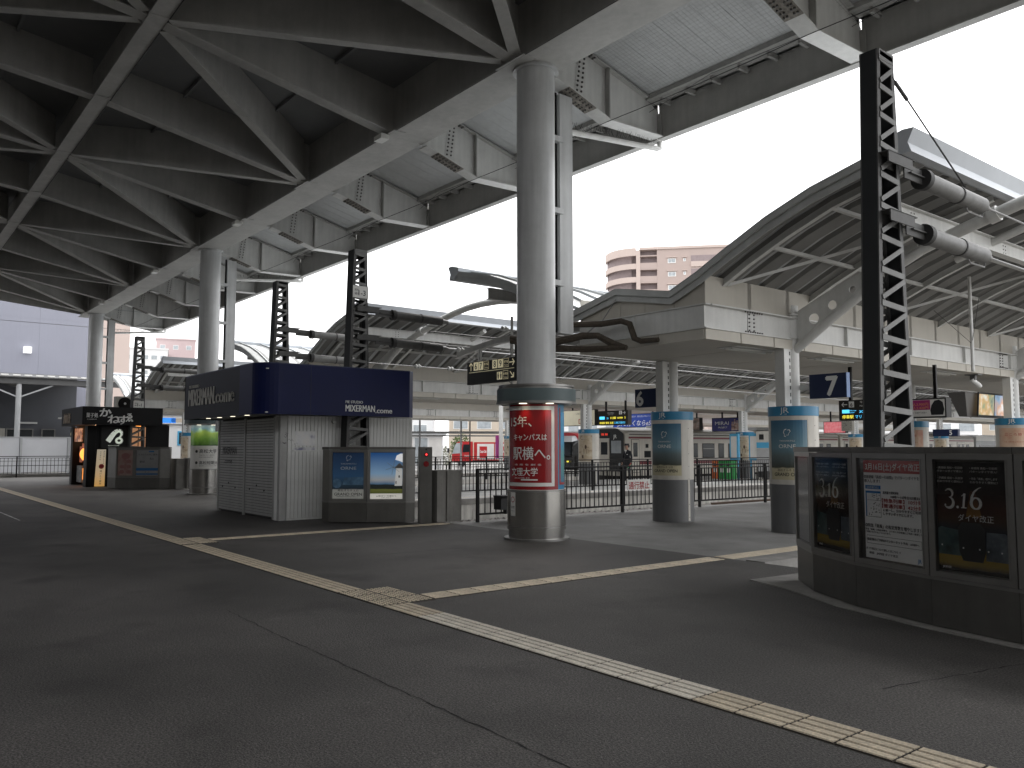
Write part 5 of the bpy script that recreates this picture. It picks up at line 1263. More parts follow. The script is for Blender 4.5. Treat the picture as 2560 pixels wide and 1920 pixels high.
def digits316(mb, f, u, v, H, d=.003):
    """old-style swelling figures drawn as stroked outlines"""
    def stroke(P, W):
        n = len(P)
        for i in range(n - 1):
            (x0, y0), (x1, y1) = P[i], P[i + 1]; w0, w1 = W[i], W[i + 1]; dx, dy = x1 - x0, y1 - y0; q = math.hypot(dx, dy) or 1; nx, ny = -dy / q, dx / q
            mb.flat([(u + (x0 - nx * w0) * H, v + (y0 - ny * w0) * H), (u + (x1 - nx * w1) * H, v + (y1 - ny * w1) * H), (u + (x1 + nx * w1) * H, v + (y1 + ny * w1) * H), (u + (x0 + nx * w0) * H, v + (y0 + ny * w0) * H)], f, d)
    arc = lambda cx, cy, rx, ry, a0, a1, n=14: [(cx + rx * math.cos(R(lerp(a0, a1, k / n))), cy + ry * math.sin(R(lerp(a0, a1, k / n)))) for k in range(n + 1)]
    wv = lambda n, lo, hi: [lo + (hi - lo) * math.sin(math.pi * k / (n - 1)) for k in range(n)]
    P = arc(.24, .66, .20, .20, 150, -80); stroke(P, wv(len(P), .012, .055)); P = arc(.22, .22, .25, .26, 85, -150, 18); stroke(P, wv(len(P), .015, .075))
    mb.disc(f, u + .04 * H, v + .10 * H, .045 * H, d); mb.disc(f, u + .68 * H, v + .02 * H, .065 * H, d)
    stroke([(.90, .55), (1.06, .66)], [.012, .03]); stroke([(1.06, .68), (.98, .02)], [.055, .055]); stroke([(.86, .0), (1.14, .0)], [.022, .022])
    P = arc(1.62, .24, .235, .26, 60, 420, 26); stroke(P, [.03 + .045 * abs(math.cos(R(lerp(60, 420, k / 26)))) for k in range(27)])
    P = [(1.40, .30), (1.43, .55), (1.55, .78), (1.76, .95), (1.90, 1.0)]; stroke(P, [.07, .06, .045, .025, .01])
def night(o, off=0):
    f, L, cs, fw = o; u0, u1, v0, v1 = fw + .02, L - fw - .02, .52, 1.47
    ps = obj('poster', MB().rect(f, u0, v0, u1, v1, -.02), m_night, cs)
    W = u1 - u0; cu = lerp(u0, u1, .52)
    pr_ = MB(); pr_.mi = 0; pr_.flat([(cu - .10 * W, 1.0), (cu + .12 * W, 1.0), (cu + .05 * W, 1.22), (cu - .03 * W, 1.22)], f, -.0185)
    H = .28 * W / .8
    pr_.mi = 1; pr_.flat([(lerp(u0, u1, t), v) for t, v in ((.0, .66), (.34, .66), (.36, .85), (.30, .88), (.05, .90), (0, .88))], f, -.018)
    pr_.mi = 2; pr_.flat([(lerp(u0, u1, t), v) for t, v in ((.68, .64), (1, .64), (1, .86), (.95, .88), (.70, .88))], f, -.018)
    pr_.mi = 3; pr_.flat([(lerp(u0, u1, t), v) for t, v in ((.36, .62), (.64, .62), (.68, .70), (.68, .90), (.62, .95), (.36, .95), (.30, .90), (.31, .70))], f, -.0165)
    pr_.mi = 4
    for t, v in ((.37, .73), (.60, .73), (.06, .74), (.72, .72), (.9, .72)): pr_.disc(f, lerp(u0, u1, t), v, .008, -.015, 8)
    obj('train_print', pr_, [m_glowp, m_trn1, m_trn2, m_blk2, m_letw], ps)
    le = MB(); digits316(le, f, lerp(u0, u1, .12), 1.075, .28 * W, -.014); le.text(f, 'ダイヤ改正', lerp(u0, u1, .56), .965, .10 * W, -.014, w=.50 * W, align='c')
    for c in (0, .48):
        for r_, tx in enumerate(('・高徳線 高松〜引田間', '　パターンダイヤ導入！')):
            le.text(f, tx, u0 + W * (.02 + c), 1.41 - r_ * .03, .022, -.014, w=W * .38)
            le.text(f, ('・予讃線 高松〜多度津', '・特急「南風」増やします')[int(c > 0)] if r_ == 0 else '　わかりやすく便利に！', u0 + W * (.02 + c), 1.32 - r_ * .03, .022, -.014, w=W * .38)
    obj('lettering', le, mat('print_grey_white', (.62, .61, .58), .4, var=.05), ps)
    obj('lettering', MB().text(f, 'JR四国', lerp(u0, u1, .06), .545, .02, -.014, w=.08), m_letw, ps)
night(oR[1]); night(oR[3]); night(oR[5])
f, L, cs, fw = oR[2]; u0, u1, v0, v1 = fw + .07, L - fw - .02, .52, 1.47; W = u1 - u0
m_notw = mat('notice_white', (.78, .78, .77), .35, var=.05)
ps = obj('poster', MB().rect(f, u0, v0, u1, v1, -.02), m_notw, cs)
b = MB(); b.mi = 0; b.rect(f, u0, 1.35, u1, 1.47, -.018); b.mi = 1; b.rect(f, u0 + .02, 1.19, u0 + .22, 1.225, -.018); b.rect(f, u0 + .02, 1.15, u0 + .22, 1.17, -.018); b.rect(f, u0 + .02, .92, u0 + .035, 1.15, -.018)
b.mi = 2
for (a, c, d_, e) in ((.04, .92, .22, .923), (.04, 1.08, .22, 1.082), (.217, .92, .22, 1.15), (.02, .66, .70, .663), (.02, .735, .70, .738), (.02, .66, .023, .738), (.697, .66, .70, .738)): b.rect(f, u0 + a, c, u0 + d_, e, -.018)
r_ = random.Random(2)
for k in range(34): uu, vv = r_.uniform(.05, .2), r_.uniform(.93, 1.14); b.rect(f, u0 + uu, vv, u0 + uu + .012, vv + .006, -.018)
obj('notice_print', b, [m_redf, m_pblue, m_letd], ps)
obj('lettering', MB().text(f, '3月16日(土)ダイヤ改正', (u0 + u1) / 2, 1.38, .075, -.016, w=W * .92, align='c', bold=.02).text(f, '2024年春の改正', u0 + .12, 1.197, .025, -.016, w=.16, align='c'), m_pwhite, ps)
le = MB()
for (tx, u, v, s_, w2) in (('◎高徳線「高松〜引田間」でパターンダイヤを', .01, 1.295, .036, .94), ('　導入します！', .01, 1.255, .036, .28), ('高松駅の発時刻を', .25, 1.15, .03, .27), ('10時〜16時台は概ね', .35, 1.115, .03, .48), ('に統一し、分かりやすくご利用', .25, .985, .03, .62), ('しやすいダイヤにします。', .25, .95, .03, .50), ('◎特急「南風」の指定席数を増やします！', .01, .82, .04, .94), ('特急「南風」の指定席数を、より多くのお客様にご予約・乗車して', .01, .79, .02, .96), ('ご利用いただけるようになります。', .01, .765, .02, .44), ('指定席のご予約はインターネット予約　e5489へ', .03, .69, .028, .88), ('ダイヤ改正について詳しくはこちら →', .01, .60, .026, .6), ('検索　JR四国 ダイヤ改正', .05, .56, .026, .5)):
    le.text(f, tx, u0 + u, v, s_, -.016, w=w2 * W, bold=.015)
obj('lettering', le, m_letd, ps)
obj('lettering', MB().text(f, '【特急列車】10分発', u0 + .235, 1.07, .042, -.016, w=W * .68, bold=.03).text(f, '【普通列車】42分発', u0 + .235, 1.02, .042, -.016, w=W * .68, bold=.03), m_redf, ps)
obj('lettering', MB().text(f, 'JR', u1 - .06, .54, .05, -.016, align='c', bold=.03), m_pblue, ps)
# left facet: glazed case, plain grey sheet coloured as the hall's pale reflection
f, L, cs, fw = oR[0]; ps = obj('poster', MB().rect(f, fw + .01, .52, L - fw - .01, 1.47, -.02), m_pgrey, cs)
# --- middle counter
pts = [(-16.51, 7.86), (-16.27, 7.90), (-15.70, 8.49), (-15.24, 9.16), (-15.19, 9.36)]
tM, oM = counter('poster_counter', 'stainless counter between kiosk and railing with a blue poster and a windmill poster', pts, (1, 2))
f, L, cs, fw = oM[1]; u0, u1 = fw + .01, L - fw - .01
ps = obj('poster', MB().rect(f, u0, .51, u1, 1.48, -.02), m_ornl, cs); cu = (u0 + u1) / 2
le = MB(); blob(le, f, cu, 1.36, .07, -.015); le.text(f, 'TAKAMATSU', cu, 1.23, .04, -.015, w=.34, align='c'); le.text(f, 'ORNE', cu, 1.12, .09, -.015, w=.34, align='c', bold=.01); obj('lettering', le, m_letw, ps)
obj('print_building', MB().disc(f, u0 + .10, .83, .10, -.018, 16).flat([(u0 + .22, .80), (u1 - .02, .80), (u1 - .02, .97), (u0 + .26, .95)], f, -.018), photomat('building_print', [(.02, .05, .09), (.05, .11, .18), (.10, .18, .26)], 7, emit=.1), ps)
obj('lettering', MB().text(f, '高松オルネ 3.22', cu, .665, .05, -.015, w=.45, align='c', bold=.015).text(f, 'GRAND OPEN', cu, .575, .085, -.015, w=.6, align='c', bold=.02).text(f, '高松駅直結の商業施設が誕生します', cu, .545, .02, -.015, w=.5, align='c'), m_letd, ps)
f, L, cs, fw = oM[2]; u0, u1 = fw + .01, L - fw - .01; W = u1 - u0
ps = obj('poster', MB().rect(f, u0, .62, u1, 1.48, -.02), m_wind, cs)
obj('poster_margin', MB().rect(f, u0, .50, u1, .618, -.02), mat('margin_lit', (.62, .60, .56), .4, var=.03, emit=(.7, .68, .62), es=.2), cs)
b = MB(); b.mi = 0
b.flat([(u1 - .17, .78), (u1 - .01, .78), (u1 - .01, 1.12), (u1 - .05, 1.18), (u1 - .14, 1.15)], f, -.017)
b.mi = 1; b.flat([(u1 - .18, 1.15), (u1, 1.15), (u1, 1.19), (u1 - .06, 1.26), (u1 - .10, 1.24)], f, -.016)
cx_, cy_ = u1 - .20, 1.17
for k in range(6):
    a = R(20 + 60 * k); b.bar(f(cx_, cy_, -.013), f(cx_ + .17 * math.cos(a), cy_ + .17 * math.sin(a) * .9, -.013), .004, .006)
b.mi = 2; b.rect(f, u1 - .09, .95, u1 - .06, 1.0, -.015); b.flat([(u0, .78), (u0 + .18, .80), (u0 + .34, .87), (u0 + .36, .95), (u0 + .2, .93), (u0 + .1, .9)], f, -.0175) if False else None
b.rect(f, u1 - .15, .82, u1 - .13, .88, -.015)
b.mi = 3; b.flat([(u1 - .16, 1.33), (u1 - .06, 1.30), (u1, 1.27), (u1, 1.46), (u1 - .05, 1.46), (u1 - .13, 1.42)], f, -.0185)
obj('windmill_print', b, [mat('windmill_wall', (.55, .54, .52), .4, emit=(.6, .6, .58), es=.18), mat('windmill_cap', (.22, .2, .18), .5), m_letd, mat('cloud_print', (.7, .7, .7), .4, emit=(.8, .8, .8), es=.25)], ps)
obj('lettering', MB().text(f, 'pa 香川オリーブの島めぐり', (u0 + u1) / 2, .555, .035, -.015, w=W * .6, align='c', bold=.02).text(f, 'お問い合わせ', (u0 + u1) / 2, .525, .018, -.015, w=W * .3, align='c'), m_letd, ps)
# --- left counter by the black kiosk
pts = [(-35.35, 7.75), (-34.55, 7.86), (-33.85, 8.35), (-33.25, 9.12), (-33.1, 9.45)]
tL, oL = counter('poster_counter', 'dull stainless counter by the black kiosk with a pink poster and a map poster', pts, (1, 2))
f, L, cs, fw = oL[1]; ps = obj('poster', MB().rect(f, fw, .51, L - fw, 1.48, -.02), photomat('pink_flyer', [(.40, .20, .18), (.48, .34, .30), (.50, .40, .34)], 4), cs)
b = MB(); cu = L / 2; b.disc(f, cu, 1.25, .2, -.017, 18, .12)
for k in range(5): b.disc(f, cu + (-.16 if k % 2 else .16), .65 + .2 * (k // 2), .11, -.017, 12, .07)
obj('print_shapes', b, mat('flyer_pink', (.42, .20, .20), .5), ps)
f, L, cs, fw = oL[2]; ps = obj('poster', MB().rect(f, fw, .51, L - fw, 1.48, -.02), m_pgrey, cs)
obj('print_band', MB().rect(f, fw, .54, L - fw, .60, -.018).rect(f, fw, .70, L - fw, .80, -.018).rect(f, L * .55, 1.40, L * .75, 1.45, -.018), m_pblue, ps)
obj('lettering', MB().text(f, 'バスのりばのご案内', L / 2, 1.28, .08, -.016, w=L * .75, align='c').text(f, 'Bus', L * .6, 1.12, .1, -.016).text(f, '駅前', L * .2, 1.0, .1, -.016).text(f, 'きっぷ', L / 2, .62, .06, -.016, align='c'), m_letd, ps)

# signal post and concrete end wall at the head of the railing
bp = thing('signal_post', 'slim stainless post with two red round lamps beside the middle poster counter', 'signal post', (-15.0, 9.5, 0))
obj('post_body', MB().loft([(x, y, 0) for x, y in ((-15.06, 9.40), (-14.96, 9.64), (-15.2, 9.74), (-15.3, 9.5))], [(x, y, 1.6) for x, y in ((-15.06, 9.40), (-14.96, 9.64), (-15.2, 9.74), (-15.3, 9.5))]), m_steeld, bp)
f, L = facet_frame((-15.06, 9.40), (-14.96, 9.64)); 
m_redl = mat('red_lens', (.22, .012, .015), .15, var=.05); m_redg = mat('red_lens_lit', (.5, .02, .02), .15, var=.05, emit=(1, .05, .05), es=1.2)
obj('red_lamp', MB().prism([(L / 2 + .045 * math.cos(a * .393), 1.44 + .045 * math.sin(a * .393)) for a in range(16)], f, 0, .03), m_redl, bp)
obj('lamp_glint', MB().disc(f, L / 2, 1.44, .02, .033), m_redg, bp)
obj('red_lamp', MB().prism([(L / 2 + .06 * math.cos(a * .393), 1.24 + .06 * math.sin(a * .393)) for a in range(16)], f, 0, .015), m_redl, bp)
obj('key_switch', MB().disc(f, L / 2, 1.55, .02, .003), m_letd, bp)
cw = thing('end_wall', 'low grey concrete end wall between the red-lamp post and the dark railing', 'wall', (-15, 10, 0))
obj('cast_block', B(-15.35, -14.94, 9.76, 9.98, 0, 1.10), m_conc, cw); obj('cast_block', B(-15.35, -14.90, 9.99, 10.36, 0, 1.10), m_conc, cw)
cw2 = thing('end_wall', 'dark concrete end wall right of the left poster counter', 'wall', (-33, 10.3, 0))
obj('cast_block', B(-34.2, -33.0, 9.66, 10.0, 0, 1.15), m_conc, cw2); obj('cast_block', B(-33.25, -32.8, 10.01, 12.6, 0, 1.15), m_conc, cw2); obj('metal_cap', B(-33.3, -32.76, 10.0, 12.6, 1.151, 1.18), m_steelf, cw2)

# ================================================================== BLACK SOUVENIR KIOSK
bk = thing('souvenir_kiosk', 'black souvenir kiosk with glowing shop front and pale brush lettering', 'kiosk', (-38.3, 8.8, 0))
bx0, bx1, by0, by1 = -39.95, -36.7, 7.25, 10.4
obj('back_wall', B(bx0, bx1, by1 - .1, by1, 0, 2.5), m_black, bk)
obj('left_wall', B(bx0, bx0 + .1, by0 + .3, by1, 0, 2.5), m_black, bk)
obj('side_wall', B(bx1 - .1, bx1, by0 + .32, by1 - .1, 0, 2.5), m_black, bk)
obj('corner_pier', B(bx1 - .55, bx1, by0, by0 + .318, 0, 2.45), m_black, bk); obj('corner_pier', B(bx0, bx0 + .42, by0, by0 + .298, 0, 2.45), m_black, bk)
obj('kiosk_roof', B(bx0, bx1, by0, by1, 2.51, 2.56), m_black, bk)
fas = obj('fascia', B(-40.15, -35.98, 6.90, 6.98, 2.48, 3.20).box(-36.06, -35.98, 6.982, 9.92, 2.48, 3.20).box(-40.15, -40.07, 6.982, 9.9, 2.48, 3.20), m_black, bk)
obj('fascia_soffit', B(-40.05, -36.08, 7.0, by0 + .3, 2.49, 2.52).box(-36.69, -36.07, 7.56, 9.9, 2.49, 2.52), m_black, bk)
f = SIDE(-35.975, 6.96, 2.5)
le = MB(); le.text(f, '菓子処', .08, .28, .2, .0, w=.42, thick=.02, bold=.03); le.text(f, 'KANESUE', .12, .18, .05, .0, w=.34)
for q_ in (-.014, 0, .014):
    for ch, u_, v_, s_, w_ in (('か', .56, .33, .38, .42), ('ね', .86, .06, .40, .46), ('す', 1.26, .03, .42, .34), ('ゑ', 1.54, .14, .40, .26)): le.text(f, ch, u_ + q_, v_ + q_ * .6, s_, .0, w=w_, thick=.02 + q_ * .1)
obj('lettering', le, m_letw, fas)
f = FRONT(-39.9, 6.90, 2.5)
obj('lettering', MB().text(f, 'かねすゑ', .3, .1, .5, .0, w=1.4, thick=.03, bold=.045), mat('letter_tan', (.45, .36, .28), .5), fas)
# framed logo board on the side wall
lb = obj('logo_board', B(bx1 + .003, bx1 + .05, 7.72, 8.80, 1.52, 2.46), m_blk2, bk); f = SIDE(bx1 + .052, 7.72, 1.52)
lf = frame4(MB(), f, 1.08, .94, .03, .01); obj('board_rim', lf, m_dark, lb)
lg = MB()
def stroke2(mb, P, W, d=.006):
    for i in range(len(P) - 1):
        (x0, y0), (x1, y1) = P[i], P[i + 1]; dx, dy = x1 - x0, y1 - y0; q = math.hypot(dx, dy) or 1; nx, ny = -dy / q, dx / q
        mb.flat([(x0 - nx * W[i], y0 - ny * W[i]), (x1 - nx * W[i + 1], y1 - ny * W[i + 1]), (x1 + nx * W[i + 1], y1 + ny * W[i + 1]), (x0 + nx * W[i], y0 + ny * W[i])], f, d)
P = [(.28, .30), (.36, .42), (.44, .55), (.54, .68), (.66, .75), (.76, .72), (.80, .62), (.76, .52), (.70, .46)]; stroke2(lg, P, [.10, .10, .095, .085, .075, .06, .05, .035, .02])
P = [(.70 + .11 * math.cos(R(a)), .34 + .10 * math.sin(R(a))) for a in range(110, 471, 20)]; stroke2(lg, P, [.045] * len(P))
lg.text(f, '東京かねすゑ本舗', .5, .12, .045, .006, w=.42, align='c'); obj('lettering', lg, mat('logo_cream', (.62, .66, .58), .5, emit=(.8, .85, .75), es=.18), lb)
# side opening with warm light
obj('side_window', B(bx1 + .002, bx1 + .02, 8.92, 9.45, 1.60, 2.42), mat('warm_window', (.12, .06, .03), .3, var=.4, scale=6, emit=(.6, .3, .15), es=.25), bk)
obj('window_mullion', B(bx1 + .021, bx1 + .04, 9.15, 9.18, 1.6, 2.42).box(bx1 + .021, bx1 + .04, 8.92, 9.45, 1.98, 2.01), m_dark, bk)
obj('bracket_lamp', MB().tube([(bx1 + .03, 8.88, 2.44), (bx1 + .1, 8.88, 2.40)], .035, 10).box(bx1 + .03, bx1 + .06, 9.05, 9.25, 2.44, 2.47), m_orange, bk)
# shop interior seen through the open front
obj('interior_wall', B(bx0 + .12, bx1 - .12, 9.0, 9.04, .02, 2.45), mat('interior_brown', (.10, .055, .035), .6), bk)
dsp = obj('display_shelf', B(-39.4, -37.4, 7.7, 8.1, .86, .90).box(-39.4, -37.4, 7.6, 8.1, .40, .43).box(-39.4, -37.4, 7.6, 7.64, .0, .38), m_dark, bk)
r_ = random.Random(11); cols = [mat('packet_' + n, c, .4) for n, c in (('red', (.35, .05, .03)), ('cream', (.55, .45, .3)), ('brown', (.18, .08, .04)), ('grey', (.3, .3, .3)))]
for k in range(26):
    x = -39.3 + (k % 13) * .145; z = .902 if k < 13 else .432
    obj('sweets_box', B(x, x + .11, 7.66, 7.9, z, z + r_.uniform(.1, .26)), cols[k % 4], dsp)
obj('hanging_banner', B(-39.35, -38.85, 7.5, 7.52, .95, 1.62), mat('banner_brown', (.20, .07, .05), .6, emit=(.5, .15, .08), es=.15), bk)
obj('menu_poster', B(-39.45, -38.0, 7.30, 7.33, 1.82, 2.38), photomat('glowing_menu_photos', [(.02, .012, .01), (.10, .03, .02), (.38, .16, .08), (.55, .35, .2)], 7, emit=.5), bk)  # glow added to the print to liven the dull shop front
obj('poster_tiles', B(-39.45, -37.9, 7.6, 7.62, 1.0, 1.75), photomat('glowing_shop_posters', [(.03, .015, .012), (.25, .07, .04), (.55, .26, .15)], 6, emit=.45), bk)  # print made to glow, extra brightness for the shop interior
ln = obj('round_lantern', MB().tube([(-38.05 + .0, 7.42, 1.30 - .24), (-38.05, 7.42, 1.2), (-38.05, 7.42, 1.3), (-38.05, 7.42, 1.42), (-38.05, 7.42, 1.54)], [.06, .15, .17, .15, .06], 16), m_orange, bk, smooth=True)
obj('lantern_mark', MB().text(FRONT(-38.05, 7.24, 1.22), '和', 0, 0, .18, .0, align='c'), mat('lantern_ink', (.3, .05, .02), .5), ln)
obj('heater_panel', B(-38.1, -37.75, 7.4, 7.5, .25, .72), m_orange, bk)
obj('counter_front', B(-39.3, -38.3, 7.4, 7.46, .12, .82), photomat('counter_cards', [(.02, .02, .02), (.2, .2, .2), (.4, .38, .35)], 5), bk)
pl = bpy.data.lights.new('kiosk_lamp', 'POINT'); pl.energy = 15; pl.color = (1, .55, .28); pl.shadow_soft_size = .15; po_ = bpy.data.objects.new('kiosk_lamp', pl); COL.objects.link(po_); po_.location = (-38.3, 7.95, 2.2)
# tall sign plank leaning beside the kiosk corner
ts = thing('vertical_signboard', 'tall cream signboard with a red disc leaning beside the black kiosk', 'sign', (-36.4, 7.7, 0))
tb = obj('sign_plank', MB().loft([(-36.62, 7.55, 0.02), (-36.62, 7.92, .02), (-36.58, 7.92, .02), (-36.58, 7.55, .02)], [(-36.66, 7.62, 1.5), (-36.66, 7.94, 1.5), (-36.62, 7.94, 1.5), (-36.62, 7.62, 1.5)]), gradmat('plank_cream', [(0, (.75, .42, .12)), (.5, (.60, .45, .28)), (1, (.50, .44, .34))], .5, .1, 3, lo=0, hi=1.5, emit=.22), ts)
f = Fr((-36.57, 7.56, .02), (0, 1, 0), (-.027, .03, 1)); obj('red_disc', MB().disc(f, .2, .80, .10, .006), m_redf, tb)
le = MB()
for k, ch in enumerate('讃岐名物かねすゑ'): le.text(f, ch, .27, 1.38 - k * .068, .06, .006, align='c')
for k, ch in enumerate('味自慢の店'): le.text(f, ch, .14, 1.36 - k * .075, .055, .006, align='c')
for k, ch in enumerate('揚げたて饅頭'): le.text(f, ch, .19, .58 - k * .1, .08, .006, align='c')
obj('lettering', le, m_letd, tb)
ac = thing('air_conditioner', 'outdoor air conditioner unit with round fan on the black kiosk roof', 'air conditioner', (-37.6, 8.8, 3.2))
obj('unit_body', B(-37.9, -37.5, 8.44, 9.35, 3.12, 3.72), m_jrcase, ac); obj('fan_grille', MB().tube([(-37.50, 8.80, 3.42), (-37.485, 8.80, 3.42)], .27, 24), m_dark, ac); obj('fan_hub', MB().tube([(-37.485, 8.80, 3.42), (-37.47, 8.80, 3.42)], .05, 12), m_white, ac)
obj('unit_stand', B(-37.9, -37.5, 8.5, 8.56, 2.56, 3.12).box(-37.9, -37.5, 9.2, 9.26, 2.56, 3.12), m_dark, ac); obj('refrigerant_pipe', MB().tube([(-37.6, 8.44, 3.2), (-37.6, 8.0, 3.25), (-37.7, 7.9, 2.6)], .03, 8), m_dark, ac)
# small hanging sign behind the black kiosk
es = thing('exit_sign', 'small black sign with yellow arrow left of the black kiosk', 'sign', (-41.5, 7, 2.3)); eb = obj('sign_panel', B(-42.1, -40.7, 7.6, 7.7, 2.05, 2.45), m_blk2, es); f = FRONT(-42.1, 7.6, 2.05)
le = MB(); arrow(le, f, .22, .14, 180, .22); obj('pictograms', le, m_letc, eb); obj('yellow_field', MB().rect(f, .42, .03, 1.35, .25, .003), m_letc, eb); obj('lettering', MB().text(f, '出口 Exit', .5, .07, .14, .006, w=.7), m_letd, eb)
obj('bracket', B(-41.4, -41.35, 7.63, 7.67, 2.45, 2.9), m_dark, es); obj('hood', B(-43.4, -40.65, 7.3, 8.2, 2.9, 2.96), m_white, es)
# ================================================================== TRAINS
m_trc = mat('train_cream', (.56, .53, .47), .35, 0, .08, 1, streak=.12)
m_trr = mat('train_stripe_red', (.17, .012, .02), .35)
m_trd = mat('train_front_dark', (.025, .027, .028), .25)
m_trs = mat('train_roof_grey', (.42, .43, .44), .5)
m_under = mat('underframe', (.02, .018, .016), .8, 0, .4, 5)
m_dmu = mat('dmu_red', (.38, .025, .03), .3)
def train_body(nm, label, x0, x1, y0, y1, zs, zr, mbody, z0=.12):
    t = thing(nm, label, 'train', ((x0 + x1) / 2, (y0 + y1) / 2, -.5))
    xc = (x0 + x1) / 2; hw = (x1 - x0) / 2
    prof = [(-hw, z0), (hw, z0), (hw, zs)] + [(hw * math.cos(R(a)) * .98 + 0, zs + (zr - zs) * math.sin(R(a))) for a in range(12, 170, 12)] + [(-hw, zs)]
    obj('body', MB().loft([(xc + x, y0, z) for x, z in prof], [(xc + x, y1, z) for x, z in prof]), mbody, t, smooth=True)
    obj('underframe', B(x0 + .15, x1 - .12, y0 + .4, y1 - .4, -.28, z0 - .002).box(x0 + .3, x1 - .3, y0 + .8, y0 + 3.4, -.55, -.28).box(x0 + .3, x1 - .3, y1 - 3.4, y1 - .8, -.55, -.28), m_under, t)
    w = MB()
    for yy in (y0 + 1.3, y0 + 2.9, y1 - 1.3, y1 - 2.9):
        for xx in (x0 + .55, x1 - .55): w.tube([(xx - .05, yy, -.28), (xx + .05, yy, -.28)], .26, 16)
    obj('wheel_sets', w, m_rail, t, kind='stuff')
    return t
def jr_train(y0, label, front=True):
    x0, x1, y1 = -32.45, -29.6, y0 + 20
    t = train_body('passenger_train', label, x0, x1, y0, y1, 2.28, 2.62, m_trc)
    X = x1
    for (za, zb_, m) in ((2.03, 2.13, m_trr), (.70, .89, m_trr)): obj('red_stripe', B(X + .001, X + .008, y0 + .25, y1 - .05, za, zb_), m, t)
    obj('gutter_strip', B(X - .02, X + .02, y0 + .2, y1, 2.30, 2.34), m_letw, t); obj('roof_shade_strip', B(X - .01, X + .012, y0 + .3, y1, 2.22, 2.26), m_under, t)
    rb = MB()
    for k in range(60): rb.box(X, X + .006, y0 + .4 + k * .325, y0 + .55 + k * .325, .60, .625)
    obj('vent_slots', rb, m_letw, t, kind='stuff')
    # doors
    for yd, wd in ((y0 + .45, .55), (y0 + 3.6, 1.3), (y0 + 10, 1.3), (y0 + 17, 1.3)):
        d = obj('door', B(X + .0085, X + .02, yd, yd + wd, .30, 1.97), m_trc, t)
        obj('door_gap', frame4(MB(), SIDE(X + .01, yd - .02, .28), wd + .04, 1.71, .02, .008), m_under, d)
        n = 1 if wd < 1 else 2
        for k in range(n):
            ya = yd + wd * k / n; obj('pane', B(X + .021, X + .026, ya + .12, ya + wd / n - .12, 1.1, 1.82), m_win, d)
    for ya, wd, za, zb_ in ((y0 + 1.5, .22, 1.55, 1.76), (y0 + 1.4, .5, 1.05, 1.40), (y0 + 2.5, .5, 1.0, 1.8), (y0 + 5.2, .5, 1.02, 1.8), (y0 + 6.1, 1.05, 1.0, 1.8), (y0 + 7.5, .5, 1.0, 1.8), (y0 + 8.4, .5, 1.0, 1.8), (y0 + 11.8, 1.05, 1.0, 1.8), (y0 + 13.3, 1.05, 1.0, 1.8), (y0 + 14.9, 1.05, 1.0, 1.8), (y0 + 18.6, .5, 1.0, 1.8)):
        wn = obj('window', B(X + .0085, X + .014, ya, ya + wd, za, zb_), m_under, t)
        obj('pane', B(X + .0145, X + .02, ya + .04, ya + wd - .04, za + .04, zb_ - .04), m_win, wn)
        if wd > .8: obj('sash', B(X + .021, X + .026, ya + .04, ya + wd - .04, za + (zb_ - za) * .62, za + (zb_ - za) * .65), m_steelf, wn)
    obj('roof_unit', B(x0 + .6, x1 - .6, y0 + 4, y0 + 7, 2.6, 2.78).box(x0 + .6, x1 - .6, y0 + 12, y0 + 15, 2.6, 2.78), m_trs, t, kind='stuff')
    if front:
        Y = y0
        obj('front_mask', B(x0 + .12, x1 - .10, Y - .04, Y - .001, .35, 2.28).loft([(x0 + .12, Y - .04, 2.281), (x1 - .10, Y - .04, 2.281), (x1 - .10, Y - .001, 2.281), (x0 + .12, Y - .001, 2.281)], [(x0 + .6, Y - .04, 2.54), (x1 - .55, Y - .04, 2.54), (x1 - .55, Y - .001, 2.54), (x0 + .6, Y - .001, 2.54)]), m_trd, t)
        d = obj('gangway_door', B(-31.4, -30.68, Y - .075, Y - .042, .35, 2.05), m_trc, t); obj('pane', B(-31.28, -30.80, Y - .082, Y - .076, 1.2, 1.85), m_win, d)
        for xa, xb in ((-30.55, -29.85), (-32.2, -31.5)): obj('windscreen', B(xa, xb, Y - .052, Y - .042, 1.28, 1.92), m_winl, t)
        ds = obj('destination_box', B(-31.3, -30.72, Y - .07, Y - .042, 2.14, 2.38), m_under, t)
        f = FRONT(-31.3, Y - .07, 2.14); obj('led_text_red', MB().text(f, '回送', .06, .07, .12, .003, w=.2).text(f, '普通', .33, .07, .12, .003, w=.18), m_ledr, ds)
        obj('lettering', MB().text(FRONT(-30.5, Y - .045, 2.05), 'JR', .22, .0, .26, .003, align='c', bold=.04), m_letw, t)
        obj('coupler', B(-31.2, -30.9, Y - .5, Y, -.1, .1), m_under, t)
        obj('lamp', MB().disc(FRONT(-29.95, Y - .045, .7), 0, 0, .09, .004).disc(FRONT(-32.15, Y - .045, .7), 0, 0, .09, .004), m_winl, t)
    return t
jr_train(30.7, 'leading cream train car with red stripes and dark front behind the guard')
jr_train(51.0, 'second cream train car with red stripes, coupled behind the leading one', False)
wt = train_body('passenger_train', 'white roofed train car standing farther right beyond the platform 5 sign', -32.45, -29.6, 71.4, 91, 2.28, 2.62, m_trs)
obj('window_band', B(-29.598, -29.59, 72, 90.5, 1.1, 1.75), m_win, wt); obj('roof_edge', B(-29.62, -29.56, 71.4, 91, 2.1, 2.5), m_letw, wt)
rt = train_body('diesel_train', 'red and silver diesel train with a dark wraparound windscreen', -45.4, -42.6, 39.6, 59.5, 2.15, 2.62, m_dmu)
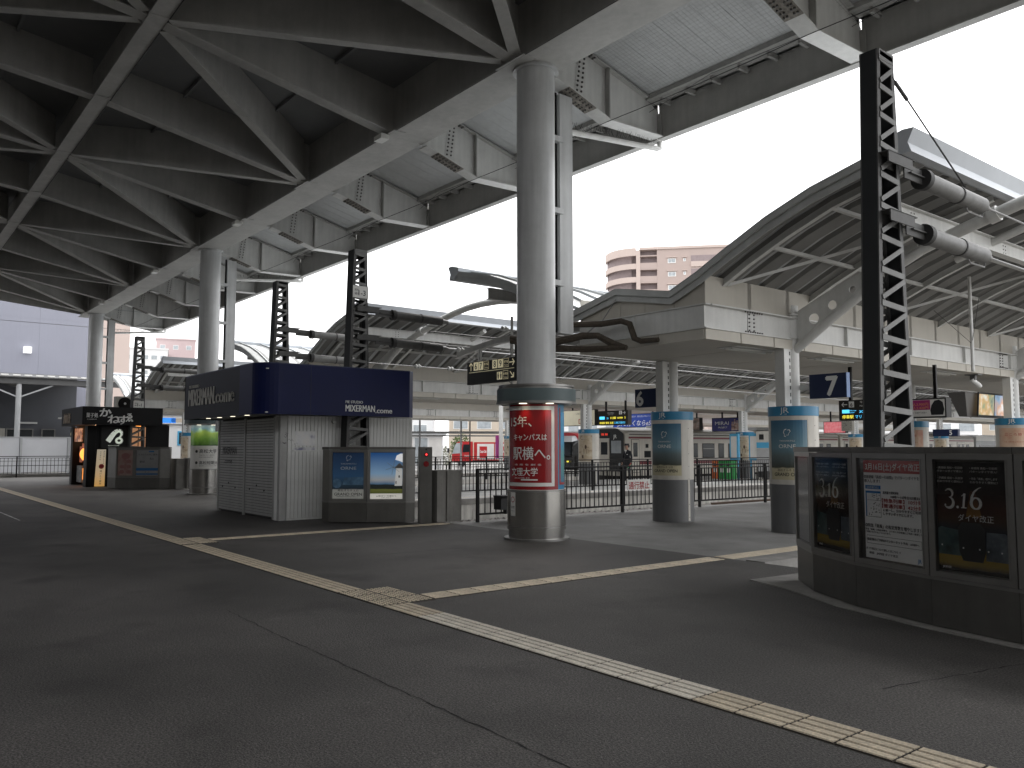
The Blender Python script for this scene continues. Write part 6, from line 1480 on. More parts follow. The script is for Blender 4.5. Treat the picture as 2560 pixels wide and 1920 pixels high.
obj('nose', MB().loft([(-45.4, 39.58, .1), (-42.6, 39.58, .1), (-42.6, 39.58, 2.0), (-42.9, 39.58, 2.3), (-45.1, 39.58, 2.3), (-45.4, 39.58, 2.0)], [(-45.3, 39.0, .15), (-42.72, 39.0, .15), (-42.75, 39.2, 1.7), (-43.0, 39.35, 2.2), (-45.0, 39.35, 2.2), (-45.25, 39.2, 1.7)]), m_trd, rt, smooth=True)
obj('windscreen', MB().add([(-45.1, 38.98, .95), (-42.85, 38.98, .95), (-42.95, 39.17, 1.85), (-45.0, 39.17, 1.85)], [(0, 1, 2, 3)]), m_win, rt)
obj('silver_cowl', MB().loft([(-45.2, 39.0, 1.95), (-42.7, 39.0, 1.95), (-42.7, 40.6, 2.3), (-45.2, 40.6, 2.3)], [(-44.9, 39.3, 2.3), (-43.0, 39.3, 2.3), (-43.0, 40.6, 2.66), (-44.9, 40.6, 2.66)]), m_trs, rt, smooth=True)
obj('side_window', B(-42.598, -42.59, 40.0, 40.8, 1.15, 1.9), m_win, rt)
for k in range(6): obj('side_window', B(-42.598, -42.59, 42.5 + k * 2.6, 44.2 + k * 2.6, 1.1, 1.8), m_win, rt)
obj('head_lamp', MB().disc(FRONT(-43.1, 38.97, .6), 0, 0, .1, .01).disc(FRONT(-44.9, 38.97, .6), 0, 0, .1, .01), m_ledy, rt)
obj('silver_band', B(-42.598, -42.588, 39.7, 59.4, .3, .5), m_trs, rt)

# ================================================================== THE GUARD
m_skin = mat('skin', (.42, .25, .18), .55, var=.05); m_uni = mat('uniform_navy', (.010, .011, .016), .8, var=.15); m_hair = mat('hair', (.012, .01, .009), .6)
gx, gy = -26.45, 27.55
rv = Vector((.62, .785, 0)); tc_ = Vector((.68, -.73, 0))            # picture right, toward the viewer
fd = (-rv * .75 + tc_ * .66).normalized(); sdv = Vector((-fd.y, fd.x, 0))   # body facing, and its left side
guard = thing('person', 'station guard in dark uniform and peaked cap, looking left, holding rolled flags', 'person', (gx, gy, 0))
def skinfig(name, nodes, edges, mats, parent, root=0, sub=2, matfn=None):
    me = bpy.data.meshes.new('figure'); me.from_pydata([n[0] for n in nodes], edges, [])
    o = bpy.data.objects.new('figure', me); COL.objects.link(o)
    o.modifiers.new('s', 'SKIN'); sv = me.skin_vertices[0].data
    for i, n in enumerate(nodes): sv[i].radius = (n[1], n[2] if len(n) > 2 else n[1]); sv[i].use_root = (i == root)
    m = o.modifiers.new('ss', 'SUBSURF'); m.levels = sub; m.render_levels = sub
    em = bpy.data.meshes.new_from_object(o.evaluated_get(bpy.context.evaluated_depsgraph_get())); em.name = name
    bpy.data.objects.remove(o); em.materials.clear()
    for m_ in mats: em.materials.append(m_)
    for p in em.polygons:
        p.use_smooth = True
        if matfn: p.material_index = matfn(p.center)
    q = bpy.data.objects.new(name, em); COL.objects.link(q); q.parent = parent; return q
L = lambda f_, s_, z: tuple(fd * f_ + sdv * s_ + Vector((0, 0, z)))      # forward, to own left, up
hl_ = (-rv * .8 + tc_ * .2).normalized()
nodes = [(L(0, 0, .93), .155, .12), (L(.0, 0, 1.12), .14, .105), (L(.01, 0, 1.30), .175, .12), (L(0, 0, 1.42), .12, .09), (L(.01, 0, 1.49), .052, .052), (L(.02, 0, 1.56), .072, .08), (L(.02, 0, 1.64), .082, .095), (L(.02, 0, 1.69), .06, .07),
         (L(0, .19, 1.40), .062), (L(.02, .30, 1.16), .050), (L(.10, .36, .93), .038), (L(.13, .38, .88), .03, .02), (L(0, -.19, 1.40), .062), (L(-.02, -.26, 1.13), .050), (L(.05, -.25, .90), .038), (L(.07, -.25, .84), .03, .02),
         (L(0, .10, .86), .105), (L(.05, .17, .50), .068), (L(.02, .20, .09), .048), (L(.14, .21, .045), .042, .035), (L(0, -.10, .86), .105), (L(.0, -.13, .50), .068), (L(-.02, -.15, .09), .048), (L(.10, -.17, .045), .042, .035)]
edges = [(0, 1), (1, 2), (2, 3), (3, 4), (4, 5), (5, 6), (6, 7), (2, 8), (8, 9), (9, 10), (10, 11), (2, 12), (12, 13), (13, 14), (14, 15), (0, 16), (16, 17), (17, 18), (18, 19), (0, 20), (20, 21), (21, 22), (22, 23)]
def mf(c):
    if c.z > 1.47: return 0
    if .80 < c.z < .915 and (abs(c.dot(sdv)) > .225): return 0
    return 2 if c.z < .08 else 1
skinfig('body', nodes, edges, [m_skin, m_uni, m_letd], guard, matfn=mf)
G0 = Vector((gx, gy, 0)); hc = G0 + fd * .02 + Vector((0, 0, 1.62))
def hp(a, b_, c): return hc + hl_ * a + Vector((-hl_.y, hl_.x, 0)) * b_ + Vector((0, 0, c))
obj('nose', MB().loft([hp(.085, -.012, .03), hp(.085, .012, .03), hp(.085, .016, -.015), hp(.085, -.016, -.015)], [hp(.10, -.004, .02), hp(.10, .004, .02), hp(.125, .01, -.012), hp(.125, -.01, -.012)]), m_skin, guard)
obj('eye', MB().tube([hp(.085, .03, .03), hp(.095, .03, .03)], .010, 8).tube([hp(.085, -.03, .03), hp(.095, -.03, .03)], .010, 8), m_hair, guard); obj('mouth', MB().bar(hp(.092, -.022, -.045), hp(.092, .022, -.045), .006, .006), mat('lips', (.25, .09, .07), .5), guard)
for s in (-1, 1): obj('ear', MB().tube([hp(-.01, s * .078, .03), hp(-.012, s * .088, .005), hp(-.01, s * .078, -.02)], .016, 8), m_skin, guard)
obj('hair', MB().tube([hp(-.055, 0, .06), hp(-.075, 0, .02), hp(-.065, 0, -.045)], [.07, .068, .045], 12), m_hair, guard, smooth=True)
cap = MB(); ring = lambda r_, z, f_=0: [hp(r_ * math.cos(k * math.pi / 8) + f_, r_ * .88 * math.sin(k * math.pi / 8), z) for k in range(16)]
cap.loft(ring(.098, .045), ring(.100, .085), True, False); cap.loft(ring(.100, .085), ring(.125, .125, -.005), False, False); cap.loft(ring(.125, .125, -.005), ring(.10, .135, 0), False, True)
cp_ = obj('peaked_cap', cap, m_uni, guard, smooth=True)
obj('cap_peak', MB().loft([hp(.07, -.075, .05), hp(.07, .075, .05), hp(.15, .04, .03), hp(.15, -.04, .03)], [hp(.07, -.075, .06), hp(.07, .075, .06), hp(.15, .04, .038), hp(.15, -.04, .038)]), m_letd, cp_)
nb = lambda a, b_, c: G0 + fd * a + sdv * b_ + Vector((0, 0, c))
obj('shirt_collar', MB().loft([nb(.085, -.06, 1.45), nb(.085, .06, 1.45), nb(.125, 0, 1.30), nb(.124, -.004, 1.30)], [nb(.095, -.065, 1.47), nb(.095, .065, 1.47), nb(.14, .004, 1.30), nb(.139, -.002, 1.30)]), m_letw, guard)
obj('necktie', MB().loft([nb(.118, -.014, 1.41), nb(.118, .014, 1.41), nb(.145, .016, 1.28), nb(.145, -.016, 1.28)], [nb(.126, -.014, 1.41), nb(.126, .014, 1.41), nb(.153, .016, 1.28), nb(.153, -.016, 1.28)]), m_uni, guard)
obj('name_badge', MB().bar(nb(.128, .10, 1.26), nb(.118, .15, 1.26), .02, .02), m_letw, guard)
jk = MB()
JR_ = lambda fx, sx, z: [nb(fx * math.cos(k * math.pi / 8), sx * math.sin(k * math.pi / 8), z) for k in range(16)]
jk.loft(JR_(.135, .215, .78), JR_(.13, .195, .95), False, False).loft(JR_(.13, .195, .95), JR_(.125, .185, 1.10), False, False)
obj('jacket_skirt', jk, m_uni, guard, smooth=True)
hL = nb(.15, .39, .84)
for k, (mm, dz) in enumerate(((m_redf, 0), (mat('flag_green', (.05, .35, .15), .6), -.05))):
    obj('rolled_flag', MB().tube([hL + Vector((0, 0, .02 + dz)), hL + fd * .16 - rv * (.02) + Vector((0, 0, -.12 + dz))], [.02, .035], 8), mm, guard)
# fingers closing on the flag rods
for hnd, s_ in ((nb(.13, .385, .865), 1), (nb(.07, -.25, .835), -1)):
    for k in range(4): obj('finger', MB().tube([hnd + fd * (.01 + .014 * k), hnd + fd * (.016 + .014 * k) + Vector((0, 0, -.04)), hnd + fd * (.01 + .014 * k) + sdv * (-.022 * s_) + Vector((0, 0, -.062 + .004 * k))], .0075, 6), m_skin, guard)
    obj('thumb', MB().tube([hnd - fd * .01, hnd - fd * .02 + sdv * (-.02 * s_) + Vector((0, 0, -.035))], .009, 6), m_skin, guard)

# ================================================================== PLATFORM FURNITURE (middle platform)
m_lb = mat('notice_blue', (.08, .38, .62), .4)
for i, (x0, x1, lb) in enumerate(((-25.55, -25.25, 'narrow pale blue framed notice board left of the far canopy column'), (-24.42, -24.1, 'narrow pale blue framed notice board right of the far canopy column'))):
    t = thing('notice_board', lb, 'notice board', (x0, 34, 0)); bd = obj('board_frame', B(x0 - .1, x1 + .1, 34, 34.15, .95, 2.25), m_lb, t)
    obj('notice_sheet', B(x0 - .02, x1 + .02, 33.99, 33.999, 1.05, 2.12), m_pwhite, bd); obj('leg', B(x0 - .06, x0, 34.04, 34.1, 0, .949), m_lb, t); obj('leg', B(x1, x1 + .06, 34.04, 34.1, 0, .949), m_lb, t)
t = thing('vending_cabinet', 'pale grey cabinet with a blue band and small poster right of the notice boards', 'cabinet', (-23.8, 34, 0))
cb_ = obj('cabinet_body', B(-24.02, -23.25, 33.9, 34.6, 0.0, 2.35), m_jrcase, t); obj('blue_band', B(-24.0, -23.3, 33.885, 33.899, 1.55, 1.82), m_lb, t); obj('small_poster', B(-23.85, -23.6, 33.885, 33.899, 1.95, 2.2), m_letd, t); obj('cabinet_door', B(-24.0, -23.28, 33.88, 33.899, .2, 1.5), m_pgrey, t)
for (x, c, lb) in ((-26.25, (.62, .14, .03), 'orange recycling bin with round openings'), (-25.85, (.02, .30, .06), 'green recycling bin next to the orange one'), (-25.45, (.03, .36, .08), 'brighter green recycling bin nearest the notice boards')):
    t = thing('recycling_bin', lb, 'bin', (x, 34, 0), 'recycling bins'); bb = obj('bin_body', B(x - .18, x + .18, 33.6, 34.0, .03, .92), mat('bin_colour', c, .45), t)
    obj('bin_opening', MB().disc(FRONT(x, 33.6, .72), 0, 0, .08, .004), m_letd, bb); obj('bin_label', B(x - .1, x + .1, 33.59, 33.599, .35, .55), m_pwhite, bb); obj('bin_lid', B(x - .19, x + .19, 33.58, 34.02, .921, .95), m_dark, t)
mp = thing('platform_post', 'white post with a magenta band left of the red poster column', 'post', (-39.7, 30.35, 0))
obj('post_shaft', B(-39.72, -39.54, 30.34, 30.52, -.3, 4.2), m_white, mp); obj('magenta_band', B(-39.88, -39.721, 30.2, 30.35, .9, 2.3), mat('magenta', (.36, .04, .22), .5), mp)

# ================================================================== DELIVERY TRUCK
tk = thing('delivery_truck', 'red cab delivery truck with white side shutters and red square emblems', 'truck', (-64.5, 47.3, -.3))
f = Fr((-66.2, 44.9, -.3), (.59, .807, 0))
m_tr = mat('truck_red', (.40, .02, .022), .3); m_trk = mat('truck_white', (.62, .60, .58), .4)
obj('cab', MB().prism([(0, .55), (.0, 1.15), (.18, 1.75), (.42, 2.28), (.7, 2.42), (2.0, 2.42), (2.0, .55)], f, -1.9, 0), m_tr, tk)
obj('windscreen', MB().loft([f(.01, 1.24, .012), f(.20, 1.80, .012), f(.42, 2.26, .012), f(1.0, 2.3, .012), f(.82, 1.3, .012)], [f(.01, 1.24, .02), f(.20, 1.80, .02), f(.42, 2.26, .02), f(1.0, 2.3, .02), f(.82, 1.3, .02)]), m_winl, tk)
dr_ = obj('door', MB().prism([(.9, .75), (1.75, .75), (1.75, 2.25), (1.05, 2.25), (.9, 1.35)], f, 0, .02), m_tr, tk); obj('side_window', MB().prism([(1.0, 1.38), (1.68, 1.42), (1.68, 2.15), (1.1, 2.15)], f, .021, .03), m_win, dr_)
obj('lettering', MB().text(f, 'Coca-Cola', 1.2, 1.0, .22, .03, w=.5, shear=.2), m_letw, dr_)
obj('mirror', MB().prism([(-.45, 1.35), (-.25, 1.35), (-.25, 1.8), (-.45, 1.8)], f, -.1, 0), m_letd, tk)
obj('cargo_box', MB().prism([(2.1, .62), (7.6, .62), (7.6, 2.36), (2.1, 2.36)], f, -2.0, .02), m_tr, tk)
for k in range(3):
    u = 2.42 + 1.72 * k; sh_ = obj('side_shutter', MB().prism([(u, .72), (u + 1.62, .72), (u + 1.62, 2.2), (u, 2.2)], f, .021, .05), m_trk, tk)
    e_ = obj('red_square', MB().prism([(u + .22, .85), (u + .95, .85), (u + .95, 1.95), (u + .22, 1.95)], f, .051, .056), m_tr, sh_); obj('lettering', MB().text(f, 'Coca-Cola', u + .58, 1.35, .36, .06, w=.62, align='c', shear=.2, bold=.02), m_letw, sh_)
w = MB()
for u in (.95, 6.0): w.tube([f(u, .38, -.05), f(u, .38, -.3)], .38, 20); w.tube([f(u, .38, -1.6), f(u, .38, -1.85)], .38, 20)
obj('wheel', MB().tube([f(.95, .38, -.02), f(.95, .38, -.3)], .38, 20), m_letd, tk); obj('wheel', MB().tube([f(6.0, .38, -.02), f(6.0, .38, -.3)], .38, 20), m_letd, tk); obj('wheel', MB().tube([f(.95, .38, -1.6), f(.95, .38, -1.88)], .38, 20), m_letd, tk); obj('wheel', MB().tube([f(6.0, .38, -1.6), f(6.0, .38, -1.88)], .38, 20), m_letd, tk)
obj('chassis', MB().prism([(.2, .4), (7.5, .4), (7.5, .61), (.2, .61)], f, -1.6, -.3), m_under, tk)

# ================================================================== BUILDINGS
m_pink = mat('apartment_render', (.40, .32, .29), .8, 0, .04, .3); m_pinkl = mat('apartment_render_pale', (.50, .41, .37), .8, 0, .04, .3); m_reveal = mat('balcony_recess', (.26, .21, .21), .8)
ap = thing('apartment_tower', 'beige pink apartment tower with curved balcony corner above the near canopy', 'apartment building', (-112, 150, 0))
f = Fr((-122.3, 132.1, 0), (.735, .678, 0)); FH = 2.93; top = 43.2
nF = 14
obj('wall', MB().prism([(3.6, 0), (44, 0), (44, top + 1.2), (3.6, top + 1.2)], f, -16, -.0), m_pink, ap)
obj('parapet', MB().prism([(-.2, top + 1.2), (44.2, top + 1.2), (44.2, top + 1.75), (-.2, top + 1.75)], f, -16.2, .25), m_pinkl, ap)
obj('balcony_core', MB().prism([(0, 0), (3.6, 0), (3.6, top + 1.2), (0, top + 1.2)], f, -16, -1.4), m_reveal, ap)
obj('pier', MB().prism([(-.9, 0), (0, 0), (0, top + 1.2), (-.9, top + 1.2)], f, -3, .05), m_pinkl, ap)
arc = [(-.9 - 7.0 * math.sin(R(a)), -8.0 * (1 - math.cos(R(a)))) for a in range(0, 91, 9)]
def curved(z0, z1, inset=0):
    mb = MB()
    for (a, c) in zip(arc, arc[1:]):
        s_ = lambda p: f(p[0] + inset * (1 if p[0] < -1 else 0), z0, p[1] - inset); e_ = lambda p: f(p[0] + inset * (1 if p[0] < -1 else 0), z1, p[1] - inset)
        i_ = lambda p, z: f(p[0] * .96, z, p[1] - .3 - inset)
        mb.loft([s_(a), s_(c), i_(c, z0), i_(a, z0)], [e_(a), e_(c), i_(c, z1), i_(a, z1)])
    return mb
obj('curved_core', curved(0, top + 1.2, 1.3), m_reveal, ap)
for k in range(6, nF + 1):
    z = top - (nF - k) * FH            # top of each storey opening
    obj('curved_balcony', curved(z - FH + .0, z - 1.75), m_pinkl, ap)
    obj('balcony', MB().prism([(.02, z - FH), (3.58, z - FH), (3.58, z - 1.65), (.02, z - 1.65)], f, -.9, .0).prism([(.02, z - .25), (3.58, z - .25), (3.58, z), (.02, z)], f, -1.4, -.02), m_pink, ap)
    wn = obj('window', MB().prism([(5.9, z - 1.9), (7.6, z - 1.9), (7.6, z - .9), (5.9, z - .9)], f, .0, .08), m_letw, ap)
    obj('pane', MB().prism([(6.02, z - 1.78), (6.72, z - 1.78), (6.72, z - 1.0), (6.02, z - 1.0)], f, .081, .09).prism([(6.78, z - 1.78), (7.48, z - 1.78), (7.48, z - 1.0), (6.78, z - 1.0)], f, .081, .09), m_winl, wn)
    obj('window_hood', MB().prism([(5.7, z - .72), (7.8, z - .72), (7.8, z - .58), (5.7, z - .58)], f, 0, .35).prism([(9.0, z - .72), (9.95, z - .72), (9.95, z - .58), (9.0, z - .58)], f, 0, .35), m_pinkl, ap)
    wn = obj('window', MB().prism([(9.2, z - 1.6), (9.7, z - 1.6), (9.7, z - .95), (9.2, z - .95)], f, .0, .08), m_letw, ap); obj('pane', MB().prism([(9.3, z - 1.5), (9.6, z - 1.5), (9.6, z - 1.0), (9.3, z - 1.0)], f, .081, .09), m_winl, wn)
    obj('gallery_opening', MB().prism([(10.8, z - 1.7), (30, z - 1.7), (30, z - .35), (10.8, z - .35)], f, .0, .03), m_reveal, ap)
    obj('gallery_parapet', MB().prism([(10.8, z - FH + .1), (30, z - FH + .1), (30, z - 1.7), (10.8, z - 1.7)], f, .0, .25), m_pinkl, ap)
obj('curved_balcony', curved(top + .0, top + 1.75), m_pinkl, ap)
def block(nm, label, cat, o, d, w, h, dep, m, storeys=0, bays=0, win=(.5, .45), mw=None, m2=None, z0=-.3, roofm=None):
    t = thing(nm, label, cat, (o[0], o[1], z0)); f = Fr((o[0], o[1], z0), (d[0], d[1], 0))
    wl_ = obj('wall', MB().prism([(0, 0), (w, 0), (w, h), (0, h)], f, -dep, 0), m, t)
    obj('parapet', MB().prism([(-.15, h), (w + .15, h), (w + .15, h + .3), (-.15, h + .3)], f, -dep - .15, .15), roofm or m, t)
    for s_ in range(storeys):
        for b_ in range(bays):
            bw_, sh_ = w / bays, h / storeys; u = b_ * bw_ + bw_ * (1 - win[0]) / 2; v = s_ * sh_ + sh_ * .32
            wn = obj('window', MB().prism([(u, v), (u + bw_ * win[0], v), (u + bw_ * win[0], v + sh_ * win[1]), (u, v + sh_ * win[1])], f, 0, .05), m_letw, t)
            obj('pane', MB().prism([(u + .06, v + .06), (u + bw_ * win[0] - .06, v + .06), (u + bw_ * win[0] - .06, v + sh_ * win[1] - .06), (u + .06, v + sh_ * win[1] - .06)], f, .051, .06), mw or m_winl, wn)
    return t
m_bei = mat('beige_render', (.50, .43, .35), .85, 0, .05, .4); m_wht = mat('white_render', (.68, .68, .68), .8, 0, .05, .3); m_lav = mat('lavender_cladding', (.25, .255, .305), .6, 0, .04, .2, streak=.04); m_grw = mat('slate_cladding', (.10, .105, .12), .65, 0, .1, .5)
rd = (.55, .835)
block('house', 'beige house with wide sliding windows above the truck', 'house', (-88.0, 59.2), (.56, .83), 9, 9.5, 7, m_bei, 3, 3, (.62, .42))
block('house', 'pale house left of the beige one, seen above the middle poster counter', 'house', (-92.5, 51.5), (.56, .83), 7, 8.5, 6, m_wht, 3, 2, (.5, .35))
block('apartment_block', 'cream apartment block behind the signal gantry pipes', 'apartment building', (-96.5, 42.0), (.5, .86), 9.5, 10, 7, m_pinkl, 3, 3, (.45, .4))
block('office_block', 'grey white office block right of the beige house', 'office building', (-83.0, 68.0), (.62, .78), 12, 11, 9, m_wht, 4, 5, (.6, .4))
block('house', 'pinkish house between the office block and the far sheds', 'house', (-76, 80), (.65, .76), 10, 8, 8, m_pinkl, 3, 4, (.5, .4))
block('office_block', 'long white office block far down the tracks', 'office building', (-70, 104), (.8, .6), 26, 9, 10, m_wht, 3, 9, (.7, .4))
block('apartment_block', 'beige block closing the view down the tracks at right', 'apartment building', (-52, 128), (.92, .4), 22, 13, 10, m_bei, 4, 7, (.5, .4))
block('shed', 'low white storage shed far behind the platform 5 sign', 'shed', (-34, 140), (.97, .24), 26, 6, 10, m_trs, 1, 6, (.5, .4))
block('apartment_block', 'tall pale pink block with stepped ledges left of the lattice pole', 'apartment building', (-138.3, 23.5), (.22, .975), 9.1, 24, 12, m_pinkl)
pk = bpy.data.objects.get('apartment_block.002')
block('hospital_block', 'long white building with balcony bands beyond the farthest canopy', 'building', (-186, 41), (.27, .963), 10.5, 22.5, 14, m_wht, 7, 6, (.7, .3))
block('apartment_block', 'dusty pink rooftop block rising above the farthest canopy', 'apartment building', (-193.8, 51.5), (.28, .96), 8.2, 26, 14, mat('dusty_pink', (.46, .36, .36), .8, 0, .04), 8, 3, (.4, .3))
# white platform building with blue sign band
hb = thing('platform_building', 'white platform building with a blue picture band behind the black kiosk', 'building', (-59.8, 17, 0))
obj('wall', B(-66, -59.8, 12.6, 19.6, -.3, 3.2), m_wht, hb); obj('roof_slab', B(-66.3, -59.4, 12.3, 19.9, 3.85, 4.1), m_csoff, hb)
sb2 = obj('picture_band', B(-59.8, -59.6, 12.5, 19.6, 3.2, 3.82), m_wht, hb); obj('blue_print', B(-59.598, -59.59, 15.9, 17.3, 3.26, 3.6), mat('band_blue', (.02, .18, .7), .4, emit=(.05, .3, 1), es=.3), sb2); obj('cream_print', B(-59.598, -59.59, 17.0, 17.8, 3.3, 3.58), m_bei, sb2)
wn = obj('window', B(-59.798, -59.75, 17.5, 18.6, 1.7, 2.7), m_lb, hb); obj('pane', B(-59.749, -59.74, 17.6, 18.5, 1.8, 2.6), m_win, wn)
# warehouse and its lean-to canopy at far left
wh = thing('warehouse', 'huge lavender grey warehouse wall filling the far left', 'warehouse', (-76, 0, 0))
for k in range(11):
    obj('cladding_panel', B(-76.3, -76, -31.8 + k * 4.3 + .004, -31.8 + (k + 1) * 4.3 - .004, -.3, 17.5), m_lav, wh)
for k in range(1, 9): obj('panel_seam', B(-75.998, -75.995, -31, 15.4, 1.8 * k + 3, 1.8 * k + 3.02), m_lav, wh)
obj('wall_lamp', B(-76, -75.6, 10.1, 10.65, 9.1, 9.6), mat('wall_lamp_glow', (.8, .8, .8), .4, emit=(1, 1, 1), es=.4), wh)
obj('return_wall', B(-110, -76.31, 15.2, 15.5, -.3, 17.5), m_lav, wh)
lt = thing('lean_to_canopy', 'steel lean-to canopy on posts in front of the warehouse', 'canopy', (-60, 0, 0))
m_leand = mat('lean_to_dark', (.09, .09, .09), .6)
obj('canopy_roof', MB().loft([(-76, -31, 7.4), (-57.6, -31, 5.8), (-57.6, -31, 5.86), (-76, -31, 7.46)], [(-76, 13.5, 7.4), (-57.6, 13.5, 5.8), (-57.6, 13.5, 5.86), (-76, 13.5, 7.46)]), m_leand, lt)
obj('eave_beam', B(-57.9, -57.75, -31, 13.4, 5.42, 5.78), m_leand, lt)
q = obj('roof_clip', MB().tube([(-57.8, -30, 5.9), (-57.8, -29.6, 5.9)], .09, 8), m_roof, lt)
for k in range(1, 70): inst('roof_clip', q, lt, (0, .62 * k, 0))
q = obj('post', MB().cyl(-57.9, 7.56, -.02, 5.42, .15, 16), m_trs, lt, smooth=True); inst('post', q, lt, (0, -9, 0)); inst('post', q, lt, (0, -18, 0))
q = obj('roof_truss', MB().bar((-57.9, 7.56, 5.3), (-75.9, 7.56, 6.9), .12, .22, (0, 1, 0)), m_roof, lt)
for k in (-2, -1, 1): inst('roof_truss', q, lt, (0, 4.5 * k, 0))
obj('knee_brace', MB().bar((-57.9, 7.56, 4.6), (-57.9, 9.4, 5.4), .08, .08).bar((-57.9, 7.56, 4.6), (-57.9, 5.7, 5.4), .08, .08), m_trs, lt)
bwl = thing('back_wall', 'dark slate wall with strip windows under the lean-to canopy', 'wall', (-68, 5, 0))
obj('wall_face', B(-68.4, -68, -31, 12.6, -.3, 6.6), m_grw, bwl)
for (ya, yb_) in ((8.2, 9.9), (10.4, 11.3), (6.2, 7.5), (3, 5)):
    wn = obj('window', B(-68, -67.95, ya, yb_, 2.2, 2.9), m_steelf, bwl); obj('pane', B(-67.949, -67.94, ya + .08, yb_ - .08, 2.27, 2.83), m_win, wn)
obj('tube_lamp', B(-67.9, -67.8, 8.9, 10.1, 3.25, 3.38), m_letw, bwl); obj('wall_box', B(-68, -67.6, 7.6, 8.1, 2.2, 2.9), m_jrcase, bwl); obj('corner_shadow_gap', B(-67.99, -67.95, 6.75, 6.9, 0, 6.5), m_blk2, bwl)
wf = thing('panel_fence', 'pale flat panel fence behind the left railing', 'fence', (-56, 5, 0))
q = obj('fence_panel', B(-56.05, -56, -20, -17.53, .12, 2.15), m_lav, wf)
q.data.materials[0] = mat('fence_white', (.60, .61, .64), .5, 0, .06, .8)
for k in range(1, 14): inst('fence_panel', q, wf, (0, 2.5 * k, 0))
obj('fence_cap', B(-56.08, -55.97, -20, 15, 2.155, 2.2), m_trs, wf)
q = obj('fence_post', B(-56, -55.9, -20, -19.9, 0, 2.15), m_trs, wf)
for k in range(1, 14): inst('fence_post', q, wf, (0, 2.5 * k, 0))
r4 = railing('black railing with a mid rail at the far left edge of the concourse', -50.45, -14, 9.6, [-14 + 2.95 * k for k in range(9)], h=1.12, gap=.18)
kb2 = thing('kerb', 'low concrete kerb under the left railing', 'kerb', (-50.6, 0, 0)); obj('kerb_stone', B(-50.75, -50.5, -14, 9.8, 0, .14), m_conc, kb2)
mid = obj('mid_rail', B(-50.46, -50.43, -14, 9.6, .60, .63).box(-50.46, -50.43, -14, 9.6, .85, .87), m_dark, r4)
# white street frames, glazed shed, hedge and utility bits across the tracks
gn = thing('pipe_barrier', 'white double pipe barrier on posts across the tracks', 'barrier', (-49, 34.5, 0))
obj('pipe', MB().tube([(-52, 30, 2.64), (-44, 42.5, 2.64)], .09, 8), m_trs, gn, smooth=True); obj('pipe', MB().tube([(-52, 30, 2.40), (-44, 42.5, 2.40)], .05, 8), m_trs, gn, smooth=True)
q = obj('post', MB().cyl(-50.9, 31.72, -.3, 4.3, .07, 10), m_trs, gn); inst('post', q, gn, (1.6, 2.5, 0)); inst('post', q, gn, (3.2, 5, 0)); inst('post', q, gn, (4.8, 7.5, 0))
gb = thing('glazed_shed', 'long white shed with pale upright panels above the middle poster counter', 'shed', (-67, 34, 0)); f = Fr((-68.5, 31.6, -.3), (.53, .848, 0))
obj('wall', MB().prism([(0, 0), (11.5, 0), (11.5, 3.0), (0, 3.0)], f, -3, 0), m_wht, gb)
for k in range(9): obj('pale_panel', MB().prism([(.1 + k * 1.27, .4), (1.2 + k * 1.27, .4), (1.2 + k * 1.27, 2.7), (.1 + k * 1.27, 2.7)], f, 0, .04), m_winl if k % 4 == 3 else m_trk, gb)
obj('roof_slab', MB().prism([(-.3, 3.0), (11.8, 3.0), (11.8, 3.25), (-.3, 3.25)], f, -3.3, .4), m_trs, gb)
m_leaf = mat('leaf_green', (.09, .13, .04), .8, 0, .5, 6); m_leaf2 = mat('leaf_olive', (.20, .21, .15), .8, 0, .4, 5)
def leaves(nm, label, cx, cy, cz, rx, ry, rz, n, s0, m, seed, cat='bush'):
    rr = random.Random(seed); t = thing(nm, label, cat, (cx, cy, 0)); b = MB()
    for k in range(n):
        while True:
            p = Vector((rr.uniform(-1, 1), rr.uniform(-1, 1), rr.uniform(-1, 1)))
            if p.length < 1: break
        p = Vector((cx + p.x * rx, cy + p.y * ry, cz + p.z * rz)); a = Vector((rr.gauss(0, 1), rr.gauss(0, 1), rr.gauss(0, 1))).normalized(); c = a.orthogonal().normalized() * s0 * rr.uniform(.6, 1.3); a2 = a.cross(c).normalized() * s0 * .6
        b.add([p - c, p - a2, p + c, p + a2], [(0, 1, 2, 3)])
    obj('foliage', b, m, t, kind='stuff'); obj('stem', MB().tube([(cx, cy, -.3), (cx, cy, cz)], [.06, .03], 6), m_rail, t); return t
leaves('bush', 'round green shrub behind the truck cab', -71.5, 49.6, 1.5, .9, 1.2, 1.5, 900, .13, m_leaf, 1)
leaves('bush', 'small green shrub above the middle poster counter', -63.6, 35.9, .9, .8, .9, 1.1, 600, .10, m_leaf, 2)
hg = thing('hedge', 'grey green hedge behind a wire mesh left of the truck', 'hedge', (-68, 42, 0)); b = MB(); rr = random.Random(4)
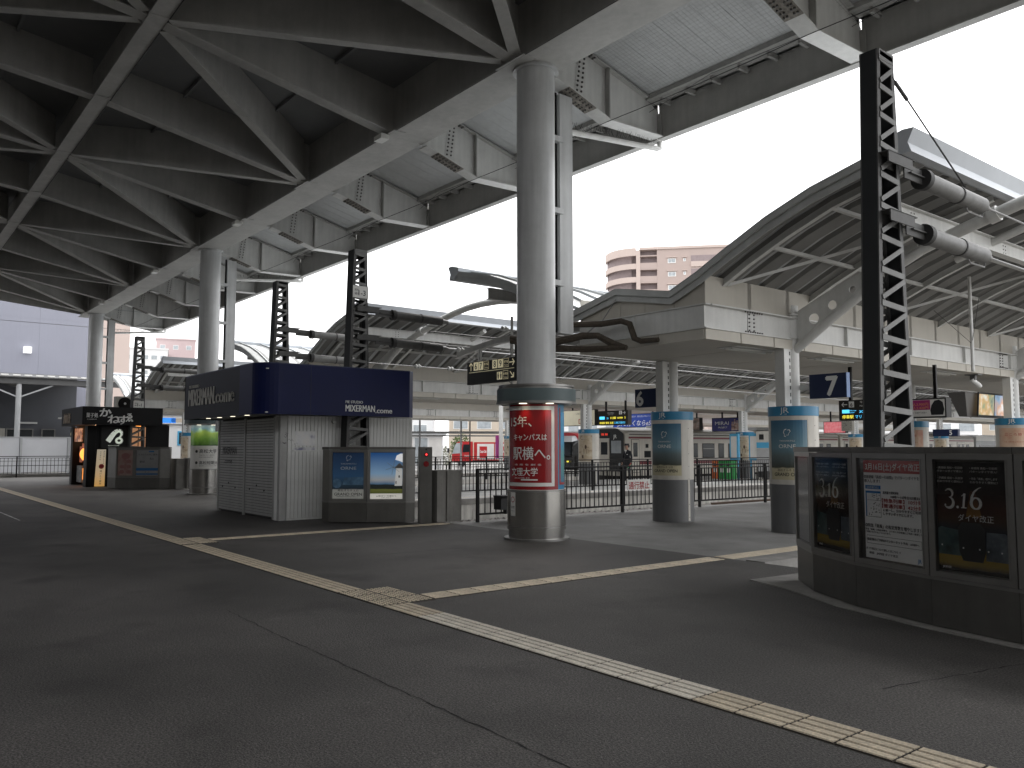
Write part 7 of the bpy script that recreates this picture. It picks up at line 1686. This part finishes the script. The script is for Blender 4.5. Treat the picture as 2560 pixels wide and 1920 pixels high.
for k in range(5200):
    t_ = rr.random(); p = Vector((-77 + t_ * 6.0, 34.0 + t_ * 14.0, rr.uniform(-.3, 1.75))) + Vector((rr.uniform(-.5, .5), rr.uniform(-.4, .4), 0)); a = Vector((rr.gauss(0, 1), rr.gauss(0, 1), rr.gauss(0, 1))).normalized(); c = a.orthogonal().normalized() * rr.uniform(.06, .13); a2 = a.cross(c).normalized() * .06
    b.add([p - c, p - a2, p + c, p + a2], [(0, 1, 2, 3)])
obj('foliage', b, m_leaf2, hg, kind='stuff')
up = thing('utility_pole', 'thin dark pole standing above the truck', 'pole', (-60, 42.5, 0)); obj('pole_shaft', MB().tube([(-60, 42.6, -.3), (-60, 42.6, 7)], .06, 8), m_dark, up)
bs_ = thing('street_sign', 'small white street sign with a symbol behind the signal post', 'sign', (-63, 41.5, 0)); obj('post', MB().cyl(-63.4, 40.6, -.3, 1.7, .05, 8), m_white, bs_); f = Fr((-63.8, 40.0, 1.3), (.55, .835, 0)); sp_ = obj('sign_plate', MB().prism([(0, 0), (1.0, 0), (1.0, .8), (0, .8)], f, 0, .04), m_letw, bs_); obj('symbol', MB().prism([(.25, .2), (.75, .2), (.75, .6), (.25, .6)], f, .041, .045), m_pgrey, sp_)
for k in range(5):
    obj('stepped_ledge', MB().prism([(-.2, 0), (1.2, 0), (1.2, 1.6), (-.2, 1.6)], Fr((-137.55 + .0, 27.2, 3.0 + k * 3.4), (.22, .975, 0)), 0, .6), m_bei, pk)
t, bd, f, w_, h_ = board(-34.9, -33.85, 20, 2.37, 2.85, 'small dark departure display under the right end of the navy fascia', 'departure_display', 'display', m_signbrown, (-34.6,), 3.3, group='hanging departure displays')
le = MB(); le.text(f, '今度の発車は', .10, .34, .06, .004, w=.4); le.text(f, 'Next Train', .1, .27, .05, .004, w=.3); arrow(le, f, .8, .36, 0, .14); obj('lettering', le, m_letw, bd); obj('led_text_yellow', MB().text(f, '普通 10:52', .1, .15, .09, .004, w=.75).text(f, '停車駅 端岡', .1, .04, .08, .004, w=.6), m_ledy, bd)
t, bd, f, w_, h_ = ad(-29.7, -29.1, 36, 2.5, 3.2, 'greyish portrait advert just right of the platform 6 column', photomat('portrait_ad', [(.05, .05, .05), (.35, .25, .2), (.6, .55, .5)], 3), hx=(-29.4,), ztop=3.5)
